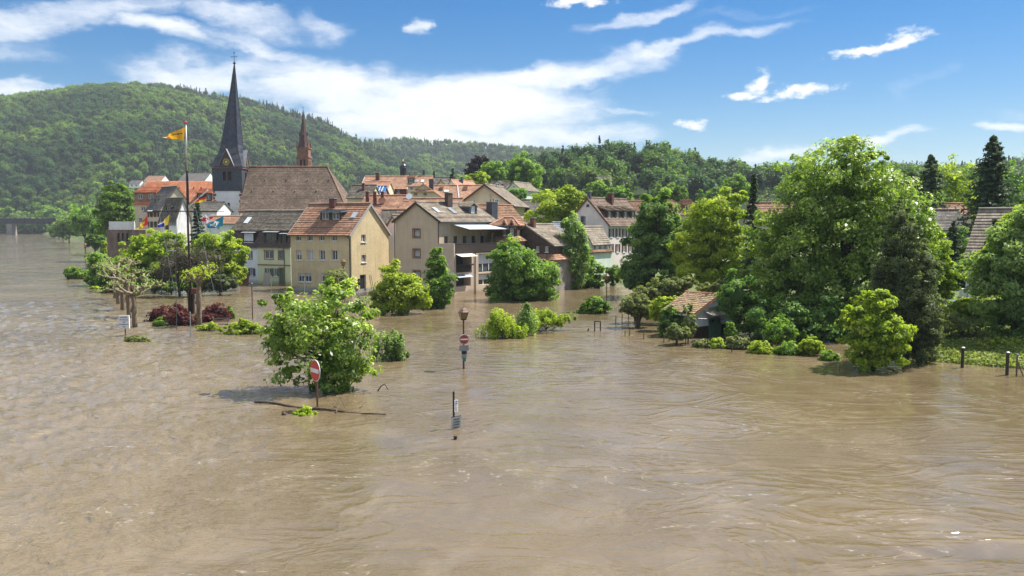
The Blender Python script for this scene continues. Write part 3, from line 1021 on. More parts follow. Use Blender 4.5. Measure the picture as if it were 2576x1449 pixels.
# trees one can tell apart on the near knoll
U, X, Y, Z = H_RIGHT.points(9.0, rw, ymax=1.03, umin=1150, umax=2060)
order = np.argsort(Y)
pro = []
for i in order:
    vpix = HORIZON - (Z[i] - CAM_H) / Y[i] * FOC
    hide = vpix > np.interp(U[i], [1150, 1310, 1480, 1560, 1740, 1880, 2060], [475, 505, 540, 545, 535, 505, 470])
    if not hide:
        pro.append(i)
if len(pro) > 290:
    pro = [pro[int(k)] for k in np.linspace(0, len(pro) - 1, 290)]
FIRST = {}
for n, i in enumerate(pro):
    fir = rw.uniform() < (0.22 if Y[i] > 430 else 0.08)
    me = FIRS[rw.integers(3)] if fir else WOOD[rw.integers(7)]
    s = rw.uniform(0.95, 1.45) * (0.85 if fir else 1.0)
    o = place_wood(me, X[i], Y[i], Z[i], s, s * rw.uniform(0.9, 1.2), rw.uniform(0, 6.28), 'fir_tree' if fir else 'woodland_tree',
                   'dark pointed fir among the trees on the knoll' if fir else 'round green broadleaf tree on the knoll behind the town', 'tree',
                   'firs on the knoll' if fir else 'broadleaf trees on the knoll')
    FIRST.setdefault(me.name, o)
for me in WOOD + FIRS:
    if me.name not in FIRST:
        fir = me in FIRS
        U1, Y1 = rw.uniform(1400, 1800), 420.0
        z1 = float(H_RIGHT.z(np.array([U1]), np.array([(U1 - CX) / FOC * Y1]), np.array([Y1]))[0])
        FIRST[me.name] = place_wood(me, (U1 - CX) / FOC * Y1, Y1, z1, 1.1, 1.2, 0, 'fir_tree' if fir else 'woodland_tree',
                                    'dark pointed fir among the trees on the knoll' if fir else 'round green broadleaf tree on the knoll behind the town', 'tree',
                                    'firs on the knoll' if fir else 'broadleaf trees on the knoll')


def forest(name, label, hills):
    """the far woods: one mass, trees set on points"""
    P, A, SC = [], [], []
    for H, sp, firf, smin, smax, kw in hills:
        U, X, Y, Z = H.points(sp, rw, **kw)
        n = len(U)
        t = (Y - H.Yb) / (H.Yc - H.Yb)
        pn = sample(F_LOW, X / 700.0 + .1, Y / 700.0 + .4)
        pf = firf(U, t, pn)
        isf = rw.uniform(0, 1, n) < pf
        kind = np.where(isf, 7 + rw.integers(0, 3, n), rw.integers(0, 7, n))
        s = rw.uniform(smin, smax, n) * np.where(isf, 0.9, 1.0)
        P.append(np.stack([X, Y, Z], 1))
        A.append(kind)
        SC.append(s)
    P, A, SC = np.concatenate(P), np.concatenate(A), np.concatenate(SC)
    me = bpy.data.meshes.new(name)
    me.vertices.add(len(P))
    me.vertices.foreach_set('co', P.astype(np.float32).ravel())
    for nm, ty, arr in (('kind', 'INT', A.astype(np.int32)), ('size', 'FLOAT', SC.astype(np.float32)), ('turn', 'FLOAT', rw.uniform(0, 6.28, len(P)).astype(np.float32))):
        a = me.attributes.new(nm, ty, 'POINT')
        a.data.foreach_set('value', arr)
    o = tag(link(name, me), label, 'forest', kind='stuff')
    ng = bpy.data.node_groups.new(name + '_scatter', 'GeometryNodeTree')
    ng.interface.new_socket('Geometry', in_out='INPUT', socket_type='NodeSocketGeometry')
    ng.interface.new_socket('Geometry', in_out='OUTPUT', socket_type='NodeSocketGeometry')
    gi, go = ng.nodes.new('NodeGroupInput'), ng.nodes.new('NodeGroupOutput')
    join = ng.nodes.new('GeometryNodeJoinGeometry')
    sz = ng.nodes.new('GeometryNodeInputNamedAttribute')
    sz.data_type = 'FLOAT'
    sz.inputs[0].default_value = 'size'
    tn = ng.nodes.new('GeometryNodeInputNamedAttribute')
    tn.data_type = 'FLOAT'
    tn.inputs[0].default_value = 'turn'
    rot = ng.nodes.new('ShaderNodeCombineXYZ')
    ng.links.new(tn.outputs[0], rot.inputs[2])
    scl = ng.nodes.new('ShaderNodeCombineXYZ')
    for q in range(3):
        ng.links.new(sz.outputs[0], scl.inputs[q])
    kd = ng.nodes.new('GeometryNodeInputNamedAttribute')
    kd.data_type = 'INT'
    kd.inputs[0].default_value = 'kind'
    for q, mm in enumerate(WOOD + FIRS):
        oi = ng.nodes.new('GeometryNodeObjectInfo')
        oi.transform_space = 'ORIGINAL'
        oi.inputs['Object'].default_value = FIRST[mm.name]
        oi.inputs['As Instance'].default_value = False
        cmp_ = ng.nodes.new('FunctionNodeCompare')
        cmp_.data_type = 'INT'
        cmp_.operation = 'EQUAL'
        ng.links.new(kd.outputs[0], cmp_.inputs[2])
        cmp_.inputs[3].default_value = q
        iop = ng.nodes.new('GeometryNodeInstanceOnPoints')
        ng.links.new(gi.outputs[0], iop.inputs['Points'])
        ng.links.new(cmp_.outputs[0], iop.inputs['Selection'])
        ng.links.new(oi.outputs['Geometry'], iop.inputs['Instance'])
        ng.links.new(rot.outputs[0], iop.inputs['Rotation'])
        ng.links.new(scl.outputs[0], iop.inputs['Scale'])
        ng.links.new(iop.outputs[0], join.inputs[0])
    ng.links.new(join.outputs[0], go.inputs[0])
    md = o.modifiers.new('scatter', 'NODES')
    md.node_group = ng
    return o


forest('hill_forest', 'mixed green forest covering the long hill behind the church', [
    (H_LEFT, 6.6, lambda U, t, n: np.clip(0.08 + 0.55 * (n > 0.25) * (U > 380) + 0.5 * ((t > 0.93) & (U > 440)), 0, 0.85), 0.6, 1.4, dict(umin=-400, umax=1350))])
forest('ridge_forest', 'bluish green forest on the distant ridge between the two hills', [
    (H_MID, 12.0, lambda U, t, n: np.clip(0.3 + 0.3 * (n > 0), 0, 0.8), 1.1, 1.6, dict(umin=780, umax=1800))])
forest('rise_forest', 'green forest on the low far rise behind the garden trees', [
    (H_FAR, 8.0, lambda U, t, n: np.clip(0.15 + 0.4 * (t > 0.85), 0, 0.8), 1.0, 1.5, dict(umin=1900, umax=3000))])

# ------------------------------------------------------------------ buildings
def fbox(mb, O, e, n, x0, x1, z0, z1, d0, d1):
    """box on a facade: x along e, z up, d outward"""
    P = lambda x, z, dd: (O[0] + e[0] * x + n[0] * dd, O[1] + e[1] * x + n[1] * dd, O[2] + z)
    mb.hexa([P(x0, z0, d1), P(x1, z0, d1), P(x1, z0, d0), P(x0, z0, d0)], [P(x0, z1, d1), P(x1, z1, d1), P(x1, z1, d0), P(x0, z1, d0)])


def facade(mb, O, e, n, W, z0, z1, holes, reveal=0.16):
    P = lambda x, z, dd=0.0: (O[0] + e[0] * x + n[0] * dd, O[1] + e[1] * x + n[1] * dd, O[2] + z)
    hs = [(max(0.02, h[0]), min(W - 0.02, h[1]), max(z0 + 0.01, h[2]), min(z1 - 0.01, h[3]), h[4] if len(h) > 4 else reveal) for h in holes]
    xs = sorted({0.0, W} | {h[0] for h in hs} | {h[1] for h in hs})
    zs = sorted({z0, z1} | {h[2] for h in hs} | {h[3] for h in hs})
    for a, b in zip(xs, xs[1:]):
        for c, d in zip(zs, zs[1:]):
            mx, mz = (a + b) / 2, (c + d) / 2
            if any(h[0] < mx < h[1] and h[2] < mz < h[3] for h in hs):
                continue
            mb.poly([P(a, c), P(b, c), P(b, d), P(a, d)])
    for x0, x1, c, d, rv in hs:
        mb.poly([P(x0, c), P(x0, d), P(x0, d, -rv), P(x0, c, -rv)])
        mb.poly([P(x1, c), P(x1, c, -rv), P(x1, d, -rv), P(x1, d)])
        mb.poly([P(x0, d), P(x1, d), P(x1, d, -rv), P(x0, d, -rv)])
        mb.poly([P(x0, c), P(x0, c, -rv), P(x1, c, -rv), P(x1, c)])


def solve_t(ax, ay, dx, dy, u):
    k = (u - CX) / FOC / 1.0
    return (k * ay - ax) / (dx - k * dy)


class House:
    def __init__(s, name, label, cat, r, fr=None, fl=None, w=None, d=None, uL=None, uR=None, uB=None, he=None, hr=None, ridge='x', wall=None, roof=None,
                 ov=0.35, ovg=0.2, zb=-1.6, group=None, course=0.34, sep=False, flat=False, hip=0.0, verge=None, gutter=True):
        r = math.radians(r)
        ex, ey = (math.cos(r), math.sin(r)), (-math.sin(r), math.cos(r))
        if fr:
            ax, ay = (fr[0] - CX) / FOC * fr[1], fr[1]
            if w is None:
                w = solve_t(ax, ay, -ex[0], -ex[1], uL)
            fx, fy = ax - ex[0] * w, ay - ex[1] * w
        else:
            ax, ay = (fl[0] - CX) / FOC * fl[1], fl[1]
            if w is None:
                w = solve_t(ax, ay, ex[0], ex[1], uR)
            fx, fy = ax, ay
        bx, by = fx + ex[0] * w, fy + ex[1] * w
        if d is None:
            d = solve_t(bx, by, ey[0], ey[1], uB)
        s.w, s.d, s.he, s.hr, s.ridge, s.ex, s.ey, s.o = w, d, he, hr, ridge, ex, ey, (fx, fy)
        s.wall_m, s.roof_m, s.ov, s.ovg, s.zb, s.course, s.sep, s.hip = wall, roof, ov, ovg, zb, course, sep, hip
        s.flat, s.verge_m, s.gutter = flat, verge, gutter
        s.root = empty(name, (fx, fy, 0), r, label, cat, group)
        s.holes = {'front': [], 'right': [], 'left': []}
        s.wins = []
        s.half = d / 2 if ridge == 'x' else w / 2

    # frames
    def face(s, f):
        if f == 'front':
            return (0, 0, 0), (1, 0, 0), (0, -1, 0), s.w
        if f == 'right':
            return (s.w, 0, 0), (0, 1, 0), (1, 0, 0), s.d
        return (0, s.d, 0), (0, -1, 0), (-1, 0, 0), s.d

    def world(s, x, y):
        return s.o[0] + s.ex[0] * x + s.ey[0] * y, s.o[1] + s.ex[1] * x + s.ey[1] * y

    def along(s, f, u, off=0.0):
        """distance along a face (pushed out by off) where pixel column u meets it"""
        O, e, n, W = s.face(f)
        p = s.world(O[0] + n[0] * off, O[1] + n[1] * off)
        q = s.world(O[0] + n[0] * off + e[0], O[1] + n[1] * off + e[1])
        return solve_t(p[0], p[1], q[0] - p[0], q[1] - p[1], u)

    def zat(s, f, x, v, off=0.0):
        O, e, n, W = s.face(f)
        p = s.world(O[0] + e[0] * x + n[0] * off, O[1] + e[1] * x + n[1] * off)
        return zz(v, p[1])

    def win(s, f, u0, v0, u1, v1, **st):
        x0, x1 = s.along(f, u0), s.along(f, u1)
        xm = (x0 + x1) / 2
        s.wloc(f, x0, x1, s.zat(f, xm, v1), s.zat(f, xm, v0), **st)

    def wloc(s, f, x0, x1, z0, z1, **st):
        s.holes[f].append((x0, x1, z0, z1, st.get('reveal', 0.16)))
        s.wins.append((f, x0, x1, z0, z1, st))

    def make_window(s, O, e, n, x0, x1, z0, z1, st, parent=None):
        parent = parent or s.root
        fm = st.get('frame', M_FRAMEWHITE)
        rv = st.get('reveal', 0.16)
        kind = st.get('kind', 'window')
        t = st.get('t', 0.07)
        mb = MB()
        a, b = -rv + 0.0, -rv + 0.06
        for q in ((x0, x1, z0, z0 + t), (x0, x1, z1 - t, z1), (x0, x0 + t, z0 + t, z1 - t), (x1 - t, x1, z0 + t, z1 - t)):
            fbox(mb, O, e, n, *q, a, b)
        m = st.get('mull', 1)
        for k in range(m):
            xm = x0 + (x1 - x0) * (k + 1) / (m + 1)
            fbox(mb, O, e, n, xm - t * .5, xm + t * .5, z0 + t, z1 - t, a, b)
        for k in range(st.get('bars', 0)):
            zm = z0 + (z1 - z0) * (k + 1) / (st['bars'] + 1)
            fbox(mb, O, e, n, x0 + t, x1 - t, zm - t * .3, zm + t * .3, a + .005, b - .01)
        wo = mb.build(kind, fm, parent)
        pm = MB()
        fbox(pm, O, e, n, x0 + t * .4, x1 - t * .4, z0 + t * .4, z1 - t * .4, a - 0.02, a + 0.02)
        pm.build('pane' if kind == 'window' else 'door_panel', st.get('glass', M_GLASS), wo)
        if st.get('blind'):
            bm = MB()
            fbox(bm, O, e, n, x0 + t, x1 - t, z1 - (z1 - z0) * st['blind'], z1 - t, a + .022, a + .04)
            bm.build('blind', st.get('blindmat', M_CURTAIN), wo)
        if st.get('sill', True):
            sm = MB()
            fbox(sm, O, e, n, x0 - .08, x1 + .08, z0 - .09, z0 - 0.002, -0.1, 0.10)
            sm.build('sill', st.get('sillmat', fm), wo)
        if st.get('surround'):
            sm = MB()
            q = st.get('sw', 0.13)
            for r4 in ((x0 - q, x1 + q, z1 + .002, z1 + q), (x0 - q, x1 + q, z0 - q, z0 - .002), (x0 - q, x0 - .002, z0, z1), (x1 + .002, x1 + q, z0, z1)):
                fbox(sm, O, e, n, *r4, -0.02, 0.035)
            sm.build('surround', st['surround'], wo)
        if st.get('shutter'):
            hw = (x1 - x0) * st.get('shw', .5)
            for sx0, sx1 in ((x0 - hw - .04, x0 - .04), (x1 + .04, x1 + hw + .04)):
                sh = MB()
                fbox(sh, O, e, n, sx0, sx1, z0, z1, .01, .05)
                for kk in range(5):
                    zk = z0 + (z1 - z0) * (kk + .5) / 5
                    fbox(sh, O, e, n, sx0 + .05, sx1 - .05, zk - .1, zk + .1, .05, .065)
                sh.build('shutter', st['shutter'], wo)
        return wo

    def slope(s, which='front'):
        """origin at the eave line on the wall, along, inward"""
        if s.ridge == 'x':
            return ((0, 0, s.he), (1, 0, 0), (0, 1, 0), s.w) if which == 'front' else ((s.w, s.d, s.he), (-1, 0, 0), (0, -1, 0), s.w)
        return ((s.w, 0, s.he), (0, 1, 0), (-1, 0, 0), s.d) if which == 'right' else ((0, s.d, s.he), (0, -1, 0), (1, 0, 0), s.d)

    def on_slope(s, which, x, t, lift=0.0):
        O, e, i, L = s.slope(which)
        q = t * s.half
        return Vector((O[0] + e[0] * x + i[0] * q, O[1] + e[1] * x + i[1] * q, O[2] + t * (s.hr - s.he) + lift))

    def finish(s):
        w, d, he, hr = s.w, s.d, s.he, s.hr
        mb = MB()
        for f in ('front', 'right', 'left'):
            O, e, n, W = s.face(f)
            facade(mb, O, e, n, W, s.zb, he, s.holes[f])
        mb.poly([(w, d, s.zb), (0, d, s.zb), (0, d, he), (w, d, he)])
        if s.flat:
            mb.poly([(0, 0, he), (w, 0, he), (w, d, he), (0, d, he)])
        elif s.ridge == 'x':
            hh = s.hip * d / 2
            if not s.hip:
                mb.poly([(0, d, he), (0, 0, he), (0, d / 2, hr)])
                mb.poly([(w, 0, he), (w, d, he), (w, d / 2, hr)])
        else:
            if not s.hip:
                mb.poly([(0, 0, he), (w, 0, he), (w / 2, 0, hr)])
                mb.poly([(w, d, he), (0, d, he), (w / 2, d, hr)])
        s.wall = mb.build('wall', s.wall_m, s.root)
        for f, x0, x1, z0, z1, st in s.wins:
            O, e, n, W = s.face(f)
            s.make_window(O, e, n, x0, x1, z0, z1, st)
        if s.flat:
            return s
        tn = (hr - he) / s.half
        dz = s.ov * tn
        slopes = []
        og = s.ovg
        if s.ridge == 'x':
            e0 = he - dz
            if s.hip:
                hx = s.hip * d / 2
                A, B, C, D_ = (-s.ov, -s.ov, e0), (w + s.ov, -s.ov, e0), (w + s.ov, d + s.ov, e0), (-s.ov, d + s.ov, e0)
                R0, R1 = (hx, d / 2, hr), (w - hx, d / 2, hr)
                slopes = [(A, B, R1, R0), (C, D_, R0, R1), (B, C, R1, R1), (D_, A, R0, R0)]
            else:
                slopes = [((-og, -s.ov, e0), (w + og, -s.ov, e0), (w + og, d / 2, hr), (-og, d / 2, hr)),
                          ((w + og, d + s.ov, e0), (-og, d + s.ov, e0), (-og, d / 2, hr), (w + og, d / 2, hr))]
        else:
            e0 = he - dz
            if s.hip:
                hx = s.hip * w / 2
                A, B, C, D_ = (-s.ov, -s.ov, e0), (w + s.ov, -s.ov, e0), (w + s.ov, d + s.ov, e0), (-s.ov, d + s.ov, e0)
                R0, R1 = (w / 2, hx, hr), (w / 2, d - hx, hr)
                slopes = [(B, C, R1, R0), (D_, A, R0, R1), (A, B, R0, R0), (C, D_, R1, R1)]
            else:
                slopes = [((w + s.ov, -og, e0), (w + s.ov, d + og, e0), (w / 2, d + og, hr), (w / 2, -og, hr)),
                          ((-s.ov, d + og, e0), (-s.ov, -og, e0), (w / 2, -og, hr), (w / 2, d + og, hr))]
        s.roof = roof_cover(s.root, slopes, s.roof_m, s.course, s.sep)
        # ridge tiles
        if s.ridge == 'x':
            hx = s.hip * d / 2
            p, q = ((hx if s.hip else -og), d / 2, hr + .12), ((w - hx if s.hip else w + og), d / 2, hr + .12)
        else:
            hx = s.hip * w / 2
            p, q = (w / 2, (hx if s.hip else -og), hr + .12), (w / 2, (d - hx if s.hip else d + og), hr + .12)
        rt = MB().tube([p, q], [.13, .13], 6)
        if s.hip:
            for (c_, r_) in ((slopes[0][0], slopes[0][3]), (slopes[0][1], slopes[0][2])):
                rt.tube([(c_[0], c_[1], c_[2] + .1), (r_[0], r_[1], r_[2] + .1)], [.1, .1], 5)
        rt.build('ridge_tiles', s.roof_m, s.roof)
        if s.verge_m and not s.hip:
            for sl in slopes:
                for a, b in ((sl[0], sl[3]), (sl[1], sl[2])):
                    MB().bar((a[0], a[1], a[2] - .06), (b[0], b[1], b[2] - .06), 0.06, 0.26).build('verge_board', s.verge_m, s.roof)
        if s.gutter:
            for sl in slopes[:2]:
                MB().tube([(sl[0][0], sl[0][1], sl[0][2] - .03), (sl[1][0], sl[1][1], sl[1][2] - .03)], [.075, .075], 6).build('gutter', M_ZINC, s.roof)
        return s

    def chimney(s, x, y, z0, z1, a=0.5, b=0.5, m=None, pots=0):
        c = MB().box(x - a / 2, x + a / 2, y - b / 2, y + b / 2, z0, z1).build('chimney', m or M_BRICK, s.roof)
        MB().box(x - a / 2 - .06, x + a / 2 + .06, y - b / 2 - .06, y + b / 2 + .06, z1 + .002, z1 + .1).build('chimney_cap', M_CONCRETE, s.roof)
        for k in range(pots):
            MB().lathe([(.1, 0), (.08, .35)], (x - a / 4 + a / 2 * k, y, z1 + .1), 7).build('chimney_pot', M_SANDSTONE, s.roof)
        return c

    def skylight(s, which, x, t, w, l, m=None):
        O, e, i, L = s.slope(which)
        nrm = Vector(((-i[0]) * (s.hr - s.he), (-i[1]) * (s.hr - s.he), s.half)).normalized()
        dt = l / math.hypot(s.half, s.hr - s.he) / 2
        ps = [s.on_slope(which, x - w / 2, t - dt), s.on_slope(which, x + w / 2, t - dt), s.on_slope(which, x + w / 2, t + dt), s.on_slope(which, x - w / 2, t + dt)]
        ctr = sum(ps, Vector()) / 4
        o = MB().hexa([p + nrm * .02 for p in ps], [p + nrm * .17 for p in ps]).build('skylight', M_GREYTRIM, s.roof)
        ps = [ctr + (p - ctr) * .86 for p in ps]
        MB().hexa([p + nrm * .165 for p in ps], [p + nrm * .185 for p in ps]).build('pane', m or M_SKYGLASS, s.roof)

    def dormer(s, which, x, t, w, h, n=1, gable=0.0, cheek=None, roofm=None, wh=None, ww=None, st=None, pitch=0.12, wz=0.12):
        """dormer standing on a roof slope: cheeks, window(s), own roof"""
        O, e, i, L = s.slope(which)
        tn = (s.hr - s.he) / s.half
        P0 = s.on_slope(which, x, t)
        nn = (-i[0], -i[1], 0)
        O2 = (P0.x - e[0] * w / 2, P0.y - e[1] * w / 2, P0.z)
        st = dict(st or {})
        st.setdefault('reveal', 0.1)
        st.setdefault('sill', False)
        wh = wh or h * .72
        ww = ww or (w / n) * .62
        holes = [((k + .5) * w / n - ww / 2, (k + .5) * w / n + ww / 2, wz, wz + wh, .1) for k in range(n)]
        mb = MB()
        facade(mb, O2, e, nn, w, -0.35, h, holes)
        dep = (h + gable + w * pitch) / tn + 0.3
        P = lambda xx, yy, zv: (O2[0] + e[0] * xx + i[0] * yy, O2[1] + e[1] * xx + i[1] * yy, O2[2] + zv)
        for xx in (0, w):
            q = [P(xx, 0, -0.35), P(xx, dep, h), P(xx, 0, h)]
            mb.poly(q if xx else q[::-1])
        if gable:
            mb.poly([P(0, 0, h), P(w, 0, h), P(w / 2, 0, h + gable)])
        do = mb.build('dormer', cheek or M_SLATEWALL, s.root)
        for k, ho in enumerate(holes):
            s.make_window(O2, e, nn, ho[0], ho[1], ho[2], ho[3], st, do)
        rm = roofm or s.roof_m
        o = .18
        if gable:
            dd = (h + gable) / tn + .2
            sl = [(P(-o, -o, h - o * gable / (w / 2)), P(-o, dd, h - o * gable / (w / 2)), P(w / 2, dd, h + gable), P(w / 2, -o, h + gable)),
                  (P(w + o, dd, h - o * gable / (w / 2)), P(w + o, -o, h - o * gable / (w / 2)), P(w / 2, -o, h + gable), P(w / 2, dd, h + gable))]
        else:
            dd = min((h + .2) / max(tn - pitch, .2), s.half * (1 - t) + .1)
            sl = [(P(-o, -o - .1, h), P(w + o, -o - .1, h), P(w + o, dd, h + dd * pitch), P(-o, dd, h + dd * pitch))]
        roof_cover(do, sl, rm, 0.3, False, 'dormer_roof')
        return do


def roof_cover(parent, slopes, mat, course, sep, name='roof'):
    """slab plus stepped tile courses; each course its own sub-part when sep"""
    slab, joined = MB(), MB()
    rows = []
    for E0, E1, R1, R0 in slopes:
        E0, E1, R1, R0 = Vector(E0), Vector(E1), Vector(R1), Vector(R0)
        nrm = (E1 - E0).cross(R0 - E0)
        if nrm.length < 1e-6:
            nrm = (E1 - E0).cross(R1 - E0)
        nrm.normalize()
        if nrm.z < 0:
            nrm = -nrm
        slab.hexa([p - nrm * .12 for p in (E0, E1, R1, R0)], [E0, E1, R1, R0])
        ln = ((R0 + R1) / 2 - (E0 + E1) / 2).length
        n = max(2, int(round(ln / course)))
        e = (E1 - E0).normalized()
        off = random.random() * 50
        for k in range(n):
            t0, t1 = k / n, (k + 1.0) / n
            a, b = E0.lerp(R0, t0), E1.lerp(R1, t0)
            c, d = E1.lerp(R1, t1), E0.lerp(R0, t1)
            jit = random.uniform(-.012, .012)
            lo, hi = nrm * (.075 + jit), nrm * .014
            mb = MB() if sep else joined
            ua, ub = (a - E0).dot(e) + off, (b - E0).dot(e) + off
            uc, ud = (c - E0).dot(e) + off, (d - E0).dot(e) + off
            mb.poly([a + lo, b + lo, c + hi, d + hi], [(ua, k + .02), (ub, k + .02), (uc, k + .98), (ud, k + .98)])
            mb.poly([a + nrm * .002, b + nrm * .002, b + lo, a + lo], [(ua, k + .02), (ub, k + .02), (ub, k + .05), (ua, k + .05)])
            mb.poly([b + nrm * .002, c + nrm * .002, c + hi, b + lo], [(ub, k + .5)] * 4)
            mb.poly([d + nrm * .002, a + nrm * .002, a + lo, d + hi], [(ua, k + .5)] * 4)
            if sep:
                rows.append(mb)
    if not sep:
        ro = joined
        i0 = len(ro.v)
        ro.v += slab.v
        ro.f += [tuple(q + i0 for q in f) for f in slab.f]
        ro.uv += slab.uv
        ro.mi += [0] * len(slab.f)
        return ro.build(name, mat, parent)
    ro = slab.build(name, mat, parent)
    for mb in rows:
        mb.build('tile_course', mat, ro)
    return ro


M_SKYGLASS = mat_glass('skylight_glass', (0.20, 0.24, 0.28), 0.15)
random.seed(5)

# --- ochre house on the corner
hY = 108.5
h = House('ochre_house', 'ochre plastered three storey house with orange tiled roof at the corner', 'house', -30, fr=(884, hY), uL=732, uB=978, he=zz(585, hY), hr=zz(513, hY + 3.3), wall=M_YELLOW, roof=M_ROOF_ORANGE, sep=True, verge=M_GREYTRIM, ovg=.18, ov=.4)
for uu in (751.5, 781.0, 810.5, 841.5):
    h.win('front', uu - 6.2, 586.5, uu + 6.2, 605.5, reveal=.22, blind=random.choice((0, .3, .45, .95)))
    h.win('front', uu - 7.0, 629.5, uu + 7.0, 654.0, reveal=.22, blind=random.choice((0, .25, .5, .9)))
for u0, u1 in ((749, 764.5), (766, 782), (808, 831)):
    h.win('front', u0, 687, u1, 709, reveal=.18, glass=M_GLASS, blind=.35)
h.win('right', 909.5, 590, 920.5, 609, reveal=.2)
h.win('right', 909.5, 641, 920.5, 660, reveal=.2)
h.win('right', 904.5, 691, 920, 737.5, reveal=.2, kind='door', mull=0, sill=False, glass=M_PLASTIC)
h.finish()
xd = h.along('front', 836, -1.8)
h.dormer('front', xd, .42, 3.6, 1.15, n=2, cheek=M_DARKWOOD, roofm=M_ZINCROOF if 'M_ZINCROOF' in globals() else M_ROOF_SLATE, ww=1.15, wh=.95, pitch=.1)
h.skylight('front', h.along('front', 893, -2.2), .58, .75, 1.1)
h.chimney(h.along('front', 841, -3.6), h.d / 2 - .3, h.hr - .6, h.hr + .75, .9, .5)
MB().tube([(h.w - .35, -.45, h.he - .35), (h.w - .2, -.09, h.he - .9), (h.w - .2, -.09, -1)], [.06] * 3, 6).build('downspout', M_ZINC, h.root)
for xa in np.linspace(.6, h.w - .6, 11):
    pa = h.on_slope('front', float(xa), .10)
    MB().bar(pa + Vector((0, 0, .1)), pa + Vector((0, 0, .28)), .04).build('snow_guard_post', M_RUST, h.roof)
pa, pb = h.on_slope('front', .2, .1, .27), h.on_slope('front', h.w - .2, .1, .27)
MB().tube([pa, pb], [.025, .025], 5).build('snow_guard', M_RUST, h.roof)
fbox(pl := MB(), (0, 0, 0), (1, 0, 0), (0, -1, 0), -.04, h.w + .04, -1.5, .45, 0.003, .05)
fbox(pl, (h.w, 0, 0), (0, 1, 0), (1, 0, 0), -.04, h.d, -1.5, .45, 0.003, .05)
pl.build('plinth', M_CONCRETE, h.root)
OCHRE = h

# --- tan house with balconies
bY = 105.6
h = House('tan_house', 'tan gabled house with grey brown roof and balconies towards the lane', 'house', -38, fr=(1105, bY), uL=996, d=11.0, he=zz(553, bY), hr=zz(509, bY + 1.0), ridge='y', wall=M_TAN, roof=M_ROOF_BROWN, sep=True, verge=M_DARKWOOD, ov=.45, ovg=.25)
for v0, v1 in ((577.5, 596.5), (628, 647), (682, 701)):
    h.win('front', 1040, v0, 1056.5, v1, reveal=.28, frame=M_DARKWOOD, mull=0, surround=M_SURROUND, sw=.17, sill=False, blind=.9, blindmat=M_CURTAIN)
zt = h.zat('right', 2, 612, 2.4)         # terrace parapet top
zfl = zt - 1.15
for k in range(5):
    y0 = .9 + 1.75 * k
    h.wloc('right', y0, y0 + .8, zfl + .05, zfl + 2.0, reveal=.2, frame=M_FRAMEBROWN, mull=0, bars=1, sill=False, kind='door', glass=M_GLASS)
h.finish()
BW = 2.45
O, e, n = (h.w + BW, 0, 0), (0, 1, 0), (1, 0, 0)
za = lambda v: h.zat('right', 2, v, BW)
mb = MB()
holes = [(.35, 3.3, za(684), za(637), 1.5), (.35, 3.1, za(720), za(690), 1.2), (4.6, 8.4, za(688), za(640), .5), (4.6, 8.4, za(720), za(692), .4)]
facade(mb, O, e, n, 9.6, -1.6, zfl - .1, holes)
fo = (h.w + .003, 0, 0)
mb.poly([(h.w, 0, -1.6), (h.w + BW, 0, -1.6), (h.w + BW, 0, zfl - .1), (h.w, 0, zfl - .1)])
mb.poly([(h.w, 0, zfl - .1), (h.w + BW, 0, zfl - .1), (h.w + BW, 9.6, zfl - .1), (h.w, 9.6, zfl - .1)])
mb.box(h.w - .001, h.w + BW + .002, -.02, .2, zfl - .098, zt)
bay = mb.build('balcony_bay', M_PINKTAN, h.root)
for (x0, x1, z0, z1, rv) in holes:
    pm = MB()
    fbox(pm, O, e, n, x0 - .3, x1 + .3, z0 - .3, z1 + .3, -rv - .05, -rv + .01)
    pm.build('pane', M_GLASS, bay)
for (x0, x1, z0, z1, rv) in holes[2:]:
    pm = MB()
    fbox(pm, O, e, n, x0 + .1, x1 - .1, z0 + (z1 - z0) * .45, z1 - .1, -rv + .02, -rv + .05)
    pm.build('blind', M_BLIND, bay)
    for k in range(4):
        pm = MB()
        xx = x0 + (x1 - x0) * k / 3
        fbox(pm, O, e, n, xx - .05, xx + .05, z0, z1, -rv + .05, -rv + .1)
        pm.build('mullion', M_FRAMEWHITE, bay)


def railing(parent, O, e, n, x0, x1, z0, z1, m, step=.14):
    r = MB()
    fbox(r, O, e, n, x0, x1, z1 - .1, z1, -.03, .05)
    fbox(r, O, e, n, x0, x1, z0, z0 + .1, -.03, .05)
    ro = r.build('railing', m, parent)
    for k in range(int((x1 - x0) / step)):
        xx = x0 + step * (k + .5)
        s = MB()
        fbox(s, O, e, n, xx - step * .42, xx + step * .42, z0 + .05, z1 - .05, .0, .03)
        s.build('slat', m, ro)


railing(h.root, O, e, n, .2, 9.6, zfl + .02, zt, M_DARKWOOD, .2)
railing(h.root, O, e, n, .35, 3.3, za(684.5), za(667), M_DARKWOOD, .2)
fl = MB()
fbox(fl, O, e, n, .35, 3.3, za(668), za(664), -.1, .35)
fl.build('flower_box', M_DARKWOOD, h.root)
for (x0, x1, v0, v1, m, out) in ((.3, 3.3, 638, 644, M_AWNWHITE, 1.0), (.3, 3.0, 691, 696, M_AWNBLUE, .5)):
    z1, z0 = za(v0) - .02, za(v1)
    P = lambda x, z, dd: (O[0] + dd, x, z)
    MB().hexa([P(x0, z1 - .05, .01), P(x1, z1 - .05, .01), P(x1, z0 - .05, out), P(x0, z0 - .05, out)], [P(x0, z1, .01), P(x1, z1, .01), P(x1, z0, out), P(x0, z0, out)]).build('awning', m, h.root)
zc0, zc1 = zt + 2.35, zt + 1.75
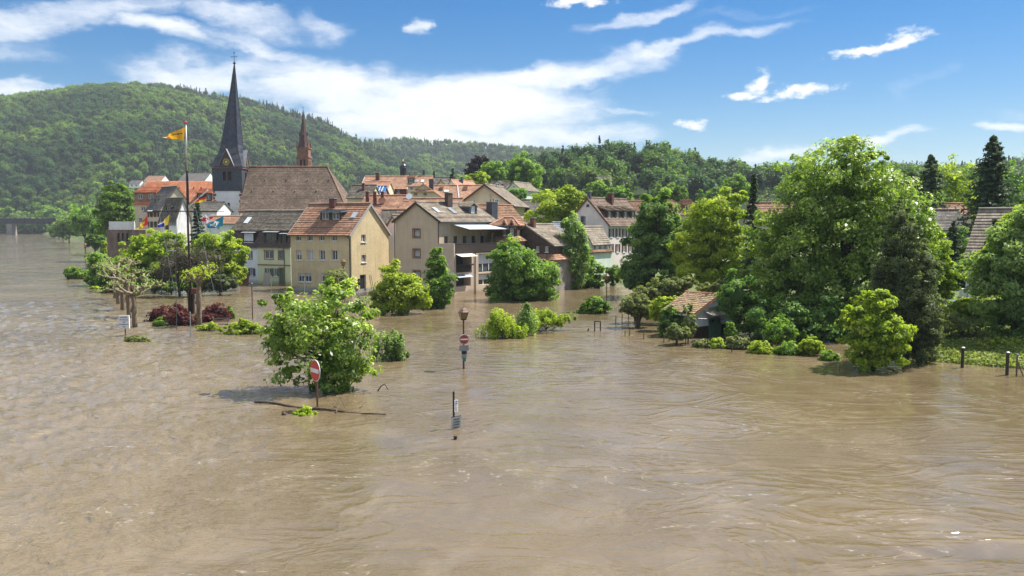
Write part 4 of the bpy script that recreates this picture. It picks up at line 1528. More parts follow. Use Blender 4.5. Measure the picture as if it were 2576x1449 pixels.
pr = MB().hexa([(h.w + .1, 2.3, zc0 - .06), (h.w + .1, 10.6, zc0 - .06), (h.w + BW + .5, 10.6, zc1 - .06), (h.w + BW + .5, 2.3, zc1 - .06)],
               [(h.w + .1, 2.3, zc0), (h.w + .1, 10.6, zc0), (h.w + BW + .5, 10.6, zc1), (h.w + BW + .5, 2.3, zc1)]).build('terrace_roof', M_AWNBLUE, h.root)
for yy in (4.9, 7.4, 9.6):
    MB().box(h.w + BW - .12, h.w + BW, yy - .06, yy + .06, zfl, zc1 - .08).build('terrace_post', M_WOOD, h.root)
    MB().bar((h.w + BW - .06, yy, zc1 - .9), (h.w + BW - .06, yy + .7, zc1 - .1), .09).build('brace', M_WOOD, h.root)
MB().tube([(O[0] + .08, 3.95, zfl), (O[0] + .08, 3.95, -1)], [.05, .05], 6).build('downspout', M_RUST, h.root)
MB().tube([(-.1, -.09, h.he - .3), (-.1, -.09, -1)], [.06, .06], 6).build('downspout', M_ZINC, h.root)
MB().tube([(h.w - .05, -.09, h.he - .3), (h.w - .05, -.09, zt)], [.06, .06], 6).build('downspout', M_ZINC, h.root)
h.skylight('right', 1.6, .52, .7, 1.3)
h.skylight('right', 4.5, .50, .7, 1.3)
h.dormer('right', 8.0, .34, 1.5, 1.15, n=1, gable=.5, cheek=M_SLATEWALL, ww=.75, wh=.95, st=dict(glass=M_BLIND))
h.chimney(h.w / 2 + .7, 5.2, h.hr - 1.3, h.hr + 1.3, .6, .9, M_BROWNSHINGLE)
for k in range(2):
    pa, pb = h.on_slope('right', .2, .09 + .03 * k, .25), h.on_slope('right', 10.8, .09 + .03 * k, .25)
    MB().tube([pa, pb], [.02, .02], 5).build('snow_guard', M_RUST, h.roof)
TAN = h

# --- pale green and blue white row houses with dark mansard roofs
for (nm, lab, uR, Yr, uL, wm, st) in (('green_row_house', 'pale green row house with dark slate mansard next to the ochre house', 731, 121.5, 648, M_GREEN, 0), ('white_row_house', 'bluish white row house with blue shutters beside the green one', 648, 125.8, 574, M_BLUEWHITE, 1)):
    h = House(nm, lab, 'house', -27, fr=(uR, Yr), uL=uL, d=7.5, he=zz(622, Yr), hr=zz(578, Yr), wall=wm, roof=M_ROOF_DARK, flat=True)
    if st == 0:
        h.win('front', 666, 631, 687, 651, surround=M_SURROUND, frame=M_FRAMEWHITE, sill=False)
        h.win('front', 701, 632, 712, 652, surround=M_SURROUND, frame=M_GREYTRIM, mull=0, sill=False)
        for u0 in (671, 688):
            h.win('front', u0, 675, u0 + 9, 695, shutter=M_SHUTTERGREEN, shw=.55, sillmat=M_FRAMEWHITE)
        h.win('front', 702, 675, 714, 716, kind='door', mull=0, frame=M_SHUTTERGREEN, glass=M_SHUTTERGREEN, sill=False, surround=M_SURROUND)
    else:
        h.win('front', 625, 633, 634, 651, surround=M_SURROUND, sill=False)
        h.win('front', 592, 633, 601, 651, surround=M_SURROUND, sill=False)
        for u0 in (611, 629):
            h.win('front', u0, 675, u0 + 7.5, 694, shutter=M_SHUTTERBLUE, shw=.6, surround=M_SURROUND, sw=.1)
        h.win('front', 585, 675, 593, 694, shutter=M_SHUTTERBLUE, shw=.6)
    h.finish()
    w, d, he, z2 = h.w, h.d, h.he, h.hr
    z3 = zz(531, Yr + 3.5)
    i1 = .75
    mb = MB()
    mb.poly([(0, -.25, he - .1), (w, -.25, he - .1), (w, i1, z2), (0, i1, z2)])
    mb.poly([(0, -.25, he - .1), (0, i1, z2), (0, d, z2), (0, d, he - .1)])
    mb.poly([(w, -.25, he - .1), (w, d, he - .1), (w, d, z2), (w, i1, z2)])
    mb.poly([(0, d / 2, z3 - .05), (0, d, z2), (0, i1, z2)])
    mb.poly([(w, d / 2, z3 - .05), (w, i1, z2), (w, d, z2)])
    mb.poly([(0, -.25, he - .1), (0, 0, he - .1), (w, 0, he - .1), (w, -.25, he - .1)])
    mans = mb.build('mansard', M_BROWNSHINGLE, h.root)
    h.roof = roof_cover(h.root, [((.02, i1 - .3, z2 - .12), (w - .02, i1 - .3, z2 - .12), (w - .02, d / 2, z3), (.02, d / 2, z3)), ((w - .02, d, z2), (.02, d, z2), (.02, d / 2, z3), (w - .02, d / 2, z3))], M_ROOF_DARK if st else M_ROOF_DARK, .3, True)
    MB().tube([(0, d / 2, z3 + .1), (w, d / 2, z3 + .1)], [.12, .12], 6).build('ridge_tiles', M_ROOF_BROWN, h.roof)
    O2 = (0, .25, 0)
    for (u0, v0, u1, v1, gl) in (((670, 586, 698, 611, M_GLASS), (711, 590, 722, 611, M_GLASS)) if st == 0 else ((616, 587, 641, 609, M_BLIND),)):
        xa, xb = h.along('front', u0, -.2), h.along('front', u1, -.2)
        zb_, zt_ = zz(v1, Yr + 2), zz(v0, Yr + 2)
        dm = MB().box(xa - .12, xa + .02, -.02, 1.2, zb_ - .1, zt_ + .1).box(xb - .02, xb + .12, -.02, 1.2, zb_ - .1, zt_ + .1).build('dormer', M_DARKWOOD, h.root)
        h.make_window((0, 0.1, 0), (1, 0, 0), (0, -1, 0), xa + .02, xb - .02, zb_, zt_, dict(mull=3 if st == 0 and u1 - u0 > 20 else 1, glass=gl, frame=M_FRAMEWHITE if st else M_SHUTTERGREEN, reveal=.05), dm)
        MB().hexa([(xa - .3, -.25, zt_ + .1), (xb + .3, -.25, zt_ + .1), (xb + .3, 1.4, zt_ + .3), (xa - .3, 1.4, zt_ + .3)], [(xa - .3, -.25, zt_ + .16), (xb + .3, -.25, zt_ + .16), (xb + .3, 1.4, zt_ + .36), (xa - .3, 1.4, zt_ + .36)]).build('dormer_roof', M_LEAD, dm)
    if st:
        zq = zz(575, Yr)
        p = [h.along('front', 622, -2.2), h.along('front', 632, -2.2)]
        fr = lambda x, t: Vector((x, i1 + (d / 2 - i1) * t, z2 + (z3 - z2) * t + .12))
        MB().hexa([fr(p[0], .28), fr(p[1], .28), fr(p[1], .6), fr(p[0], .6)], [q + Vector((0, -.08, .1)) for q in (fr(p[0], .28), fr(p[1], .28), fr(p[1], .6), fr(p[0], .6))]).build('skylight', M_BLIND, h.roof)
    else:
        MB().tube([(w - 1.15, -.3, he - .15), (w - 1.15, -.08, he - .6), (w - 1.15, -.08, -1)], [.06] * 3, 6).build('downspout', M_SHUTTERGREEN, h.root)
        MB().box(0, w, -.06, .0, zz(668, Yr) - .08, zz(668, Yr) + .08).build('string_course', M_SURROUND, h.root)

def attach(h, f, u0, v0, u1, v1, **st):
    """small window let into a gable above the eaves"""
    x0, x1 = h.along(f, u0), h.along(f, u1)
    O, e, n, W = h.face(f)
    st.setdefault('reveal', -0.02)
    h.make_window(O, e, n, x0, x1, h.zat(f, (x0 + x1) / 2, v1), h.zat(f, (x0 + x1) / 2, v0), st)


def aerial(h, x, y, z0, z1):
    a = MB().tube([(x, y, z0), (x, y, z1)], [.03, .025], 5)
    for k in range(4):
        zk = z1 - .12 - .16 * k
        a.bar((x - .45 + .05 * k, y, zk), (x + .45 - .05 * k, y, zk), .025)
    a.build('aerial', M_ZINC, h.roof)


def dish(h, x, y, z, r=.4, m=None):
    prof = [(r * q, -.18 * r * (1 - q * q) * 2) for q in (0.05, .35, .7, 1.0)]
    mb = MB().lathe(prof, (0, 0, 0), 12)
    R = Matrix.Rotation(math.radians(62), 3, 'X')
    mb.v = [tuple(R @ Vector(p) + Vector((x, y, z))) for p in mb.v]
    mb.tube([(x, y, z), (x, y + .15, z - .7)], [.03, .03], 5)
    mb.build('satellite_dish', m or M_GREYTRIM, h.roof)


# --- church: nave
nY = 165.0
h = House('church', 'big brown tiled church nave with hipped end behind the row houses', 'church', 0, fl=(606, nY), uR=872, d=14.0, he=zz(526, nY), hr=zz(420.5, nY + 7), wall=M_WHITE, roof=M_ROOF_CHURCH, flat=True)
h.finish()
w, he, hr = h.w, h.he, h.hr
rr = 4.9
h.roof = roof_cover(h.root, [((-.2, -.5, he - .4), (w + .5, -.5, he - .4), (w - rr, 7, hr), (-.2, 7, hr)), ((w + .5, 14.5, he - .4), (-.2, 14.5, he - .4), (-.2, 7, hr), (w - rr, 7, hr)),
                             ((w + .5, -.5, he - .4), (w + .5, 14.5, he - .4), (w - rr, 7, hr), (w - rr, 7, hr))], M_ROOF_CHURCH, .30, False)
MB().tube([(-.2, 7, hr + .1), (w - rr, 7, hr + .1)], [.15, .15], 6).tube([(w + .4, -.4, he - .25), (w - rr, 7, hr + .1)], [.13, .13], 6).build('ridge_tiles', M_ROOF_REDBROWN, h.roof)
MB().box(-.1, w + .3, -.35, .0, he - .75, he - .35).build('cornice', M_SANDSTONE, h.root)
tn = (hr - he) / 7
for q in range(9):
    xx, yy = 1.6 + 2.1 * q, (4.8 if q % 2 else 2.9)
    if xx > w - rr + yy * .5:
        continue
    zq = he - .4 + (yy + .5) * tn * .95
    MB().hexa([(xx - .2, yy - .3, zq - .2), (xx + .2, yy - .3, zq - .2), (xx + .2, yy + .4, zq), (xx - .2, yy + .4, zq)], [(xx - .02, yy - .3, zq + .35), (xx + .02, yy - .3, zq + .35), (xx + .02, yy + .5, zq + .4), (xx - .02, yy + .5, zq + .4)]).build('roof_vent', M_ROOF_CHURCH, h.roof)

# --- church: tower with clock and spire
tY = 168.0
tw = (612 - 541) / FOC * tY
tx = (541 - CX) / FOC * tY
zs0, zs1 = zz(478.5, tY), zz(423, tY)
t = empty('church_tower', (tx, tY, 0), 0, 'white church tower with slate belfry, clock gable and tall slate spire', 'tower')
mb = MB()
facade(mb, (0, 0, 0), (1, 0, 0), (0, -1, 0), tw, -1.5, zs0, [((575 - 541) / FOC * tY, (581.5 - 541) / FOC * tY, zz(523, tY), zz(510, tY), .3)])
facade(mb, (tw, 0, 0), (0, 1, 0), (1, 0, 0), tw, -1.5, zs0, [])
facade(mb, (0, tw, 0), (0, -1, 0), (-1, 0, 0), tw, -1.5, zs0, [])
mb.poly([(tw, tw, -1.5), (0, tw, -1.5), (0, tw, zs0), (tw, tw, zs0)])
mb.build('shaft', M_WHITE, t)
MB().box((574 - 541) / FOC * tY, (582.5 - 541) / FOC * tY, .2, .3, zz(524, tY), zz(509, tY)).build('slit_window', M_GLASS, t)
for side in (0, 1):
    for k in range(13):
        zq = zs0 - .05 - k * .62
        lw = .55 if k % 2 else .3
        x0, x1 = (-.03, lw) if side == 0 else (tw - lw, tw + .03)
        MB().box(x0, x1, -.03, .5 if side else .3, zq - .5, zq - .02).build('quoin', M_SANDSTONE, t)
bel = MB()
bx0, bx1 = (567 - 541) / FOC * tY, (586.5 - 541) / FOC * tY
bm_ = (bx0 + bx1) / 2
for fc in (((-.12, -.12, 0), (1, 0, 0), (0, -1, 0)), ((tw + .12, -.12, 0), (0, 1, 0), (1, 0, 0)), ((-.12, tw + .12, 0), (0, -1, 0), (-1, 0, 0)), ((tw + .12, tw + .12, 0), (-1, 0, 0), (0, 1, 0))):
    facade(bel, *fc, tw + .24, zs0 - .15, zs1, [(bx0 + .1, bm_ - .06, zz(454, tY), zz(432, tY), .35), (bm_ + .3, bx1 + .2, zz(454, tY), zz(432, tY), .35)])
bel.poly([(-.12, -.12, zs0 - .15), (-.12, tw + .12, zs0 - .15), (tw + .12, tw + .12, zs0 - .15), (tw + .12, -.12, zs0 - .15)])
bel = bel.build('belfry', M_SLATEWALL, t)
for k in (0, 1):
    x0, x1 = ((bx0 - .02, bm_ - .18), (bm_ + .18, bx1 + .08))[k]
    lo = MB().box(x0 - .05, x1 + .05, .25, .3, zz(455, tY), zz(431, tY)).build('louvre', M_DARKWOOD, bel)
    for q in range(5):
        zq = zz(454, tY) + .15 + q * .33
        MB().hexa([(x0, .1, zq), (x1, .1, zq), (x1, .25, zq + .12), (x0, .25, zq + .12)], [(x0, .1, zq + .03), (x1, .1, zq + .03), (x1, .25, zq + .15), (x0, .25, zq + .15)]).build('louvre_board', M_TIMBER, bel)
MB().box(-.3, tw + .3, -.3, tw + .3, zs1 - .06, zs1 + .12).build('eaves_cornice', M_SANDSTONE, t)
# spire: square eaves sweeping into an octagon, a little out of plumb
c0 = tw / 2
ring = lambda z, hw, sq, lean: [(c0 + lean + hw * (sx if abs(sx) + abs(sy) < 2 else sx * (sq + (1 - sq) * .7071)) * (1 if abs(sx) + abs(sy) == 2 else (sq + (1 - sq) * 1.0)),
                                 c0 + hw * (sy if abs(sx) + abs(sy) < 2 else sy * (sq + (1 - sq) * .7071)), z) for sx, sy in ((-1, -1), (0, -1), (1, -1), (1, 0), (1, 1), (0, 1), (-1, 1), (-1, 0))]
levels = [(423, 3.2, 1.0, 0), (414, 2.86, .97, .02), (403, 2.6, .86, .06), (388, 2.38, .5, .12), (368, 2.16, .12, .2), (340, 1.92, 0, .32), (290, 1.38, 0, .55), (238, .80, 0, .78), (191, .36, 0, .95), (163, .07, 0, 1.05)]
sp = MB()
rings = [ring(zz(v, tY + 2.8) + .1, a, b, c) for v, a, b, c in levels]
for A, B in zip(rings, rings[1:]):
    for k in range(8):
        sp.poly([A[k], A[(k + 1) % 8], B[(k + 1) % 8], B[k]])
sp.poly(rings[0][::-1])
spire = sp.build('spire', M_SPIRE, t)
for k in range(8):
    MB().tube([Vector(r_[k]) for r_ in rings[3:]], [.05] * len(rings[3:]), 4).build('hip_flashing', M_BROWNSHINGLE, spire)
topz = rings[-1][0][2]
xt = c0 + 1.05
MB().lathe([(.06, -.3), (.1, 0), (.28, .12), (.28, .3), (.1, .42), (.05, .6)], (xt, c0, topz), 10).build('finial_ball', M_COPPER, t)
cr = MB().tube([(xt, c0, topz + .4), (xt, c0, topz + 2.3)], [.05, .035], 6)
cr.bar((xt - .5, c0, topz + 1.45), (xt + .5, c0, topz + 1.45), .07)
for q in (-.5, .5):
    cr.lathe([(.02, -.12), (.1, 0), (.02, .12)], (xt + q, c0, topz + 1.45), 6)
cr.lathe([(.02, -.2), (.14, 0), (.02, .2)], (xt, c0, topz + 2.25), 6)
cr.build('cross', M_COPPER, t)


def clock_gable(face):
    zb, za_ = zz(421, tY), zz(377, tY)
    hw = 1.42
    if face == 'front':
        P = lambda a, dd, z: (c0 + a, -.32 + dd, z)
    else:
        P = lambda a, dd, z: (tw + .32 - dd, c0 + a, z)
    gw = MB()
    gw.poly([P(-hw, 0, zb), P(hw, 0, zb), P(0, 0, za_)])
    go = gw.build('clock_gable', M_BROWNSHINGLE, t)
    r = MB()
    for sgn in (-1, 1):
        a, b = P(sgn * (hw + .22), -.12, zb - .1), P(0, -.12, za_ + .12)
        c, d = P(0, 2.6, za_ + .12), P(sgn * (hw + .22), 1.4, zb - .1)
        r.hexa([a, b, c, d], [Vector(q) + Vector((0, 0, .1)) for q in (a, b, c, d)])
    r.build('gable_roof', M_SLATE_LIT, go)
    zc = zz(407.5, tY)
    dial = MB()
    seg = 28
    dial.poly([P(.60 * math.cos(2 * math.pi * k / seg), -.03, zc + .60 * math.sin(2 * math.pi * k / seg)) for k in range(seg)])
    dial.build('clock_face', M_INK, go)
    rg = MB()
    for k in range(seg):
        a0, a1 = 2 * math.pi * k / seg, 2 * math.pi * (k + 1) / seg
        rg.poly([P(q * math.cos(a), -.045, zc + q * math.sin(a)) for q, a in ((.62, a0), (.62, a1), (.55, a1), (.55, a0))])
    for k in range(12):
        a = 2 * math.pi * k / 12
        rg.poly([P(q * math.cos(a + s_), -.045, zc + q * math.sin(a + s_)) for q, s_ in ((.52, -.09), (.52, .09), (.36, .09), (.36, -.09))])
    rg.poly([P(.26 * math.cos(2 * math.pi * k / 14), -.045, zc + .26 * math.sin(2 * math.pi * k / 14)) for k in range(14)])
    rg.build('clock_numerals', M_GOLD, go)
    hd = MB()
    for a, l in ((math.radians(60), .5), (math.radians(100), .36)):
        ca, sa = math.cos(a), math.sin(a)
        hd.poly([P(-.03 * sa, -.06, zc + .03 * ca), P(.03 * sa, -.06, zc - .03 * ca), P(l * ca, -.06, zc + l * sa)])
    hd.build('clock_hands', M_GOLD, go)


M_SLATE_LIT = mat_rough('slate_gable_lit', (0.34, 0.35, 0.37), 0.3, 0.25, 2.0, 12.0, 0.3, spec=0.6)  # slate paled so the bright sheen on the gable slopes is in the colour
clock_gable('front')
clock_gable('right')

# --- red sandstone church farther back
rY = 262.0
x0, x1 = (751 - CX) / FOC * rY, (780.5 - CX) / FOC * rY
rw_ = x1 - x0
t = empty('red_church_tower', (x0, rY, 0), 0, 'slim red sandstone church tower with pointed spire behind the nave roof', 'tower')
mb = MB()
zA, zB, zC = zz(440, rY), zz(397, rY), zz(373, rY)
lan = [(rw_ * .26, rw_ * .44, zz(419, rY), zz(403, rY), .3), (rw_ * .56, rw_ * .74, zz(419, rY), zz(403, rY), .3)]
for fc in (((0, 0, 0), (1, 0, 0), (0, -1, 0)), ((rw_, 0, 0), (0, 1, 0), (1, 0, 0)), ((0, rw_, 0), (0, -1, 0), (-1, 0, 0)), ((rw_, rw_, 0), (-1, 0, 0), (0, 1, 0))):
    facade(mb, *fc, rw_, -1.5, zB, lan)
mb.build('shaft', M_SANDSTONE, t)
MB().box(.35, rw_ - .35, .35, rw_ - .35, zA, zB - .1).build('bell_chamber', M_INK, t)
for q in (.35, .65):
    MB().lathe([(.34, -.06), (.34, .06)], (rw_ * q, 0, zz(403, rY)), 10).build('lancet_head', M_INK, t)
MB().box(-.18, rw_ + .18, -.18, rw_ + .18, zB, zB + .3).build('cornice', M_SANDSTONE, t)
MB().box(.12, rw_ - .12, .12, rw_ - .12, zB + .3, zC).build('upper_stage', M_SANDSTONE, t)
MB().box(-.12, rw_ + .12, -.12, rw_ + .12, zC, zC + .25).build('cornice', M_SANDSTONE, t)
for a in (0, 1):
    for b in (0, 1):
        MB().lathe([(.22, 0), (.22, 1.3), (.02, 2.3)], (.1 + a * (rw_ - .2), .1 + b * (rw_ - .2), zC + .25), 6).build('pinnacle', M_SANDSTONE, t)
zt_ = zz(282, rY)
MB().lathe([(rw_ * .52, 0), (rw_ * .40, (zt_ - zC) * .18), (rw_ * .22, (zt_ - zC) * .55), (.05, zt_ - zC)], (rw_ / 2, rw_ / 2, zC + .25), 8, math.pi / 8).build('spire', M_REDSPIRE, t)
for k in range(4):
    a = k * math.pi / 2
    MB().lathe([(.26, 0), (.24, .8), (.02, 1.5)], (rw_ / 2 + rw_ * .33 * math.sin(a), rw_ / 2 - rw_ * .33 * math.cos(a), zC + (zt_ - zC) * .36), 6).build('spire_light', M_BROWNSHINGLE, t)
MB().tube([(rw_ / 2, rw_ / 2, zt_), (rw_ / 2, rw_ / 2, zt_ + 1.7)], [.06, .04], 6).lathe([(.03, -.15), (.2, 0), (.03, .15)], (rw_ / 2, rw_ / 2, zt_ + 1.6), 6).build('finial', M_COPPER, t)

# --- orange roofed long building at the left
oY = 185.0
h = House('long_orange_house', 'long cream building with bright orange tiled roof left of the church tower', 'house', 0, fl=(344, oY), uR=549, d=12.0, he=zz(511, oY), hr=zz(455.5, oY + 6), wall=M_CREAM, roof=M_ROOF_NEWORANGE, flat=True)
h.win('front', 359, 520, 369, 530)
h.win('front', 352, 548, 361, 560)
h.finish()
w, he, hr = h.w, h.he, h.hr
h.roof = roof_cover(h.root, [((-.3, -.4, he - .3), (w + .4, -.4, he - .3), (w - 3.2, 6, hr), (.2, 6, hr)), ((w + .4, 12.4, he - .3), (-.3, 12.4, he - .3), (.2, 6, hr), (w - 3.2, 6, hr)),
                             ((w + .4, -.4, he - .3), (w + .4, 12.4, he - .3), (w - 3.2, 6, hr), (w - 3.2, 6, hr)), ((-.3, 12.4, he - .3), (-.3, -.4, he - .3), (.2, 6, hr), (.2, 6, hr))], M_ROOF_NEWORANGE, .42, False)
h.ridge, h.half = 'x', 6.0
h.dormer('front', h.along('front', 373, -.8), .06, 4.6, 2.0, n=2, cheek=M_ROOF_REDBROWN, roofm=M_ROOF_NEWORANGE, ww=.95, wh=1.1, wz=.6, pitch=.35)
h.dormer('front', h.along('front', 520, -.8), .06, 3.2, 1.9, n=2, cheek=M_DARKWOOD, roofm=M_ROOF_NEWORANGE, ww=.9, wh=1.0, wz=.5, pitch=.3)
for xx in (6.5, 8.2, 11.4, 13.0):
    pz = h.on_slope('front', xx, .62)
    MB().tube([pz, pz + Vector((0, 0, .55))], [.12, .12], 6).build('vent_pipe', M_BRICK, h.roof)

# --- grey roofed house with red shutters, in front of it
gY = 158.0
h = House('shuttered_house', 'cream house with steep grey roof and narrow red shutters near the river wall', 'house', -45, fr=(408, gY), uL=372, uB=490, he=zz(523, gY), hr=zz(471, gY + 4), wall=M_CREAM, roof=M_ROOF_GREY, ov=.5, course=.3)
for k, uu in enumerate((380, 389.5, 399)):
    h.win('front', uu - 2, 530, uu + 2, 546, mull=0, shutter=M_SHUTTER, shw=.6, sill=False)
    h.win('front', uu - 2, 557, uu + 2, 572, mull=0, shutter=M_SHUTTER, shw=.6, sill=False)
h.finish()
for xx in (1.2, 2.6):
    h.dormer('front', xx, .3, .8, .6, n=1, cheek=M_ROOF_DARK, pitch=.4)
h = House('river_wall_house', 'small white house with dark tiled roof beside the shuttered house', 'house', -30, fr=(447, 150), uL=407, uB=481, he=zz(545, 150), hr=zz(500, 153), wall=M_WHITE, roof=M_ROOF_DARK)
h.win('front', 418, 553, 426, 576, surround=M_SURROUND, frame=M_DARKWOOD)
h.win('front', 433, 557, 441, 568, shutter=M_GREYTRIM, shw=.5)
h.finish()
h.dormer('front', 1.7, .35, 1.6, .7, n=1, cheek=M_DARKWOOD, pitch=.2)
h = House('garden_house', 'low white house with pale tiled roof partly hidden behind the flags', 'house', -5, fl=(486, 160), uR=548, d=7, he=zz(530, 160), hr=zz(509, 163), wall=M_WHITE, roof=M_ROOF_GREY)
h.finish()
h = House('balcony_house', 'low white house with white balcony rail under the church tower', 'house', -10, fl=(520, 148), uR=606, d=6, he=zz(561, 148), hr=zz(545, 151), wall=M_WHITE, roof=M_ROOF_PINK)
h.win('front', 548, 566, 554, 577)
h.finish()

# --- sandstone terrace building on the bank
h = House('terrace_building', 'low brown sandstone building with arches and a white roof terrace on the bank', 'building', 0, fl=(270, 168), uR=368, d=14, he=zz(578, 168), wall=M_BROWNSTONE, roof=M_SANDSTONE, flat=True, zb=-1)
for k in range(3):
    h.win('front', 297 + 11 * k, 589, 304 + 11 * k, 607, mull=0, frame=M_DARKWOOD, reveal=.4)
h.finish()
for k in range(3):
    xa = (h.along('front', 297 + 11 * k) + h.along('front', 304 + 11 * k)) / 2
    mb = MB()
    mb.poly([(xa + .275 * math.cos(a), -.01, zz(589, 168) + .3 * math.sin(a)) for a in np.linspace(0, math.pi, 9)])
    mb.build('arch_head', M_INK, h.root)
    MB().box(xa - .55, xa + .55, -.5, -.02, zz(608, 168) - .12, zz(608, 168)).build('balcony_slab', M_STONE, h.root)
xa, xb = h.along('front', 277), h.along('front', 341)
MB().box(xa, xb, -.05, .2, h.he + .003, zz(557, 168)).box(xa, xa + .3, .2, 8, h.he + .003, zz(557, 168)).build('parapet', M_WHITE, h.root)
for k in range(9):
    MB().box(xa + (xb - xa) * k / 8 - .04, xa + (xb - xa) * k / 8 + .04, -.14, -.06, h.he, h.he + .5).build('rail_post', M_FRAMEWHITE, h.root)

# --- the roofs of the old town, one house each
def simple(name, label, r, Y, u0, u1, ve, vr, d, ridge, wall, roof, wins=(), **kw):
    dz = d / 2 if ridge == 'x' else 0
    h = House(name, label, 'house', r, fl=(u0, Y), uR=u1, d=d, he=zz(ve, Y), hr=zz(vr, Y + dz * math.cos(math.radians(r))), ridge=ridge, wall=wall, roof=roof, **kw)
    for wv in wins:
        h.win(*wv[:5], **(wv[5] if len(wv) > 5 else {}))
    return h.finish()


h = simple('dark_tiled_house', 'house with dark brown tiled roof right of the nave hip', -4, 150, 876, 934, 496, 467, 8, 'x', M_CREAM, M_ROOF_DARK)
h.chimney(h.w * .55, h.d * .3, h.hr - 1.6, h.hr + .3, .5, .5)
h = simple('tarp_house', 'unfinished house with a bright blue tarpaulin laid over its roof', -4, 158, 917, 962, 494, 470, 7, 'x', M_SANDSTONE, M_TARP, gutter=False)
for k in range(6):
    a, b = h.on_slope('front', h.w * (k + .3) / 6, .02, .14), h.on_slope('front', h.w * (k + .3) / 6, .97, .14)
    MB().bar(a, b, .1, .06).build('roof_batten', M_AWNWHITE, h.roof)
for k in range(4):
    a, b = h.on_slope('front', 0, .15 + .22 * k, .12), h.on_slope('front', h.w, .15 + .22 * k, .12)
    MB().bar(a, b, .05, .04).build('roof_batten', M_AWNWHITE, h.roof)
h = simple('brick_house', 'tall dark red brick house with long weathered brown roof and white verge', -6, 214, 909, 1024, 474, 444, 10, 'x', M_BRICK, M_ROOF_PINK, [('front', 1000, 478, 1007, 486)], verge=M_FRAMEWHITE)
h.chimney(h.w * .3, h.d * .35, h.hr - 1.5, h.hr + .8, .9, .7)
h = simple('sheet_roof_house', 'low house with plain pale orange sheet roof before the brick house', -4, 190, 914, 975, 475, 458, 7, 'x', M_CREAM, M_ROOF_NEWPINK if 'M_ROOF_NEWPINK' in globals() else M_ROOF_ORANGE)
h = simple('pink_roof_house', 'cream house with faded pink tiled roof and two roof windows by the bell turret', -4, 204, 1027, 1082, 467, 443.5, 8, 'x', M_CREAM, M_ROOF_PINK, [('front', 1033, 470, 1040, 478), ('front', 1060, 470, 1067, 478)])
for k in (.35, .62):
    h.skylight('front', h.w * k, .45, .8, 1.2)
h.dormer('front', h.w * .12, .25, 1.6, 1.2, n=1, cheek=M_SLATEWALL, pitch=.3)
h.chimney(h.w * .6, h.d * .55, h.hr - .5, h.hr + 1.5, .5, .5, M_SLATEWALL)
h = simple('grey_roof_house', 'house with long dark grey roof and a small yellow gable behind the pink roofs', -4, 218, 1080, 1122, 468, 447, 9, 'x', M_STONE, M_ROOF_GREY)
h.chimney(h.w * .15, h.d * .5, h.hr - .4, h.hr + 1.6, .5, .5, M_SLATEWALL)
h = simple('yellow_gable_house', 'small yellow gable under a dark roof in front of the grey roof', -6, 208, 1099, 1122, 466, 452, 8, 'y', M_YELLOW, M_ROOF_DARK)
h = simple('white_gable_house', 'small white gabled house with salmon tiled roof near the copper beech', -32, 205, 1126, 1147, 467, 453, 9, 'y', M_WHITE, M_ROOF_NEWPINK if 'M_ROOF_NEWPINK' in globals() else M_ROOF_ORANGE)
h.chimney(h.w * .7, h.d * .4, h.hr - .8, h.hr + .8, .5, .5, M_SLATEWALL)
h = simple('old_long_roof_house', 'long house with weathered mossy brown roof in the middle of the town', 0, 166, 1080, 1214, 506, 467.5, 12, 'x', M_CREAM, M_ROOF_PINK)
MB().bar(h.on_slope('front', h.w * .56, .1, .15), h.on_slope('front', h.w * .50, .98, .15), .22, .1).build('lead_flashing', M_BLUEPIPE, h.roof)
for k in (.2, .66):
    h.dormer('front', h.w * k, .7, .5, .35, n=1, pitch=.3, cheek=M_ROOF_BROWN)
h.skylight('front', h.w * .3, .62, 1.0, .8)
h = simple('half_hip_house', 'cream house with half hipped pinkish roof and two dark attic windows', -3, 157, 1024, 1108, 493, 463, 9, 'y', M_CREAM, M_ROOF_PINK)
attach(h, 'front', 1042, 485, 1051, 491.5, frame=M_GREYTRIM)
attach(h, 'front', 1066, 485, 1075, 491.5, frame=M_GREYTRIM)
h.roof2 = roof_cover(h.root, [((h.w * .18, -.5, h.he + (h.hr - h.he) * .36), (h.w * .82, -.5, h.he + (h.hr - h.he) * .36), (h.w / 2, 1.6, h.hr + .1), (h.w / 2, 1.6, h.hr + .1))], M_ROOF_PINK, .34, False, 'half_hip')
h.chimney(h.w * .7, 1.8, h.hr - 1.0, h.hr + .9, .8, .6, M_SLATEWALL)
h = simple('orange_terrace_house', 'broad orange tiled roof directly behind the ochre house', -5, 127, 899, 1004, 536, 493.5, 11, 'x', M_CREAM, M_ROOF_ORANGE, course=.42)
for k in range(3):
    h.chimney(h.w * .16 + k * 1.1, h.d * .22 + .2 * k, h.he + 1.2, h.he + 3.2, .45, .45, M_BRICK)
dish(h, h.w * .52, h.d * .2, h.he + 1.9, .55, M_SANDSTONE)
h = simple('orange_back_house', 'orange tiled roof peeking over the ridge of the tan house', -5, 124, 1003, 1150, 532, 501, 9, 'x', M_CREAM, M_ROOF_ORANGE, course=.42)
aerial(h, h.w * .36, h.d * .5, h.hr - .3, h.hr + 1.9)
dish(h, h.w * .1, h.d * .4, h.hr + .4, .5, M_BLUEPIPE)
h = simple('narrow_white_house', 'narrow white house with dark gabled roof squeezed between ochre and tan houses', -20, 117, 974, 1003, 567, 543, 7, 'y', M_WHITE, M_ROOF_DARK, ov=.3)
h = simple('side_roof_house', 'dark tiled roof sloping behind the narrow white house', -5, 121, 950, 1012, 560, 530, 7, 'x', M_STONE, M_ROOF_DARK)

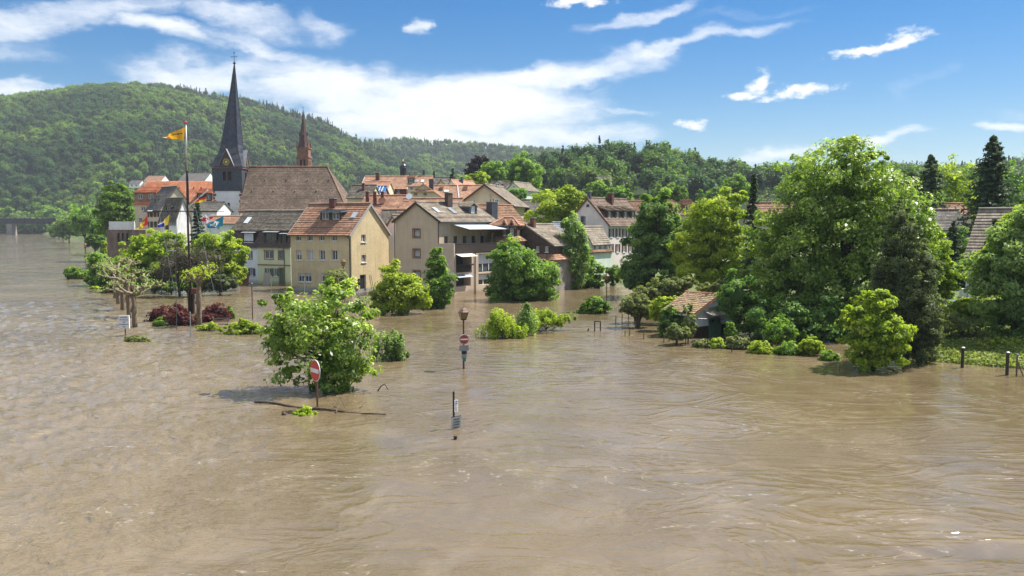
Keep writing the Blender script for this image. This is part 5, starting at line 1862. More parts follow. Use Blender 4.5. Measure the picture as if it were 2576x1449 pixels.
# --- cream gable with maroon verge
h = House('cream_gable_house', 'large cream gable with maroon verge boards in the middle of the town', 'house', -12, fl=(1158, 140), uR=1284, d=13, he=zz(511.5, 140), hr=zz(464, 139), ridge='y', wall=M_CREAM, roof=M_ROOF_BROWN, verge=M_SHUTTER, ov=.7, ovg=.5)
for k in range(4):
    h.wloc('right', 1.0 + k * 1.3, 1.5 + k * 1.3, h.he - 3.6, h.he - 1.4, mull=0)
h.finish()
attach(h, 'front', 1245.5, 501, 1254.5, 511, surround=M_FRAMEWHITE, sw=.08)
attach(h, 'front', 1190, 503, 1197, 511)
attach(h, 'front', 1217.5, 472, 1223.5, 476.5)
h = simple('blue_roof_villa', 'white villa with blue grey slate roof on the slope above the town', -25, 252, 1232, 1288, 462, 441, 11, 'x', M_WHITE, M_ROOF_SLATE, [('front', 1240, 466, 1245, 473), ('front', 1262, 466, 1267, 473)])
h.dormer('front', h.w * .7, .1, 2.6, 1.4, n=1, gable=1.0, cheek=M_WHITE)
h.chimney(h.w * .5, h.d * .5, h.hr - .5, h.hr + 1.2, .8, .5)
h = simple('mint_gable_house', 'pale mint gabled house at the foot of the wooded knoll', -25, 188, 1272, 1312, 477, 459, 9, 'y', M_MINT, M_ROOF_BROWN)
attach(h, 'front', 1290, 467, 1296, 473)
h = simple('dark_roof_cottage', 'cottage with dark slate roof left of the mint gable', -20, 196, 1222, 1266, 474, 458, 8, 'x', M_STONE, M_ROOF_DARK)
h.dormer('front', h.w * .6, .2, 1.6, .8, n=1, gable=.6, cheek=M_WHITE)
h = simple('plain_grey_house', 'plain pale house with low grey roof beside the yellow green tree', -4, 150, 1312, 1378, 531, 504, 8, 'x', M_WHITE, M_ROOF_GREY)

# --- bell turret
bY = 221.0
x0 = (1016.5 - CX) / FOC * bY
t = empty('bell_turret', (x0, bY, 0), 0, 'black bell turret with domed cap and gilded ball above the roofs', 'tower')
z0, z1, z2 = zz(446, bY), zz(424, bY), zz(406, bY)
mb = MB().lathe([(.86, z0 - 8), (.86, z1)], (0, 0, 0), 8, math.pi / 8)
mb.build('lantern_body', M_COPPER, t)
for k in range(8):
    a = k * math.pi / 4
    c, s_ = math.cos(a), math.sin(a)
    P = lambda q, z: (.84 * c - q * s_, .84 * s_ + q * c, z)
    MB().hexa([P(-.2, z0 + .4), P(.2, z0 + .4), (.80 * c * 1.02 - .2 * s_ * -1, .80 * s_ * 1.02 + .2 * c * -1 + .4 * c, z0 + .4), P(-.2, z0 + .4)], [P(-.2, z1 - .4), P(.2, z1 - .4), P(.2, z1 - .4), P(-.2, z1 - .4)]).build('louvre', M_INK, t)
MB().lathe([(1.0, 0), (1.02, .12), (.95, .25), (.8, .75), (.5, 1.1), (.25, 1.25), (.2, 1.6), (.08, 1.7)], (0, 0, z1), 12).build('dome', M_COPPER, t)
MB().lathe([(.03, 0), (.2, .25), (.22, .4), (.03, .62), (.03, .95)], (0, 0, z1 + 1.7), 8).build('gilded_ball', M_GOLD, t)

# --- houses along the lane right of the tan house
h = House('orange_lane_house', 'orange tiled house with a big slate chimney behind the tan house', 'house', -38, fr=(1240, 118), w=7.6, d=9, he=zz(584, 118), hr=zz(515, 118.5), ridge='y', wall=M_WHITE, roof=M_ROOF_REDBROWN, sep=True, ov=.3)
h.finish()
h.chimney(h.w * .70, 2.6, h.hr - 3.2, h.hr + .4, 1.0, 1.3, M_SLATEWALL, pots=2)
aerial(h, h.w * .5, 4.2, h.hr - .2, h.hr + 1.7)
DORM = House('twin_dormer_house', 'brown shingled house with two pointed white dormer windows over an orange lean-to roof', 'house', -10, fl=(1237, 112.5), uR=1301, d=6, he=zz(566, 112.5), hr=zz(549, 115), wall=M_BROWNSHINGLE, roof=M_ROOF_ORANGE, hip=.35, ov=.3)
h = DORM
h.win('front', 1264.5, 573, 1272.5, 592, bars=2, reveal=.1)
h.win('front', 1283.5, 573, 1291.5, 592, bars=2, reveal=.1)
h.finish()
for uc in (1268.5, 1287.5):
    xc = h.along('front', uc)
    zb_ = zz(571, 112.5)
    gb = MB()
    gb.poly([(xc - .5, -.02, zb_ - .1), (xc + .5, -.02, zb_ - .1), (xc, -.02, zb_ + .85)])
    gb = gb.build('pointed_gable', M_BROWNSHINGLE, h.root)
    roof_cover(gb, [((xc - .62, -.25, zb_ - .25), (xc - .62, 1.3, zb_ - .25), (xc, 1.3, zb_ + .95), (xc, -.25, zb_ + .95)), ((xc + .62, 1.3, zb_ - .25), (xc + .62, -.25, zb_ - .25), (xc, -.25, zb_ + .95), (xc, 1.3, zb_ + .95))], M_ROOF_ORANGE, .3, False, 'gable_roof')


def skirt(h, v0, v1, out, m, wallm, depth=None):
    """lean-to roof round the front and right with a paler storey under it"""
    za_, zb_ = zz(v0, h.o[1]), zz(v1, h.o[1])
    w, d = h.w, h.d
    roof_cover(h.root, [((-.1, -out, zb_), (w + out, -out, zb_), (w + .05, -.03, za_), (-.1, -.03, za_)), ((w + out, -out, zb_), (w + out, d, zb_), (w + .03, d, za_), (w + .03, -.03, za_))], m, .32, False, 'lean_to_roof')
    o = out - .3
    MB().box(0, w + o, -o, d, -1.6, zb_ - .02).build('ground_floor', wallm, h.root)
    O = (0, -o, 0)
    for k in range(3):
        xk = w * (.18 + .3 * k)
        h.make_window(O, (1, 0, 0), (0, -1, 0), xk, xk + .8, zb_ - 1.5, zb_ - .4, dict(reveal=-.02, frame=M_FRAMEWHITE, sill=True))


skirt(h, 594, 606, 1.0, M_ROOF_ORANGE, M_STONE)
h = House('brown_lane_house', 'brown tiled house with tall chimney and dark shingled upper storey on the lane', 'house', -32, fr=(1392, 112), w=8.4, d=7, he=zz(615, 112), hr=zz(566, 114), ridge='y', wall=M_BROWNSHINGLE, roof=M_ROOF_BROWN, sep=True, ov=.35)
h.win('front', 1349, 620, 1356, 634, bars=1, reveal=.1)
h.win('front', 1372, 620, 1379, 634, bars=1, reveal=.1)
h.finish()
h.chimney(h.w * .56, 1.0, h.hr - 2.6, h.hr + .9, .55, .6, M_BRICK)
dish(h, h.w * .75, .4, h.hr - 1.4, .35)
skirt(h, 637, 650, .8, M_ROOF_ORANGE, M_STONE)
h = House('cream_lane_gable', 'small cream gable with blue grey roof and brown framed window', 'house', -28, fr=(1413, 126), uL=1367, d=8, he=zz(594, 126), hr=zz(561, 126.5), ridge='y', wall=M_CREAM, roof=M_ROOF_SLATE, ov=.3)
h.finish()
attach(h, 'front', 1379, 576, 1391, 586, surround=M_TIMBER, sw=.1)
h = House('lilac_house', 'large pale lilac house with maroon shutters and dormered brown roof', 'house', -35, fr=(1528.5, 133), uL=1428, d=13, he=zz(560, 133), hr=zz(498, 134.5), ridge='y', wall=M_LILAC, roof=M_ROOF_CHURCH, verge=M_TIMBER, ov=.5, sep=True)
for k in range(5):
    y0 = .75 + 2.2 * k
    h.wloc('right', y0, y0 + .75, h.zat('right', y0, 596.5), h.zat('right', y0, 575), shutter=M_SHUTTER, shw=.55)
    h.wloc('right', y0, y0 + .75, h.zat('right', y0, 634.5), h.zat('right', y0, 614), shutter=M_SHUTTER, shw=.55)
h.finish()
for k in range(4):
    h.dormer('right', 1.6 + 2.7 * k, .16, 1.5, 1.3, n=1, cheek=M_DARKWOOD, ww=.8, wh=.95, pitch=.35)
h.chimney(h.w / 2, .5, h.hr - .4, h.hr + 1.0, .5, .5, M_SLATEWALL)
h.chimney(h.w / 2 + .6, 6.4, h.hr - .8, h.hr + .9, .9, .6, M_BRICK)
aerial(h, h.w / 2, 3.0, h.hr, h.hr + 1.8)
attach(h, 'front', 1475, 514, 1481, 519, frame=M_DARKWOOD)
h = House('mint_lane_house', 'small mint plastered house with steep grey brown roof below the lilac house', 'house', -35, fr=(1488, 124), uL=1450, d=5.2, he=zz(608, 124), hr=zz(572, 125), ridge='y', wall=M_MINT, roof=M_ROOF_BROWN, ov=.3)
for k in range(3):
    h.wloc('right', .5 + 1.6 * k, 1.2 + 1.6 * k, h.he - 1.7, h.he - .3, shutter=M_MINT, shw=.4)
h.finish()
h.chimney(h.w * .3, .6, h.hr - 1.5, h.hr + 1.6, .5, .6, M_SLATEWALL)
skirt(h, 627, 634, .9, M_ROOF_REDBROWN, M_MINT)

# --- houses behind the garden trees
h = simple('cream_hip_house', 'cream house with orange hipped roof between the tree crowns', -4, 165, 1622, 1750, 538, 506, 11, 'x', M_CREAM, M_ROOF_ORANGE, [('front', 1738, 541, 1744, 552), ('front', 1724, 541, 1730, 552)], hip=.7)
h.skylight('front', h.w * .5, .55, .8, 1.0)
h.dormer('front', h.w * .86, .2, 1.8, 1.3, n=1, cheek=M_BRICK, pitch=.25)
h = simple('far_brown_roof_house', 'house with long pale brown roof right of the lilac house', 0, 160, 1540, 1640, 530, 507, 9, 'x', M_STONE, M_ROOF_REDBROWN)
h = simple('striped_roof_house', 'house with brown striped tile roof seen through the maple', -6, 112, 1900, 2012, 556, 512, 9, 'x', M_CREAM, M_ROOF_REDBROWN, course=.5)
h = simple('grey_tile_house', 'house with grey tiled lower roof and orange ridge between the spruces', -6, 102, 2338, 2434, 574, 530, 7, 'x', M_WHITE, M_ROOF_GREY)
h = simple('orange_ridge_house', 'orange tiled ridge just behind the grey tiled roof', -6, 112, 2340, 2440, 537, 514, 7, 'x', M_CREAM, M_ROOF_ORANGE, course=.5)
h = House('brown_slope_house', 'brown striped roof sloping down at the far right behind the conifers', 'house', -42, fl=(2432, 82), uR=2600, d=9, he=zz(640, 80), hr=zz(527, 83), wall=M_WHITE, roof=M_ROOF_BROWN, course=.42)
h.finish()
# tiny houses on the slopes
for (nm, lab, u, v, Y, ww, rf) in (('hillside_villa', 'tiny white villa half hidden on the knoll', 1519, 452, 330, 5, M_ROOF_GREY), ('forest_edge_house', 'small house with red roof at the forest edge above the orange roof', 392, 455, 640, 14, M_ROOF_ORANGE),
                                   ('forest_edge_villa', 'small white house at the forest edge left of the orange roof', 345, 462, 640, 9, M_ROOF_GREY), ('slope_house', 'grey roofed house at the forest edge left of the tower', 490, 455, 600, 20, M_ROOF_GREY)):
    z = zz(v, Y)
    x = (u - CX) / FOC * Y
    h = House(nm, lab, 'house', -10, fl=(u - ww * FOC / Y / 2, Y), w=ww, d=ww * .8, he=z, hr=z + ww * .28, wall=M_WHITE, roof=rf, gutter=False, course=.6, zb=z - 3.2)
    h.wloc('front', ww * .2, ww * .35, z - 2, z - .7)
    h.wloc('front', ww * .6, ww * .75, z - 2, z - .7)
    h.finish()

# ------------------------------------------------------------------ trees and shrubs near the water
TR = np.random.default_rng(2024)
GROW = 1.08


def plant(name, label, cat, Y, bu, lobes, leaf, n, size, zb=0.0, trunk=0.2, group=None, limbs=6, bark=None, crown='crown', stem='trunk', core=0.0, grow=None, **kw):
    """thing > trunk, crown; lobes are (u, v, ru, rv[, dy]) measured in the photograph at depth Y"""
    k = Y / FOC
    bx = (bu - CX) * k
    root = empty(name, (bx, Y, zb), 0, label, cat, group)
    L = []
    for lb in lobes:
        u, v, ru, rv = lb[:4]
        ru, rv = ru * (grow or GROW), rv * (grow or GROW)
        dy = lb[4] if len(lb) > 4 else 0.0
        p = at(u, v, Y)
        L.append((p.x - bx, dy, p.z - zb, ru * k, 0.5 * (ru + min(ru, rv)) * k * .95, rv * k))
    V, Q, T = crown_arrays(L, int(n * 1.3), size, TR, **kw)
    parts = [(V, Q, T, 0)]
    if core:
        parts.append((*ellipsoid_arrays(L, core, 10, 7), 0))
    V, Q, T, MI = join_arrays(parts)
    # nothing hangs below the water
    V[:, 2] = np.maximum(V[:, 2], -zb - 0.15)
    cr = link(crown, np_mesh(crown, V, Q, leaf, T), root)
    mb = MB()
    zt = max(l[2] for l in L) * 0.75
    top = max(L, key=lambda l: l[2])
    pts = [(0, 0, -zb - 1.5), (top[0] * .15, top[1] * .1, zt * .3), (top[0] * .45, top[1] * .5, zt * .62), (top[0] * .9, top[1], zt)]
    mb.tube(pts, [trunk * 1.15, trunk, trunk * .7, trunk * .2], 7)
    for l in (L * 3)[:limbs]:
        s = TR.uniform(.15, .45)
        a = Vector(pts[0]).lerp(Vector(pts[2]), .4 + s)
        e = Vector((l[0] + TR.uniform(-.5, .5) * l[3], l[1] + TR.uniform(-.5, .5) * l[4], l[2] + TR.uniform(-.2, .6) * l[5]))
        m_ = a.lerp(e, .5) + Vector((TR.uniform(-.2, .2), TR.uniform(-.2, .2), .25)) * l[3] * .4
        mb.tube([a, m_, e], [trunk * .5, trunk * .3, trunk * .06], 5)
    mb.build(stem, bark or M_BARK, root, smooth=True)
    return root


def shrub(name, label, Y, u, lobes, leaf, n, size, **kw):
    kw.setdefault('trunk', .05)
    kw.setdefault('limbs', 8)
    return plant(name, label, 'shrub', Y, u, lobes, leaf, n, size, crown='foliage', stem='stem', **kw)


def conifer(name, label, Y, u, v_base, v_top, ru, leaf, n, size, zb=0.0, **kw):
    k = Y / FOC
    bx = (u - CX) * k
    z0, z1 = zz(v_base, Y), zz(v_top, Y)
    root = empty(name, (bx, Y, zb), 0, label, 'tree')
    V, Q, T = spruce_arrays(z1 - z0, ru * k, n, size, TR, z0=z0 - zb, **kw)
    link('crown', np_mesh('crown', V, Q, leaf, T), root)
    MB().tube([(0, 0, -zb - 1.5), (0, 0, (z1 - zb) * .5), (0, 0, z1 - zb - .1)], [.28, .16, .03], 7).build('trunk', M_BARK, root, smooth=True)
    return root


# drowned maple in front, with its neighbour
plant('drowned_maple', 'leafy windblown maple standing in the flood behind the red and white sign', 'tree', 45.5, 812,
      [(800, 840, 110, 95), (735, 790, 75, 52), (855, 775, 75, 60, .6), (700, 860, 55, 55), (880, 860, 66, 85), (845, 725, 38, 38, .5), (690, 745, 42, 24), (760, 925, 88, 60), (860, 930, 66, 58), (830, 955, 60, 42), (665, 855, 30, 16), (920, 940, 28, 30), (720, 905, 34, 40)],
      M_LEAF_MAPLE, 14000, .105, trunk=.16, limbs=30, per=20, clump=.34, shell=(.3, 1.1), spread=.5, flat=.7, cov=.62, grow=.98)
shrub('willow_shrub', 'grey green willow shrub right of the drowned maple', 55.5, 985, [(962, 885, 24, 34), (985, 868, 16, 44), (1000, 888, 22, 30), (1026, 872, 6, 44), (1012, 880, 8, 40)], M_LEAF_POPLAR, 3600, .085, per=10, clump=.45, flat=2.4, cov=.5, limbs=16)
shrub('bare_snag_bush', 'small leafy bush with broken branches just behind the maple top', 62, 850, [(848, 705, 26, 24), (872, 712, 20, 14), (830, 728, 24, 18)], M_LEAF_GREY, 1600, .10, per=9)
# lime green and columnar trees before the tan house
plant('lime_tree', 'bright lime green young tree standing in the flood before the ochre house', 'tree', 84, 1008, [(985, 705, 28, 36), (1000, 745, 46, 40), (1035, 735, 34, 36), (955, 760, 22, 26), (1055, 765, 24, 18), (990, 675, 14, 18), (1020, 700, 14, 20)], M_LEAF_BRIGHT, 11000, .15, trunk=.14, per=18, clump=.4)
plant('columnar_tree', 'narrow green tree with pointed top before the balcony corner', 'tree', 90, 1101, [(1098, 645, 14, 26), (1098, 680, 24, 32), (1104, 715, 32, 34), (1100, 748, 32, 28), (1128, 715, 14, 12)], M_LEAF_MID, 10000, .15, trunk=.14, per=18, clump=.4)
plant('broad_willow', 'broad dense green willow hiding the end of the balconies', 'tree', 99, 1315, [(1290, 650, 52, 45), (1320, 690, 66, 50), (1270, 710, 42, 40), (1345, 720, 50, 34), (1250, 640, 24, 24), (1300, 730, 60, 26), (1375, 725, 24, 24)], M_LEAF_MID, 20000, .17, trunk=.2, per=20, clump=.36, droop=.5)
plant('poplar', 'tall slim silvery poplar by the lane houses', 'tree', 116, 1441, [(1436, 575, 20, 30), (1448, 600, 26, 38), (1428, 640, 30, 44), (1452, 660, 32, 46), (1440, 700, 34, 28)], M_LEAF_POPLAR, 14000, .17, trunk=.2, per=18, clump=.4, flat=1.5)
plant('poplar', 'smaller poplar with dark foot right of the tall poplar', 'tree', 118, 1478, [(1472, 660, 20, 38), (1492, 690, 26, 32), (1470, 700, 20, 24), (1505, 705, 16, 18)], M_LEAF_MID, 7000, .17, trunk=.14, per=16, clump=.4)
shrub('lane_shrub', 'dark shrub between the willow and the poplar', 117, 1395, [(1392, 690, 24, 34), (1412, 700, 22, 28), (1385, 715, 26, 20)], M_LEAF_MID, 5500, .17)
shrub('lane_shrub', 'dark shrub at the foot of the lilac house', 122, 1545, [(1545, 690, 20, 22), (1530, 700, 14, 14)], M_LEAF_DARK, 2600, .17)
# bushes sticking out of the flood
shrub('flooded_bush', 'bright green bush in the water right of the street lamp', 66.5, 1262, [(1255, 818, 28, 28), (1285, 830, 26, 22), (1225, 838, 24, 14), (1305, 838, 22, 16), (1268, 796, 12, 18), (1240, 806, 10, 20)], M_LEAF_BRIGHT, 8000, .07, per=14, cov=.6, flat=1.9, clump=.4, limbs=20)
shrub('flooded_bush', 'long low green bush trailing right from the larger flooded bush', 71, 1375, [(1345, 800, 20, 18), (1372, 798, 18, 16), (1395, 803, 22, 13), (1420, 804, 20, 9), (1440, 803, 12, 6)], M_LEAF_BRIGHT, 5200, .07, per=12, cov=.6, flat=1.9, clump=.4, limbs=20)
shrub('reed_clump', 'thin upright reeds between the two flooded bushes', 68, 1322, [(1318, 812, 18, 26), (1335, 814, 16, 20), (1325, 795, 8, 26)], M_LEAF_POPLAR, 2600, .09, per=8, flat=2.5, clump=.7)
shrub('flooded_grass_strip', 'low ragged grassy strip in the water between the flooded bush and the trailing bush', 69.5, 1335, [(1310, 826, 22, 10), (1335, 818, 22, 10), (1362, 812, 22, 9), (1390, 808, 20, 7)], M_LEAF_BRIGHT, 3200, .06, cov=.6, flat=1.8, clump=.45, limbs=24)
shrub('round_bush', 'small round dark green bush beside the second street lamp', 84.5, 1500, [(1505, 768, 26, 20), (1485, 775, 24, 14), (1518, 776, 16, 14)], M_LEAF_MID, 3800, .12)
shrub('floating_weed', 'thin weeds trailing in the water left of the round bush', 85, 1445, [(1440, 788, 22, 4), (1462, 782, 12, 5)], M_LEAF_MID, 600, .1)
shrub('mound_bush', 'low rounded grassy bush left of the drowned maple', 69, 608, [(600, 832, 40, 20), (635, 835, 30, 18), (620, 818, 26, 14)], M_LEAF_BRIGHT, 6500, .10, per=14)
shrub('grass_tuft', 'low tuft of grass in the water beside the white notice', 64.6, 340, [(335, 857, 24, 9), (360, 858, 16, 8)], M_LEAF_GREY, 1500, .08, flat=1.2)
shrub('debris_bush', 'small leafy branch caught at the foot of the red and white sign', 39.6, 762, [(762, 1042, 24, 14), (750, 1048, 14, 9), (790, 1046, 9, 8)], M_LEAF_BRIGHT, 1800, .07, per=10)

# trees around the flag mast
plant('quay_tree', 'green tree left of the flag mast before the terrace building', 'tree', 112, 385, [(345, 640, 42, 36), (385, 620, 48, 36), (430, 620, 40, 34), (395, 665, 60, 40), (330, 680, 34, 30), (450, 640, 26, 30)], M_LEAF_BRIGHT, 17000, .19, trunk=.2, per=18)
plant('bare_grey_tree', 'thin greyish half bare tree behind the flag mast', 'tree', 104, 450, [(440, 655, 40, 46), (475, 660, 36, 50), (520, 670, 38, 40), (410, 690, 26, 30)], M_LEAF_TWIG, 9000, .10, trunk=.16, per=10, shell=(.2, 1.0), clump=.5)
plant('quay_tree', 'green tree right of the flag mast before the white row house', 'tree', 113, 552, [(550, 620, 48, 34), (585, 640, 32, 32), (525, 640, 36, 34), (560, 680, 46, 36), (590, 690, 24, 26), (600, 655, 18, 18)], M_LEAF_BRIGHT, 15000, .18, trunk=.18, per=18)
shrub('clipped_hedge', 'clipped grey green hedge at the edge of the flooded square', 106, 555, [(530, 712, 26, 18), (560, 712, 28, 18), (585, 712, 12, 16)], M_LEAF_IVY, 4500, .15, core=.7)
shrub('quay_hedge', 'dark hedge under the trees left of the flag mast', 109, 410, [(370, 710, 26, 20), (405, 712, 34, 20), (445, 712, 34, 20), (490, 712, 30, 20)], M_LEAF_DARK, 7000, .17, core=.7)
conifer('yew', 'dark narrow yew behind the flags', 135, 500, 640, 505, 26, M_LEAF_SPRUCE, 6000, .2, zb=.3)
shrub('quay_bush', 'dark rounded bushes behind the pollarded planes', 112, 310, [(300, 690, 30, 30), (330, 700, 26, 24), (275, 705, 26, 26)], M_LEAF_DARK, 5000, .17)
shrub('river_bush', 'round green bush at the river edge farthest left', 137, 188, [(185, 690, 18, 16), (205, 692, 14, 14), (192, 680, 10, 8)], M_LEAF_MID, 3400, .19)
shrub('river_bush', 'bushy growth on the quay left of the planes', 122, 250, [(250, 660, 24, 26), (235, 700, 18, 20), (262, 690, 30, 36), (250, 735, 18, 10), (270, 728, 24, 16)], M_LEAF_MID, 7500, .17)
shrub('river_bush', 'low leafy bush dipping into the river below the quay', 116, 258, [(262, 740, 20, 6), (240, 728, 12, 8)], M_LEAF_BRIGHT, 1200, .15)
shrub('ivy_column', 'ivy clad narrow column by the terrace building', 150, 262, [(262, 615, 5, 12), (262, 635, 5.5, 14)], M_LEAF_BRIGHT, 1200, .15)
for k, (uu, vv, rr_, m, lab) in enumerate(((430, 720, 10, M_LEAF_MID, 'small bush at the quay wall left of the mast'), (470, 722, 9, M_LEAF_DARK, 'small bush at the quay wall beneath the mast'))):
    shrub('quay_wall_bush', lab, 107, uu, [(uu, vv, rr_ * 1.6, rr_)], m, 900, .15)

# trees down the far bank
plant('bank_conical_tree', 'tall dense conical green tree on the bank left of the orange roof', 'tree', 200, 290, [(290, 480, 24, 26), (290, 510, 38, 34), (292, 545, 44, 36), (288, 570, 42, 24)], M_LEAF_MID, 13000, .30, zb=1.5, trunk=.3, per=18, core=.6)
far_bank = [(215, 545, 44, 44, 300), (175, 560, 36, 34, 380), (255, 575, 28, 26, 240), (150, 575, 26, 22, 480), (240, 600, 22, 22, 235), (125, 540, 36, 26, 690), (60, 545, 46, 24, 720), (10, 545, 40, 24, 720), (90, 560, 30, 18, 680), (30, 566, 30, 14, 700)]
NTH = ('farthest', 'second', 'third', 'fourth', 'fifth', 'sixth', 'seventh', 'eighth', 'ninth', 'tenth', 'eleventh')
for k, (uu, vv, ru, rv, Yb) in enumerate(far_bank):
    nm = ['leafy bank tree just left of the conical tree', 'pale bank tree overhanging the river near the bridge end', 'low bank tree below the conical tree', 'willow leaning over the river by the bridge end', 'bank tree beside the terrace building', 'tree above the bridge end by the hill foot',
          'tree above the middle of the bridge', 'tree above the left end of the bridge', 'small tree showing under the bridge end', 'small tree showing under the bridge'][k]
    plant('bank_tree', nm, 'tree', Yb, uu, [(uu, vv, ru * .7, rv * .8), (uu - ru * .4, vv + rv * .3, ru * .6, rv * .6), (uu + ru * .45, vv + rv * .25, ru * .55, rv * .65), (uu, vv + rv * .55, ru * .8, rv * .5)],
          M_LEAF_POPLAR if k in (1, 3) else M_LEAF_MID, 3500, .0011 * Yb + .05, zb=gz(uu, Yb) if gz(uu, Yb) > 0 else 0.0, trunk=.25, group=None, per=16, core=.55)

# town trees
plant('town_tree', 'loose yellow green tree between the plain grey house and the lilac house', 'tree', 143, 1405, [(1400, 520, 50, 42), (1435, 505, 36, 30), (1365, 555, 36, 36), (1420, 565, 50, 36), (1350, 590, 24, 26)], M_LEAF_BRIGHT, 16000, .22, zb=.8, trunk=.2, per=18)
plant('copper_beech', 'dark purple copper beech above the rooftops', 'tree', 262, 1205, [(1207, 412, 24, 20), (1195, 430, 22, 22), (1215, 428, 22, 20), (1200, 450, 24, 18)], M_LEAF_COPPER, 5000, .34, zb=3, per=16, core=.55)
plant('town_tree', 'rounded green tree before the copper beech', 'tree', 245, 1238, [(1240, 425, 24, 22), (1220, 440, 20, 18), (1255, 440, 20, 18), (1238, 455, 28, 16)], M_LEAF_MID, 5000, .32, zb=3, per=16, core=.5)
plant('town_tree', 'green tree above the salmon roof', 'tree', 225, 1185, [(1185, 455, 26, 14), (1205, 450, 20, 16), (1165, 460, 16, 10)], M_LEAF_BRIGHT, 4200, .30, zb=3, per=16, core=.5)
plant('town_tree', 'tall green tree left of the knoll', 'tree', 250, 1312, [(1312, 420, 34, 30), (1290, 450, 24, 24), (1335, 445, 28, 28), (1310, 470, 36, 22)], M_LEAF_MID, 6500, .33, zb=3, per=16, core=.5)
plant('town_tree', 'green tree behind the mint gable', 'tree', 180, 1300, [(1300, 495, 24, 20), (1285, 505, 16, 14)], M_LEAF_MID, 2600, .26, zb=2, per=16, core=.5)
conifer('town_spruce', 'small dark spruce above the grey roof', 240, 1140, 470, 425, 16, M_LEAF_SPRUCE, 1600, .34, zb=3)
for k, (uu, vv, ru, rv, Yb, m, lab) in enumerate(((1345, 500, 30, 26, 232, M_LEAF_DARK, 'dark tree behind the plain grey house'), (1500, 480, 34, 26, 236, M_LEAF_MID, 'green tree above the lilac house ridge'), (1560, 490, 36, 28, 228, M_LEAF_MID, 'green tree right of the lilac house chimneys'), (1790, 500, 40, 34, 210, M_LEAF_DARK, 'dark tree right of the orange hipped roof'),
                                                  (1690, 480, 40, 22, 225, M_LEAF_MID, 'green tree directly above the orange hipped roof'), (1850, 470, 40, 34, 220, M_LEAF_MID, 'green tree behind the thin dark spruce'), (2010, 470, 60, 40, 190, M_LEAF_POPLAR, 'pale tree behind the big maple'),
                                                  (2385, 465, 67, 78, 130, M_LEAF_BRIGHT, 'bright tree between the two right hand spruces'), (2555, 465, 75, 78, 135, M_LEAF_MID, 'green tree right of the tall spruce'), (2440, 465, 54, 65, 150, M_LEAF_POPLAR, 'soft green tree just left of the tall spruce'), (2300, 450, 40, 40, 180, M_LEAF_DARK, 'dark tree right behind the big maple'))):
    plant('garden_tree', lab, 'tree', Yb, uu, [(uu, vv, ru * .7, rv * .75), (uu - ru * .45, vv + rv * .35, ru * .55, rv * .6), (uu + ru * .45, vv + rv * .3, ru * .55, rv * .6), (uu, vv + rv * .7, ru * .8, rv * .6)], m, 6500, .0011 * Yb + .05, zb=max(gz(uu, Yb), 0), trunk=.25, per=16, core=.5)

# --- the garden on the right
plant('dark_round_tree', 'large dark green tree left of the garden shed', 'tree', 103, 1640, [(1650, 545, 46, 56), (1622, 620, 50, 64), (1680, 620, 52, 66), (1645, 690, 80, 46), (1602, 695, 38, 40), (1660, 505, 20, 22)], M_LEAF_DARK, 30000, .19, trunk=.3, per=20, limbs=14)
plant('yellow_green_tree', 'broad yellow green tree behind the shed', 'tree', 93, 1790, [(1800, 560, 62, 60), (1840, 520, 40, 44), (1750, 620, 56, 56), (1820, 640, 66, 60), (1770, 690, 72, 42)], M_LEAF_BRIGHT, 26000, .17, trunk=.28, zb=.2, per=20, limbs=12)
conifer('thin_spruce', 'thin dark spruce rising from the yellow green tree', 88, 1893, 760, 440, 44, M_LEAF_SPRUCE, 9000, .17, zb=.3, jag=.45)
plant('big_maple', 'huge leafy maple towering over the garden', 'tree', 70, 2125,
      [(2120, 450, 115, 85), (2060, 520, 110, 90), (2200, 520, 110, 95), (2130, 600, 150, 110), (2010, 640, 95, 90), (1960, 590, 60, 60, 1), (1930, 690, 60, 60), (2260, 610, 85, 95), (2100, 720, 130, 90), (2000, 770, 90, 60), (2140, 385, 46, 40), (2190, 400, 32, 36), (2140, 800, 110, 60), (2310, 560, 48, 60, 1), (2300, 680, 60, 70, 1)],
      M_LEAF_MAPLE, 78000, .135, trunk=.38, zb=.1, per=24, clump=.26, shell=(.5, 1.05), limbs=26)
plant('ivy_cypress', 'dark grey green cypress thick with ivy at the water edge', 'tree', 54.5, 2290,
      [(2262, 535, 20, 40), (2268, 600, 42, 62), (2258, 680, 58, 66), (2310, 690, 46, 66), (2275, 760, 76, 66), (2320, 800, 46, 66), (2270, 840, 76, 58), (2320, 870, 40, 44)],
      M_LEAF_IVY, 62000, .066, trunk=.2, per=18, clump=.26, shell=(.45, 1.06), limbs=8, cov=1.4)
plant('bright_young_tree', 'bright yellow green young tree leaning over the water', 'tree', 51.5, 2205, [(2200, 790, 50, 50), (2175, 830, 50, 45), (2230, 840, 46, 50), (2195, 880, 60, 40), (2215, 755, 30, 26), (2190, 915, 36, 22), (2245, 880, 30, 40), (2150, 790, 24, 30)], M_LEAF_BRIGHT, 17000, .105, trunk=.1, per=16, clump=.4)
plant('shaded_understorey', 'dark shaded thicket under the big maple', 'thicket', 65, 1990, [(1900, 790, 60, 50), (1990, 810, 70, 50), (2080, 810, 60, 56), (1850, 740, 40, 60), (2130, 850, 40, 40)], M_LEAF_DARK, 16000, .13, trunk=.1, per=18, core=.5)
conifer('tall_spruce', 'tall spruce with ragged top at the right', 100, 2487, 740, 343, 135, M_LEAF_SPRUCE, 28000, .19, zb=1.5, jag=.5, power=.75)
conifer('short_spruce', 'shorter spruce with double tip behind the maple', 112, 2333, 660, 392, 100, M_LEAF_SPRUCE, 14000, .2, zb=1.5, jag=.5, power=.75)
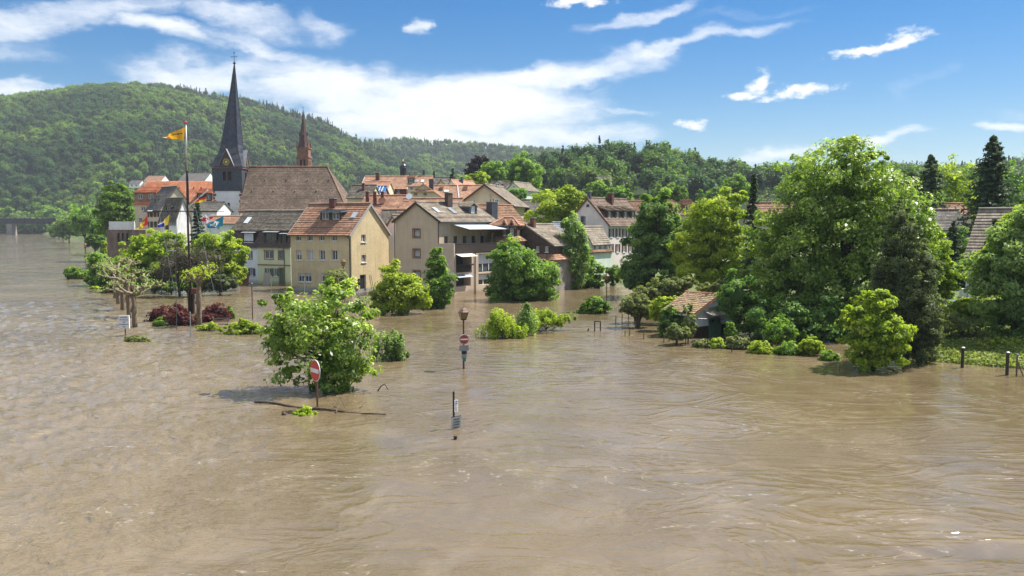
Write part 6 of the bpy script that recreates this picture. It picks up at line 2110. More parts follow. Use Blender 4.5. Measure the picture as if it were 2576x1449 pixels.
plant('garden_tree', 'dark green tree hiding the wall of the grey tiled house', 'tree', 92, 2400, [(2385, 640, 40, 44), (2420, 620, 36, 40), (2410, 690, 56, 44), (2365, 690, 30, 40)], M_LEAF_DARK, 12000, .16, zb=1.5)
plant('garden_tree', 'green tree before the sloping brown roof', 'tree', 66, 2530, [(2545, 615, 44, 56), (2500, 660, 36, 44), (2520, 700, 60, 44), (2585, 565, 46, 50)], M_LEAF_BRIGHT, 13000, .125, zb=1.2)
plant('garden_tree', 'leafy tree left of the blue boat behind the ivy cypress', 'tree', 72, 2365, [(2365, 700, 34, 50), (2350, 640, 36, 50), (2375, 760, 26, 40)], M_LEAF_BRIGHT, 9000, .13, zb=1.0)
conifer('garden_spruce', 'dark spruce between the house roofs and the ivy cypress', 84, 2395, 730, 560, 50, M_LEAF_SPRUCE, 9000, .16, zb=1.5, jag=.5)
conifer('garden_spruce', 'dark spruce before the sloping brown roof', 76, 2500, 760, 555, 60, M_LEAF_SPRUCE, 9000, .15, zb=1.8, jag=.5)
plant('right_edge_tree', 'large glossy green tree at the right edge above the meadow', 'tree', 60, 2550, [(2565, 640, 80, 85), (2515, 720, 70, 76), (2595, 740, 80, 84), (2560, 790, 70, 50), (2485, 680, 42, 50), (2620, 610, 80, 100)], M_LEAF_POPLAR, 30000, .125, trunk=.2, zb=.9, per=20, limbs=14)
shrub('grey_shrub', 'loose grey green shrub left of the shed', 76, 1660, [(1630, 745, 44, 28), (1680, 730, 36, 28), (1605, 765, 32, 22), (1725, 712, 28, 20), (1645, 775, 28, 20)], M_LEAF_GREY, 12000, .125, per=14)
plant('old_fruit_tree', 'small crooked tree standing in the water left of the shed', 'tree', 73, 1606, [(1590, 770, 28, 22), (1625, 775, 24, 22), (1605, 752, 22, 16)], M_LEAF_GREY, 3800, .12, trunk=.22, per=12)
shrub('roof_creeper', 'yellowish creeper sprawling over the shed ridge', 70.5, 1805, [(1790, 722, 34, 14, -.5), (1825, 728, 30, 20), (1775, 745, 30, 10, -1.2), (1850, 745, 22, 26), (1835, 712, 30, 12)], M_LEAF_GREY, 5500, .11, per=12, zb=2.0)
shrub('wall_ivy', 'dark ivy hanging down the shed wall', 67.2, 1690, [(1680, 812, 20, 32), (1704, 820, 22, 30), (1728, 824, 14, 26), (1690, 790, 18, 14)], M_LEAF_DARK, 5200, .11)
shrub('eave_creeper', 'bright creeper climbing to the shed eave', 71, 1668, [(1666, 768, 22, 20), (1684, 757, 20, 13), (1652, 785, 18, 18)], M_LEAF_BRIGHT, 3000, .10)
shrub('leggy_bush', 'thin leggy bush at the near shed corner', 63.5, 1735, [(1733, 800, 14, 26), (1728, 775, 12, 14), (1742, 825, 12, 18)], M_LEAF_GREY, 1300, .085, cov=.5, limbs=12)
shrub('bare_bush', 'small forked bush in the water before the shed', 62.3, 1708, [(1705, 840, 24, 16), (1695, 830, 16, 12), (1722, 835, 14, 12)], M_LEAF_GREY, 1700, .10, limbs=10)
for k, (uu, vv, ru, rv, Yb, m, lab) in enumerate(((1802, 872, 22, 24, 61, M_LEAF_BRIGHT, 'bright bush under the green shed door'), (1765, 870, 22, 18, 61.2, M_LEAF_GREY, 'pale bush right of the forked bush'), (1838, 830, 14, 22, 63, M_LEAF_MID, 'leafy bush beside the shed door'), (1860, 865, 30, 22, 60.5, M_LEAF_GREY, 'straggly bush right of the shed door'),
                                                  (1915, 880, 32, 26, 58.5, M_LEAF_BRIGHT, 'round lime bush on the garden edge'), (1985, 885, 40, 26, 58, M_LEAF_MID, 'arching bush on the garden edge'), (1960, 830, 40, 36, 61, M_LEAF_MID, 'taller bush behind the lime bush'), (2085, 900, 28, 20, 55.5, M_LEAF_MID, 'small round bush near the bright young tree'),
                                                  (2040, 870, 30, 22, 57.5, M_LEAF_BRIGHT, 'low bright bush between the arching and the round bush'), (1890, 770, 34, 30, 66, M_LEAF_BRIGHT, 'bright leafy spray under the maple left side'))):
    shrub('garden_bush', lab, Yb, uu, [(uu, vv, ru * .75, rv * .8), (uu - ru * .5, vv + rv * .3, ru * .5, rv * .6), (uu + ru * .5, vv + rv * .2, ru * .5, rv * .6)], m, 2600, .10, per=12)
shrub('meadow_bush', 'spreading bare bush on the meadow behind the posts', 60, 2400, [(2395, 815, 44, 34), (2440, 825, 36, 30)], M_LEAF_GREY, 2600, .085, zb=.6, per=9, shell=(.2, 1.0), limbs=16)
shrub('meadow_bush', 'green bush at the far end of the meadow', 66, 2460, [(2440, 775, 44, 22), (2380, 775, 30, 18)], M_LEAF_BRIGHT, 3500, .12, zb=1.3)
shrub('meadow_bush', 'yellow flowering weeds below the right edge tree', 57.5, 2520, [(2520, 870, 46, 18), (2470, 885, 34, 12)], M_LEAF_BRIGHT, 3000, .09, zb=.4)


def grass():
    n = 34000
    U = TR.uniform(2290, 2800, n)
    Yy = 51 + 22 * TR.uniform(0, 1, n) ** 1.3
    Z = ground_z(U, Yy)
    k = Z > -0.05
    U, Yy, Z = U[k], Yy[k], Z[k]
    C = np.stack([(U - CX) / FOC * Yy, Yy, Z + TR.uniform(.05, .28, len(U))], 1)
    N = np.tile(np.array([[0.1, -.5, .6]]), (len(C), 1))
    V, Q = leaves(C, N, .15, TR, aspect=.35, spread=.6)
    tint = np.repeat(np.clip(TR.normal(.5, .25, len(C)), 0, 1), 4)
    tag(link('meadow_grass', np_mesh('meadow_grass', V, Q, M_LEAF_GRASS, tint)), 'tall green grass on the meadow at the water edge', 'grass', kind='stuff')


grass()

# red barberry hedge island round the mast
for k, (uu, vv, ru, rv, Yb, m, lab) in enumerate(((400, 800, 30, 30, 78, M_LEAF_RED, 'dark red barberry bush at the left end of the mast island'), (440, 788, 38, 26, 82, M_LEAF_RED, 'dark red barberry bush behind the mast foot'), (455, 808, 38, 28, 75.5, M_LEAF_RED, 'dark red barberry bush before the mast foot'),
                                                  (545, 789, 34, 28, 79, M_LEAF_RED, 'dark red barberry bush right of the pollard on the island'), (403, 815, 18, 16, 74.5, M_LEAF_MID, 'green bush among the red barberry'), (577, 790, 13, 22, 80, M_LEAF_MID, 'green bush at the right end of the island'), (515, 802, 26, 22, 77.5, M_LEAF_RED, 'low red barberry bush beside the island pollard'))):
    shrub('barberry_bush', lab, Yb, uu, [(uu, vv, ru * .7, rv * .8), (uu - ru * .5, vv + rv * .25, ru * .55, rv * .65), (uu + ru * .5, vv + rv * .2, ru * .55, rv * .65)], m, 3800, .09, per=12, core=.6)
shrub('island_weeds', 'bright green weeds at the front of the mast island', 71.0, 520, [(515, 824, 20, 6), (535, 818, 12, 7)], M_LEAF_BRIGHT, 700, .1)

# ------------------------------------------------------------------ flag mast, flags, pollards
mY = 84.0
mx = (478 - CX) / FOC * mY
mast = empty('flag_mast', (mx, mY, 0), 0, 'tall dark ship style flag mast with yard and gaff on the barberry island', 'flag mast')
Pm = lambda u, v, dy=0.0: Vector(at(u, v, mY + dy)) - Vector((mx, mY, 0))
MB().tube([(0, 0, -1), Pm(474, 600), Pm(471, 500), Pm(469.2, 396)], [.13, .115, .09, .07], 9).build('pole', M_MAST, mast, smooth=True)
MB().tube([Pm(469.2, 396), Pm(467.8, 312)], [.075, .055], 9).build('topmast', M_FRAMEWHITE, mast, smooth=True)
MB().lathe([(.03, -.06), (.17, .0), (.17, .1), (.03, .2)], Pm(467.8, 310), 9).build('truck', M_SIGNRED, mast)
MB().tube([Pm(383, 531), Pm(548, 532)], [.055, .055], 7).build('yard', M_BLACK, mast)
for a, b in ((371.5, 384), (547.5, 564.5)):
    MB().tube([Pm(a, 530.6 if a < 400 else 532), Pm(b, 530.8 if a < 400 else 532.2)], [.06, .06], 7).build('yard_end', M_FRAMEWHITE, mast)
MB().tube([Pm(474, 521), Pm(523, 478)], [.05, .07], 7).build('gaff', M_FRAMEWHITE, mast)
MB().box(-.30, -.14, -.16, .16, -1, 2.2).box(.14, .30, -.16, .16, -1, 2.2).build('tabernacle', M_MAST, mast)
MB().box(.10, .62, -.3, .28, 2.0, 2.55).build('junction_box', M_BRICK, mast)
MB().tube([Pm(473, 515), Pm(471, 430)], [.13, .09], 8).build('doubling', M_BLACK, mast)
for (u0, v0, u1, v1, dy) in ((400, 532, 440, 735, -1), (520, 532, 560, 735, 1), (471, 430, 420, 740, 2), (471, 430, 540, 740, -2), (430, 532, 405, 735, 3)):
    MB().tube([Pm(u0, v0), Pm(u1, v1, dy)], [.018, .018], 4).build('stay', M_GALV, mast)

FLAG = {}


def cloth(name, col):
    m, nt, b = base_mat('flag_' + name)
    co = nt.add('ShaderNodeTexCoord').outputs['Object']
    n = nt.noise(co, 9.0, 4.0, 0.6)
    nt.l.new(nt.mix(nt.maprange(n, .3, .7), tuple(c * .82 for c in col), col), b.inputs['Base Color'])
    b.inputs['Roughness'].default_value = .75
    tr = nt.add('ShaderNodeBsdfTranslucent', ins={'Color': (*col, 1)})
    mx_ = nt.add('ShaderNodeMixShader', ins={'Fac': .35})
    nt.l.new(b.outputs[0], mx_.inputs[1])
    nt.l.new(tr.outputs[0], mx_.inputs[2])
    nt.l.new(mx_.outputs[0], nt.n['Material Output'].inputs['Surface'])
    return m


C_YEL, C_RED, C_BLK, C_BLU, C_WHT, C_TEAL, C_GOLD = (cloth(n, c) for n, c in (('yellow', (.80, .42, .02)), ('red', (.62, .05, .03)), ('black', (.02, .02, .02)), ('blue', (.02, .06, .42)), ('white', (.72, .72, .74)), ('teal', (.01, .22, .32)), ('gold', (.75, .55, .05))))


def flag(label, corners, pick, mats, amp=.16, nx=26, nz=14, phase=0.0):
    """corners: hoist top, hoist bottom, fly top, fly bottom in the photograph; pick(s, t) -> material index"""
    A, B, C, D = (Vector(at(u, v, mY)) for u, v in corners)
    o = (A + B) / 2
    mb = MB()
    def P(s, t):
        p = A.lerp(B, t).lerp(C.lerp(D, t), s)
        w = math.sin(s * 8 + t * 2.4 + phase) * amp * s + math.sin(s * 17 + phase * 2 + t) * amp * .3 * s
        sag = -.10 * s * (1 - s) + math.sin(s * 6 + phase) * .05 * s
        return p + Vector((w * .25, w, sag)) - o
    for i in range(nx):
        for j in range(nz):
            mb.cur = pick((i + .5) / nx, (j + .5) / nz)
            a, b, c, d = (i / nx, j / nz), ((i + 1) / nx, j / nz), ((i + 1) / nx, (j + 1) / nz), (i / nx, (j + 1) / nz)
            if abs(C.z - D.z) < 1e-4 and i == nx - 1:
                mb.poly([P(*a), P(*b), P(*d)])
            else:
                mb.poly([P(*a), P(*b), P(*c), P(*d)])
    ob = mb.build('flag', mats, None, o, smooth=True)
    return tag(ob, label, 'flag')


flag('yellow triangular pennant flying from the mast top', [(466, 318.5), (462, 353.5), (411.5, 344), (411.5, 344.9)], lambda s, t: 1 if (abs(t - .44) < .045 and .12 < s < .62 and int(s * 52) % 3) else 0, [C_YEL, C_BLK], .3, 40, 26)
flag('red and yellow flag hanging at the left end of the yard', [(371.6, 540), (372, 565), (343, 576), (345, 578)], lambda s, t: 0 if s < .42 and not (s > .28 and .3 < t < .6) else (2 if .45 < s < .6 and .35 < t < .8 and int(s * 40 + t * 30) % 2 else 1), [C_RED, C_GOLD, C_BLK], .2, 26, 14, 1.0)
flag('yellow and blue flag hanging beside the red and yellow one', [(427, 539), (423, 565), (400, 565), (398, 573)], lambda s, t: 0 if s < .40 + .15 * (1 - t) else (2 if t < .3 and s > .55 else 1), [C_GOLD, C_BLU, C_WHT], .2, 26, 14, 2.0)


def rw_pick(s, t):
    if abs(s - .55) / .26 + abs(t - .5) / .30 < 1:
        return 2 if (abs(s - .52) < .05 and abs(t - .5) < .12) else 1
    return 0 if .30 < t < .70 else 1


flag('red and white striped flag with white lozenge on the right side of the yard', [(541, 538), (531, 556), (509, 539), (510.5, 565)], rw_pick, [C_RED, C_WHT, C_BLK], .16, 30, 20, .6)
flag('teal flag with white lozenge and dark emblem at the right end of the yard', [(562, 543), (560.5, 568.5), (523, 562), (523.5, 575)], lambda s, t: (2 if (abs(s - .56) < .05 and abs(t - .5) < .2) or (.5 < s < .62 and .56 < t < .7) else 1) if abs(s - .55) / .32 + abs(t - .48) / .42 < 1 else 0, [C_TEAL, C_WHT, C_BLK], .16, 30, 20, 1.7)
flag('black red and gold flag under the gaff', [(519.5, 490), (518.5, 507.5), (492, 500), (489, 510)], lambda s, t: 0 if t < .22 else (1 if t < .6 else 2), [C_BLK, C_RED, C_GOLD], .18, 26, 15, .3)


def pollard(label, u, v, hgt, seed, spread=2.3, leafy=1.0, th=.19):
    r = np.random.default_rng(seed)
    p0 = g(u, v)
    root = empty('pollarded_plane', p0, r.uniform(0, 6), label, 'tree', None)
    mb = MB()
    top = Vector((r.uniform(-.15, .15), r.uniform(-.15, .15), hgt))
    kx, ky = r.uniform(-.12, .12), r.uniform(-.12, .12)
    mb.tube([(0, 0, -1.2), (0.03, 0.02, hgt * .2), (kx * .6, ky * .6, hgt * .38), (kx, ky, hgt * .5), (kx * .4, ky * .4, hgt * .66), top * .85, top], [th * 1.25, th * 1.1, th, th * 1.3, th * .95, th * .9, th * .95], 9)
    mb.lathe([(.03, -.15), (th * .7, -.05), (th * .75, .08), (.04, .18)], (kx + th * .9, ky, hgt * .46), 7)
    fists = []
    nb = 5
    for k in range(nb):
        a = 2 * math.pi * k / nb + r.uniform(-.4, .4)
        L = spread * r.uniform(.7, 1.15)
        st = top * r.uniform(.78, 1.0)
        d = Vector((math.cos(a), math.sin(a), 0))
        m1 = st + d * L * .35 + Vector((0, 0, r.uniform(.1, .5)))
        m2 = st + d * L * .7 + Vector((r.uniform(-.2, .2), r.uniform(-.2, .2), r.uniform(.2, .9)))
        e = st + d * L + Vector((0, 0, r.uniform(.3, 1.2)))
        br = MB().tube([st, m1, m2, e], [th * .75, th * .6, th * .5, th * .42], 7)
        br.build('branch', M_PLANEBARK, root, smooth=True)
        fists += [e, m2]
        for q in range(1):
            b2 = m1.lerp(m2, r.uniform(.2, .9))
            a2 = a + r.choice([-1, 1]) * r.uniform(.6, 1.3)
            e2 = b2 + Vector((math.cos(a2), math.sin(a2), r.uniform(.2, .9))) * r.uniform(.5, .95)
            MB().tube([b2, b2.lerp(e2, .5) + Vector((0, 0, .06)), e2], [th * .45, th * .38, th * .33], 6).build('branch', M_PLANEBARK, root, smooth=True)
            fists.append(e2)
    for f in fists:
        mb.lathe([(.03, -.16), (.15, -.08), (.17, .03), (.1, .14), (.02, .17)], f, 7)
    mb.build('trunk', M_PLANETRUNK, root, smooth=True)
    n = int(26 * leafy)
    C = np.concatenate([np.array(f)[None] + r.normal(0, .22, (n, 3)) * np.array([1, 1, .8]) + np.array([0, 0, .12]) for f in fists])
    V, Q = leaves(C, np.tile([[0, 0, 1.]], (len(C), 1)), .085, r, spread=.8)
    link('foliage', np_mesh('foliage', V, Q, M_LEAF_POPLAR if leafy < 1.5 else M_LEAF_BRIGHT, np.repeat(r.uniform(.3, 1, len(C)), 4)), root)
    return root


pollard('nearest pollarded plane tree with knobbly branches beside the white notice', 340, 822, 3.0, 1)
pollard('second pollarded plane tree in the row along the quay', 325, 799, 3.6, 2)
pollard('third pollarded plane tree in the row along the quay', 308, 779, 3.9, 3)
pollard('fourth pollarded plane tree in the row along the quay', 297, 763, 4.0, 4)
pollard('farthest pollarded plane tree in the row along the quay', 290, 751, 4.0, 5)
pollard('lone pollarded plane tree on the barberry island right of the mast', 502, 818, 4.3, 6, 1.15, 2.2, .21)

# bench rail on the island
p = g(555, 816)
b = empty('bench', p, math.radians(8), 'weathered wooden bench at the right end of the barberry island', 'bench')
for zq, yq in ((.25, 0), (.45, .1)):
    MB().box(-.75, .75, yq - .03, yq + .05, zq, zq + .11).build('backrest_slat', M_WOOD, b)
MB().box(-.75, .75, -.4, -.02, .05, .1).build('seat', M_WOOD, b)
for q in (-.6, .6):
    MB().box(q - .05, q + .05, -.3, .05, -.6, .05).box(q - .03, q + .03, .055, .12, -.4, .55).build('leg', M_CONCRETE, b)


# ------------------------------------------------------------------ lamps, signs, posts
def lantern(root, z, s=1.0):
    w0, w1, h = .13 * s, .24 * s, .42 * s
    fr = MB()
    for a in range(4):
        t0, t1 = math.pi / 4 + a * math.pi / 2, math.pi / 4 + (a + 1) * math.pi / 2
        c = lambda r_, t_: (r_ * 1.414 * math.cos(t_), r_ * 1.414 * math.sin(t_))
        gl = MB()
        gl.poly([(*c(w0, t0), z), (*c(w0, t1), z), (*c(w1, t1), z + h), (*c(w1, t0), z + h)])
        gl.build('lamp_pane', M_GLASSWARM, root)
        fr.tube([(*c(w0, t0), z), (*c(w1, t0), z + h)], [.02 * s, .02 * s], 5)
        fr.tube([(*c(w0, t0), z), (*c(w0, t1), z)], [.02 * s, .02 * s], 5)
    fr.build('lamp_frame', M_BLACK, root)
    MB().lathe([(w1 * 1.38, h), (w1 * 1.4, h + .03 * s), (w1 * .9, h + .15 * s), (w1 * .9, h + .17 * s), (w1 * .5, h + .26 * s), (.04, h + .30 * s), (.03, h + .34 * s)], (0, 0, z), 4 if False else 8, math.pi / 8).build('lamp_roof', M_LAMPROOF, root)
    MB().lathe([(w0 * 1.3, -.05 * s), (w0 * 1.45, 0)], (0, 0, z), 8).build('lamp_base', M_BLACK, root)


M_LAMPROOF = mat_rough('lamp_roof', (0.17, 0.10, 0.075), 0.5, 0.3, 4.0, 20.0, 0.1)


def street_lamp(label, u, v, vtop, s=1.0, pole=.055):
    p = g(u, v)
    root = empty('street_lamp', p, .35, label, 'street lamp')
    H = zz(vtop, p.y) - .76 * s
    MB().tube([(0, 0, -1.5), (0, 0, .8), (0, 0, H)], [pole * 1.2, pole, pole * .85], 8).build('post', M_RUST, root)
    lantern(root, H, s)
    return root, p, H


L1, lp, lH = street_lamp('old street lamp carrying a no entry sign and small plates in midstream', 1166.5, 929, 772, 1.0, .06)


def disc(parent, c, r, m, n=28, th=.03, name='sign_disc'):
    mb = MB()
    f = [(c[0] + r * math.cos(2 * math.pi * k / n), c[1] - th / 2, c[2] + r * math.sin(2 * math.pi * k / n)) for k in range(n)]
    bk = [(q[0], c[1] + th / 2, q[2]) for q in f]
    mb.poly(f)
    mb.poly(bk[::-1])
    for k in range(n):
        mb.poly([f[k], bk[k], bk[(k + 1) % n], f[(k + 1) % n]])
    return mb.build(name, m, parent)


def no_entry(parent, c, r, rz):
    s = empty('no_entry_sign', c, rz)
    s.parent = parent
    disc(s, (0, 0, 0), r, M_SIGNWHITE, name='rim')
    disc(s, (0, -.018, 0), r * .94, M_SIGNREDSHADED, name='red_disc')
    MB().box(-r * .80, r * .80, -.042, -.036, -r * .15, r * .15).build('white_bar', M_SIGNWHITE, s)


no_entry(L1, (0, -.1, zz(853, lp.y)), .30, -.1)
zp = lambda v: zz(v, lp.y)
MB().box(-.29, .29, -.10, -.07, zp(882), zp(868)).build('grey_plate', M_SIGNGREY, L1)
MB().box(-.15, .16, -.14, -.06, zp(890), zp(882.5)).build('black_box', M_BLACK, L1)
MB().box(-.16, .16, -.10, -.07, zp(901), zp(891)).build('small_plate', M_SIGNGREY, L1)
MB().box(-.10, .11, -.13, -.075, zp(908), zp(899)).build('green_sticker', M_SIGNGREEN, L1)
street_lamp('street lamp before the ochre house', 864.8, 746, 651, 1.05)
street_lamp('street lamp beside the round bush', 1526, 761, 687, 1.0)
street_lamp('pale capped street lamp behind the pollarded planes', 329, 752, 650, 1.2)
street_lamp('slim street lamp at the river edge on the left', 217, 690, 611, .9)

# big no entry sign before the maple
p = g(799, 1031)
s = empty('no_entry_sign_post', p, math.radians(-52), 'large red and white no entry sign on a rusty post before the maple', 'road sign')
zc = zz(932, p.y)
MB().tube([(0, 0, -1.2), (-.02, .0, zc + .3)], [.05, .05], 8).build('post', M_RUST, s)
sg = empty('sign_board', (-.03, -.07, zc), 0)
sg.parent = s
disc(sg, (0, 0, 0), .53, M_SIGNWHITE, name='rim')
disc(sg, (0, -.018, 0), .495, M_SIGNRED, name='red_disc')
MB().box(-.44, .44, -.042, -.036, -.10, .10).build('white_bar', M_SIGNWHITE, sg)


def words(parent, x0, x1, z0, z1, y, rows, m, seed):
    """rows of lettering, each row one strip of word shapes"""
    r = random.Random(seed)
    for k, (a, b_) in enumerate(rows):
        zc_ = z1 - (z1 - z0) * (k + .5) / len(rows)
        hh = (z1 - z0) / len(rows) * .30
        x, xe = x0 + (x1 - x0) * a, x0 + (x1 - x0) * b_
        mb = MB()
        while x < xe:
            w_ = hh * r.uniform(.35, .8)
            up = r.choice((1.0, .7, .7, 1.3))
            mb.box(x, min(x + w_, xe), y - .004, y, zc_ - hh * .7, zc_ + hh * .7 * up)
            x += w_ + hh * (.25 if r.random() > .15 else .8)
        mb.build('lettering', m, parent)


# white notice by the pollards
p = g(315, 846)
s = empty('notice_board', p, math.radians(-6), 'white notice board with dark lettering standing in the river', 'sign')
k = p.y / FOC
x0, x1, z0, z1 = (300 - 315) * k, (328 - 315) * k, zz(826, p.y), zz(793, p.y)
MB().tube([(0, .05, -1), (0, .05, z0 + .3)], [.05, .05], 7).build('post', M_RUST, s)
MB().box(x0, x1, -.08, .04, z0, z1).build('board', M_SIGNWHITE, s)
words(s, x0 + .06, x1 - .06, z0 + .05, z1 - .08, -.083, [(.1, .9), (.05, .97), (.38, .62), (0, 1), (.36, .64)], M_INK, 4)
# grey info sign on a black post in midstream
p = g(1141.5, 1079)
s = empty('info_sign_post', p, math.radians(42), 'black post with a white sheet and a tilted grey notice at the waterline', 'sign')
k = p.y / FOC
MB().tube([(0, 0, -1), (0, 0, zz(985, p.y))], [.045, .045], 7).build('post', M_BLACK, s)
MB().box(.0, .20, -.06, -.05, zz(1036, p.y), zz(1006, p.y)).build('paper_sheet', M_SIGNWHITE, s)
words(s, .03, .18, zz(1034, p.y), zz(1008, p.y), -.062, [(.1, .9), (.0, .9), (.1, .6), (0, .9), (.1, .7)], M_INK, 9)
MB().box(-.17, .34, -.09, -.065, -.06, zz(1049, p.y)).build('notice', M_SIGNGREY, s)
MB().box(-.19, .36, -.075, -.055, zz(1049, p.y) + .002, zz(1049, p.y) + .03).build('notice_edge', M_BLACK, s)
words(s, -.12, .30, .02, zz(1051, p.y), -.093, [(.1, .9), (.1, .95), (.0, .9), (.05, .85)], M_INK, 12)
p = g(1145.5, 1106)
s = empty('post_stub', p, 0, 'short black post stub just above the water', 'post')
MB().tube([(0, 0, -1), (0, 0, .12)], [.075, .07], 8).build('post', M_BLACK, s)
MB().lathe([(.09, .0), (.09, .03), (.03, .05)], (0, 0, .12), 8).build('cap', M_BLACK, s)


def pole(name, label, u, v, vt, r, m, lean=0.0, cap=True, group=None):
    p = g(u, v)
    root = empty(name, p, 0, label, 'post', group)
    H = zz(vt, p.y)
    MB().tube([(0, 0, -1.2), (lean * .5, 0, H * .5), (lean, 0, H)], [r, r * .95, r * .9], 8).build('shaft', m, root)
    if cap:
        MB().lathe([(r * 1.25, 0), (r * 1.3, .04), (r * .6, .09)], (lean, 0, H), 8).build('cap', M_GALV, root)
    return root, H


rt, H = pole('lamp_post', 'thin grey lamp pole with short arm in front of the barberry', 444, 829, 632, .032, M_ZINC, .12)
MB().tube([(.12, 0, H), (-.3, 0, H + .05)], [.03, .03], 6).build('arm', M_GALV, rt)
MB().box(-.55, -.25, -.09, .09, H + .02, H + .10).build('lamp_head', M_GALV, rt)
pole('marker_post', 'short grey post standing before the island', 480, 849, 787, .04, M_GALV)
pole('marker_post', 'dark slim post left of the maple', 635.5, 803, 714, .055, M_RUST)
pole('marker_post', 'thin grey pole before the green row house', 683, 752, 694, .04, M_GALV)
pole('marker_post', 'thin grey pole before the ochre house', 766.5, 765, 702, .045, M_GALV)
pole('meadow_post', 'sturdy dark wooden post with pale top at the meadow edge', 2420.5, 926, 876, .10, M_DARKWOOD)
pole('meadow_post', 'sturdy dark wooden post nearest the right edge', 2533, 943, 888, .10, M_DARKWOOD)
rt, H = pole('meadow_post', 'thin wooden fence post with a slanting brace', 2557, 946, 893, .055, M_WOOD)
MB().bar((.05, 0, H * .65), (.42, -.1, -.2), .06).build('brace', M_WOOD, rt)
fences = [(240, 780, 830, 'first fence post from the channel'), (285, 745, 825, 'tall second fence post from the channel'), (420, 800, 865, 'fence post left of the red scrap'), (615, 835, 895, 'fence post left of the forked bush'), (665, 840, 880, 'short fence post behind the forked bush'), (825, 845, 920, 'fence post right of the forked bush'),
          (1037, 870, 955, 'fence post before the pale bush'), (1165, 910, 955, 'fence post before the bright door bush'), (1270, 930, 990, 'fence post before the straggly bush'), (2313, 1090, 1150, 'fence post left of the bright young tree'), (150, 635, 712, 'thin fence post in the shaded channel farthest left'), (212, 615, 705, 'second thin fence post in the shaded channel'), (272, 615, 718, 'third thin fence post in the shaded channel'), (330, 600, 715, 'thin fence post beside the crooked fruit tree')]
for x, a, c, lab in fences:
    uu, va, vc = (2400 + x / 2.415) * .6289, (1000 + a / 2.415) * .6289, (1000 + c / 2.415) * .6289
    pole('fence_post', lab, uu, vc, va, .035, M_DARKWOOD, .03, False, 'garden fence posts')
p = g(1503, 832)
s = empty('gate_frame', p, .2, 'small dark gate frame standing in the flood', 'gate')
MB().box(-.29, -.21, -.04, .04, -1, .75).box(.21, .29, -.04, .04, -1, .72).box(-.29, .29, -.05, .05, .752, .83).build('frame', M_DARKWOOD, s)
MB().bar((-.95, .1, -.3), (-.72, .1, .18), .09).build('leaning_post', M_DARKWOOD, s)

# driftwood caught at the sign
a, b_ = g(640, 1014), g(970, 1048)
dv = b_ - a
mb = MB()
pts = [a + dv * t + Vector((0, math.sin(t * 9) * .12, .05 + .05 * math.sin(t * 14))) for t in np.linspace(0, 1, 12)]
o = pts[5].copy()
mb.tube([q - o for q in pts], [.035 + .03 * math.sin(math.pi * min(1, k / 11 + .15)) for k in range(12)], 7)
log = mb.build('driftwood_log', M_DRIFT, None, o, smooth=True)
tag(log, 'long thin driftwood trunk floating across the foot of the sign', 'driftwood')
for (u0, v0, u1, v1, h0, h1) in ((830, 1035, 855, 1022, .1, .5), (855, 1022, 872, 1034, .5, .05), (845, 1040, 858, 1024, .05, .4), (905, 1028, 922, 1018, .05, .3)):
    q0, q1 = g(u0, v0) + Vector((0, 0, h0)), g(u1, v1) + Vector((0, 0, h1 * .5))
    MB().tube([q0 - o, q0.lerp(q1, .5) - o + Vector((0, 0, .05)), q1 - o], [.03, .025, .012], 5).build('twig', M_DRIFT, log)
for (u0, v0, lab) in ((948, 982, 'forked driftwood twig sticking up right of the maple'),):
    q = g(u0, v0)
    s = MB().tube([(0, 0, -.1), (.22, 0, .22), (.42, 0, .36)], [.04, .035, .03], 6).tube([(.42, 0, .36), (.62, 0, .02)], [.03, .02], 6).build('driftwood_twig', M_DRIFT, None, q, smooth=True)
    tag(s, lab, 'driftwood')
q = g(716, 1044)
s = MB().lathe([(.05, -.1), (.14, 0), (.13, .1), (.05, .16)], (0, 0, 0), 7).tube([(0, 0, .1), (.15, 0, .2)], [.05, .03], 5).build('floating_root', M_DRIFT, None, q, smooth=True)
tag(s, 'small knot of root floating left of the debris bush', 'driftwood')

# ------------------------------------------------------------------ garden shed
sY = 66.2
r_ = math.radians(38)
ax, ay = (1748.5 - CX) / FOC * sY, sY
dd = solve_t(ax, ay, -math.sin(r_), math.cos(r_), 1676)
h = House('garden_shed', 'flooded white garden shed with mossy tiled roof and green door', 'shed', 38, fl=(1748.5, sY), w=5.4, d=dd, he=zz(787, sY), hr=zz(744, sY + 1.7), ridge='y', wall=M_SHEDWALL, roof=M_ROOF_MOSSY, ov=.35, ovg=.25, course=.28, gutter=False, zb=.85)
h.wloc('front', 1.75, 3.25, -.2, 1.45, kind='door', mull=1, frame=M_DOORGREEN, glass=M_DOORGREEN, sill=False, reveal=.06)
h.finish()
MB().box(-.03, h.w + .03, -.03, h.d, -1.5, .85).build('brick_plinth', M_DARKWOOD, h.root)
MB().box(1.75, 3.25, -.08, -.035, -1.4, 1.0).build('door_leaf', M_DOORGREEN, h.root)
for x in (2.2, 2.95):
    MB().box(x - .16, x + .16, -.1, -.085, 1.1, 1.3).build('door_light', M_INK, h.root)
for k in range(11):
    x = 1.75 + k * .135
    MB().box(x, x + .07, -.012, .03, 2.02, 2.30).build('vent_slot', M_INK, h.root)
MB().hexa([(1.2, -.02, 1.98), (3.9, -.02, 1.9), (3.9, -.85, 1.62), (1.2, -.85, 1.74)], [(1.2, -.02, 2.02), (3.9, -.02, 1.94), (3.9, -.85, 1.66), (1.2, -.85, 1.78)]).build('door_canopy', M_STONE, h.root)
MB().tube([(0, -.02, 1.55), (2.0, -.9, 1.42), (4.6, -1.0, 1.4)], [.03, .03, .03], 5).build('pipe', M_ZINC, h.root)
MB().tube([(-.06, -.06, h.he - .1), (-.06, -.06, -1)], [.05, .05], 6).build('downspout', M_DARKWOOD, h.root)
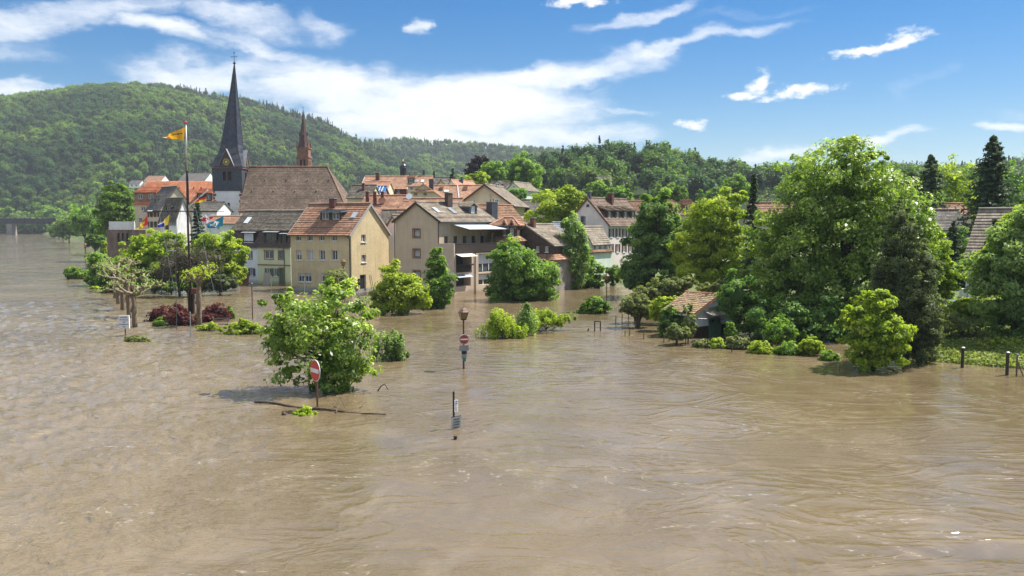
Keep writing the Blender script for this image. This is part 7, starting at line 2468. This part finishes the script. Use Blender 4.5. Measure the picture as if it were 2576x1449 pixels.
MB().tube([(-.42, -.2, h.he - .2), (-.42, h.d + .2, h.he - .2)], [.06, .06], 6).build('gutter', M_LEAD, h.root)
# single tiles on the slope that faces the water
O_, e_, i_, L_ = h.slope('left')
tn = (h.hr - h.he) / h.half
sl = math.hypot(h.half, h.hr - h.he) + .35
nr, nc_ = 11, int((h.d + .5) / .30)
tw_, tl = (h.d + .5) / nc_, sl / nr
tile = MB()
prof = [(-.5, .0), (-.3, .035), (0, .05), (.3, .035), (.5, 0)]
for a, b2 in zip(prof, prof[1:]):
    tile.poly([(a[0] * tw_, 0, a[1] + .035), (b2[0] * tw_, 0, b2[1] + .035), (b2[0] * tw_, tl * 1.12, b2[1]), (a[0] * tw_, tl * 1.12, a[1])])
    tile.poly([(a[0] * tw_, 0, -.005), (b2[0] * tw_, 0, -.005), (b2[0] * tw_, 0, b2[1] + .035), (a[0] * tw_, 0, a[1] + .035)])


def mat_tile():
    m, nt, b = base_mat('single_tile')
    oi = nt.add('ShaderNodeObjectInfo').outputs['Random']
    co = nt.add('ShaderNodeTexCoord').outputs['Object']
    c = nt.ramp(oi, [(0, (.15, .10, .065)), (.4, (.23, .16, .10)), (.85, (.30, .21, .135)), (1, (.44, .20, .11))])
    gm = nt.add('ShaderNodeNewGeometry').outputs['Position']
    ms = nt.noise(gm, 1.2, 6., .7)
    c = nt.mix(nt.math('MULTIPLY', nt.maprange(ms, .45, .62), .7), c, (.17, .15, .055))
    nt.l.new(c, b.inputs['Base Color'])
    b.inputs['Roughness'].default_value = .9
    return m


tm = tile.mesh('tile', mat_tile())
ang = math.atan2(h.hr - h.he, h.half)
for a in range(nr):
    for c in range(nc_):
        o = link('tile', tm, h.roof)
        q = -.35 * math.cos(ang) + a * tl * math.cos(ang)
        yy = h.d + .25 - (c + .5) * tw_
        o.location = (q, yy, h.he + q * tn + .10 + random.uniform(-.008, .008))
        o.rotation_euler = (ang + random.uniform(-.02, .02), random.uniform(-.03, .03), -math.pi / 2 + random.uniform(-.02, .02))

# things by the ochre house door, and leaning on the row houses
q = OCHRE.world(OCHRE.w + .15, OCHRE.along('right', 900))
s = MB().box(-.05, .18, -.22, .22, .95, 1.75).box(.02, .12, -.25, .25, 1.76, 1.82).build('letter_box', M_PLASTIC, None, (q[0], q[1], 0), math.radians(-30))
tag(s, 'black letter box beside the door of the ochre house', 'letter box')
q = OCHRE.world(OCHRE.w + .55, OCHRE.along('right', 925))
s = empty('ladder', (q[0], q[1], 0), math.radians(-30), 'old wooden step ladder leaning by the ochre house door', 'ladder')
for yq in (-.22, .22):
    MB().bar((.35, yq, -.4), (-.2, yq * .7, 2.2), .05).build('rail', M_WOOD, s)
for k in range(7):
    t_ = .12 + k * .125
    MB().bar((.35 - .55 * t_, -.21, -.4 + 2.6 * t_), (.35 - .55 * t_, .21, -.4 + 2.6 * t_), .045).build('rung', M_WOOD, s)
for (uu, Yq, ww, hh, m, nm, lab) in ((617, 124.6, 1.7, 1.7, M_BRICK, 'leaning_board', 'brown board leaning on the white row house'), (672.5, 121.4, 1.2, 1.9, M_GREYTRIM, 'leaning_pallet', 'grey pallet leaning on the green row house')):
    s = empty(nm, ((uu - CX) / FOC * Yq, Yq, 0), math.radians(-27), lab, 'board')
    for k in range(5):
        MB().hexa([(-ww / 2 + ww * k / 5, -.5, -.3), (-ww / 2 + ww * (k + .9) / 5, -.5, -.3), (-ww / 2 + ww * (k + .9) / 5, -.44, -.3), (-ww / 2 + ww * k / 5, -.44, -.3)],
                  [(-ww / 2 + ww * k / 5, -.1, hh), (-ww / 2 + ww * (k + .9) / 5, -.1, hh), (-ww / 2 + ww * (k + .9) / 5, -.04, hh), (-ww / 2 + ww * k / 5, -.04, hh)]).build('plank', m, s)

# blue covered boat and white boxes on the slope
p = at(2397, 762, 68.0)
gzv = gz(2397, 68)
s = empty('covered_boat', (p.x, 68.0, p.z - .35), -.1, 'small boat under a bright blue cover lying on the garden slope', 'boat')
hull = MB()
N_ = 12
top = [(.82 * math.cos(a) * (1.0), .38 * math.sin(a), .32) for a in np.linspace(0, 2 * math.pi, N_, endpoint=False)]
bot = [(x * .8, y * .6, -.15) for x, y, z in top]
for k in range(N_):
    hull.poly([bot[k], bot[(k + 1) % N_], top[(k + 1) % N_], top[k]])
hull.poly(bot[::-1])
hull.build('hull', M_SIGNWHITE, s)
cv = MB()
mid = [(x * .45 - .15, y * .4, .62) for x, y, z in top]
for k in range(N_):
    cv.poly([(top[k][0] * 1.04, top[k][1] * 1.04, .30), (top[(k + 1) % N_][0] * 1.04, top[(k + 1) % N_][1] * 1.04, .30), mid[(k + 1) % N_], mid[k]])
cv.poly(mid)
cv.build('cover', M_TARPDEEP, s)
MB().box(-.6, -.45, -.3, .3, -1.2, -.1).box(.45, .6, -.3, .3, -1.2, -.1).build('trestle', M_WOOD, s)
for (uu, vv, lab) in ((2423, 731, 'white box with red side on the slope above the boat'), (2437, 733, 'white box on the slope right of the red sided one')):
    p = at(uu, vv, 74.0)
    s = MB().box(-.22, .22, -.2, .2, -.6, .1).box(-.26, .26, -.24, .24, .102, .18).build('white_box', M_SIGNWHITE, None, p, .2)
    tag(s, lab, 'box')

# ------------------------------------------------------------------ bridge across the river at the far left
bY = 640.0
k = bY / FOC
br = empty('girder_bridge', ((20 - CX) * k, bY, 0), .0, 'dark steel girder bridge over the river at the far left', 'bridge')
xa, xb = -90.0, (165 - 20) * k
zt_, zb_ = zz(550.5, bY), zz(563, bY)
MB().box(xa, xb, -3, 3, zt_ - .6, zt_).build('deck', M_STONE, br)
for yq in (-3.2, 3.0):
    MB().box(xa, xb, yq, yq + .2, zb_, zt_ + .3).build('girder', M_DARKSTEEL if 'M_DARKSTEEL' in globals() else M_BLACK, br)
for x in np.arange(xa, xb, 3.0):
    MB().box(float(x), float(x) + .3, -3.4, -3.21, zb_ + .1, zt_ + .2).build('stiffener', M_BLACK, br)
for x in ((32 - 20) * k, (32 - 20) * k - 55):
    MB().hexa([(x - 2.4, -3.5, -3), (x + 2.4, -3.5, -3), (x + 2.4, 3.5, -3), (x - 2.4, 3.5, -3)], [(x - 1.8, -3, zb_ + .1), (x + 1.8, -3, zb_ + .1), (x + 1.8, 3, zb_ + .1), (x - 1.8, 3, zb_ + .1)]).build('pier', M_STONE, br)
for x in np.arange(xa, xb, 4.0):
    MB().box(float(x), float(x) + .15, -3.1, -2.95, zt_, zt_ + 1.2).build('railing_post', M_GALV, br)
MB().box(xa, xb, -3.1, -2.95, zt_ + 1.1, zt_ + 1.25).build('handrail', M_GALV, br)
for x in ((50 - 20) * k, (50 - 20) * k - 50):
    MB().tube([(x, 0, zt_), (x, 0, zt_ + 8)], [.18, .12], 6).build('catenary_mast', M_GALV, br)

# ------------------------------------------------------------------ thin summer haze over the whole valley
def haze():
    m = bpy.data.materials.new('valley_haze')
    m.use_nodes = True
    nt = NT(m.node_tree)
    nt.n.clear()
    out = nt.add('ShaderNodeOutputMaterial')
    pv = nt.add('ShaderNodeVolumePrincipled', ins={'Color': (0.80, 0.89, 1.0, 1.0), 'Density': 0.00013, 'Anisotropy': 0.0})
    nt.l.new(pv.outputs[0], out.inputs['Volume'])
    o = MB().box(-14500, 14500, -400, 5200, -4.0, 262.0).build('haze', m)
    tag(o, 'thin pale blue haze lying over the whole valley', 'haze', kind='stuff')


haze()
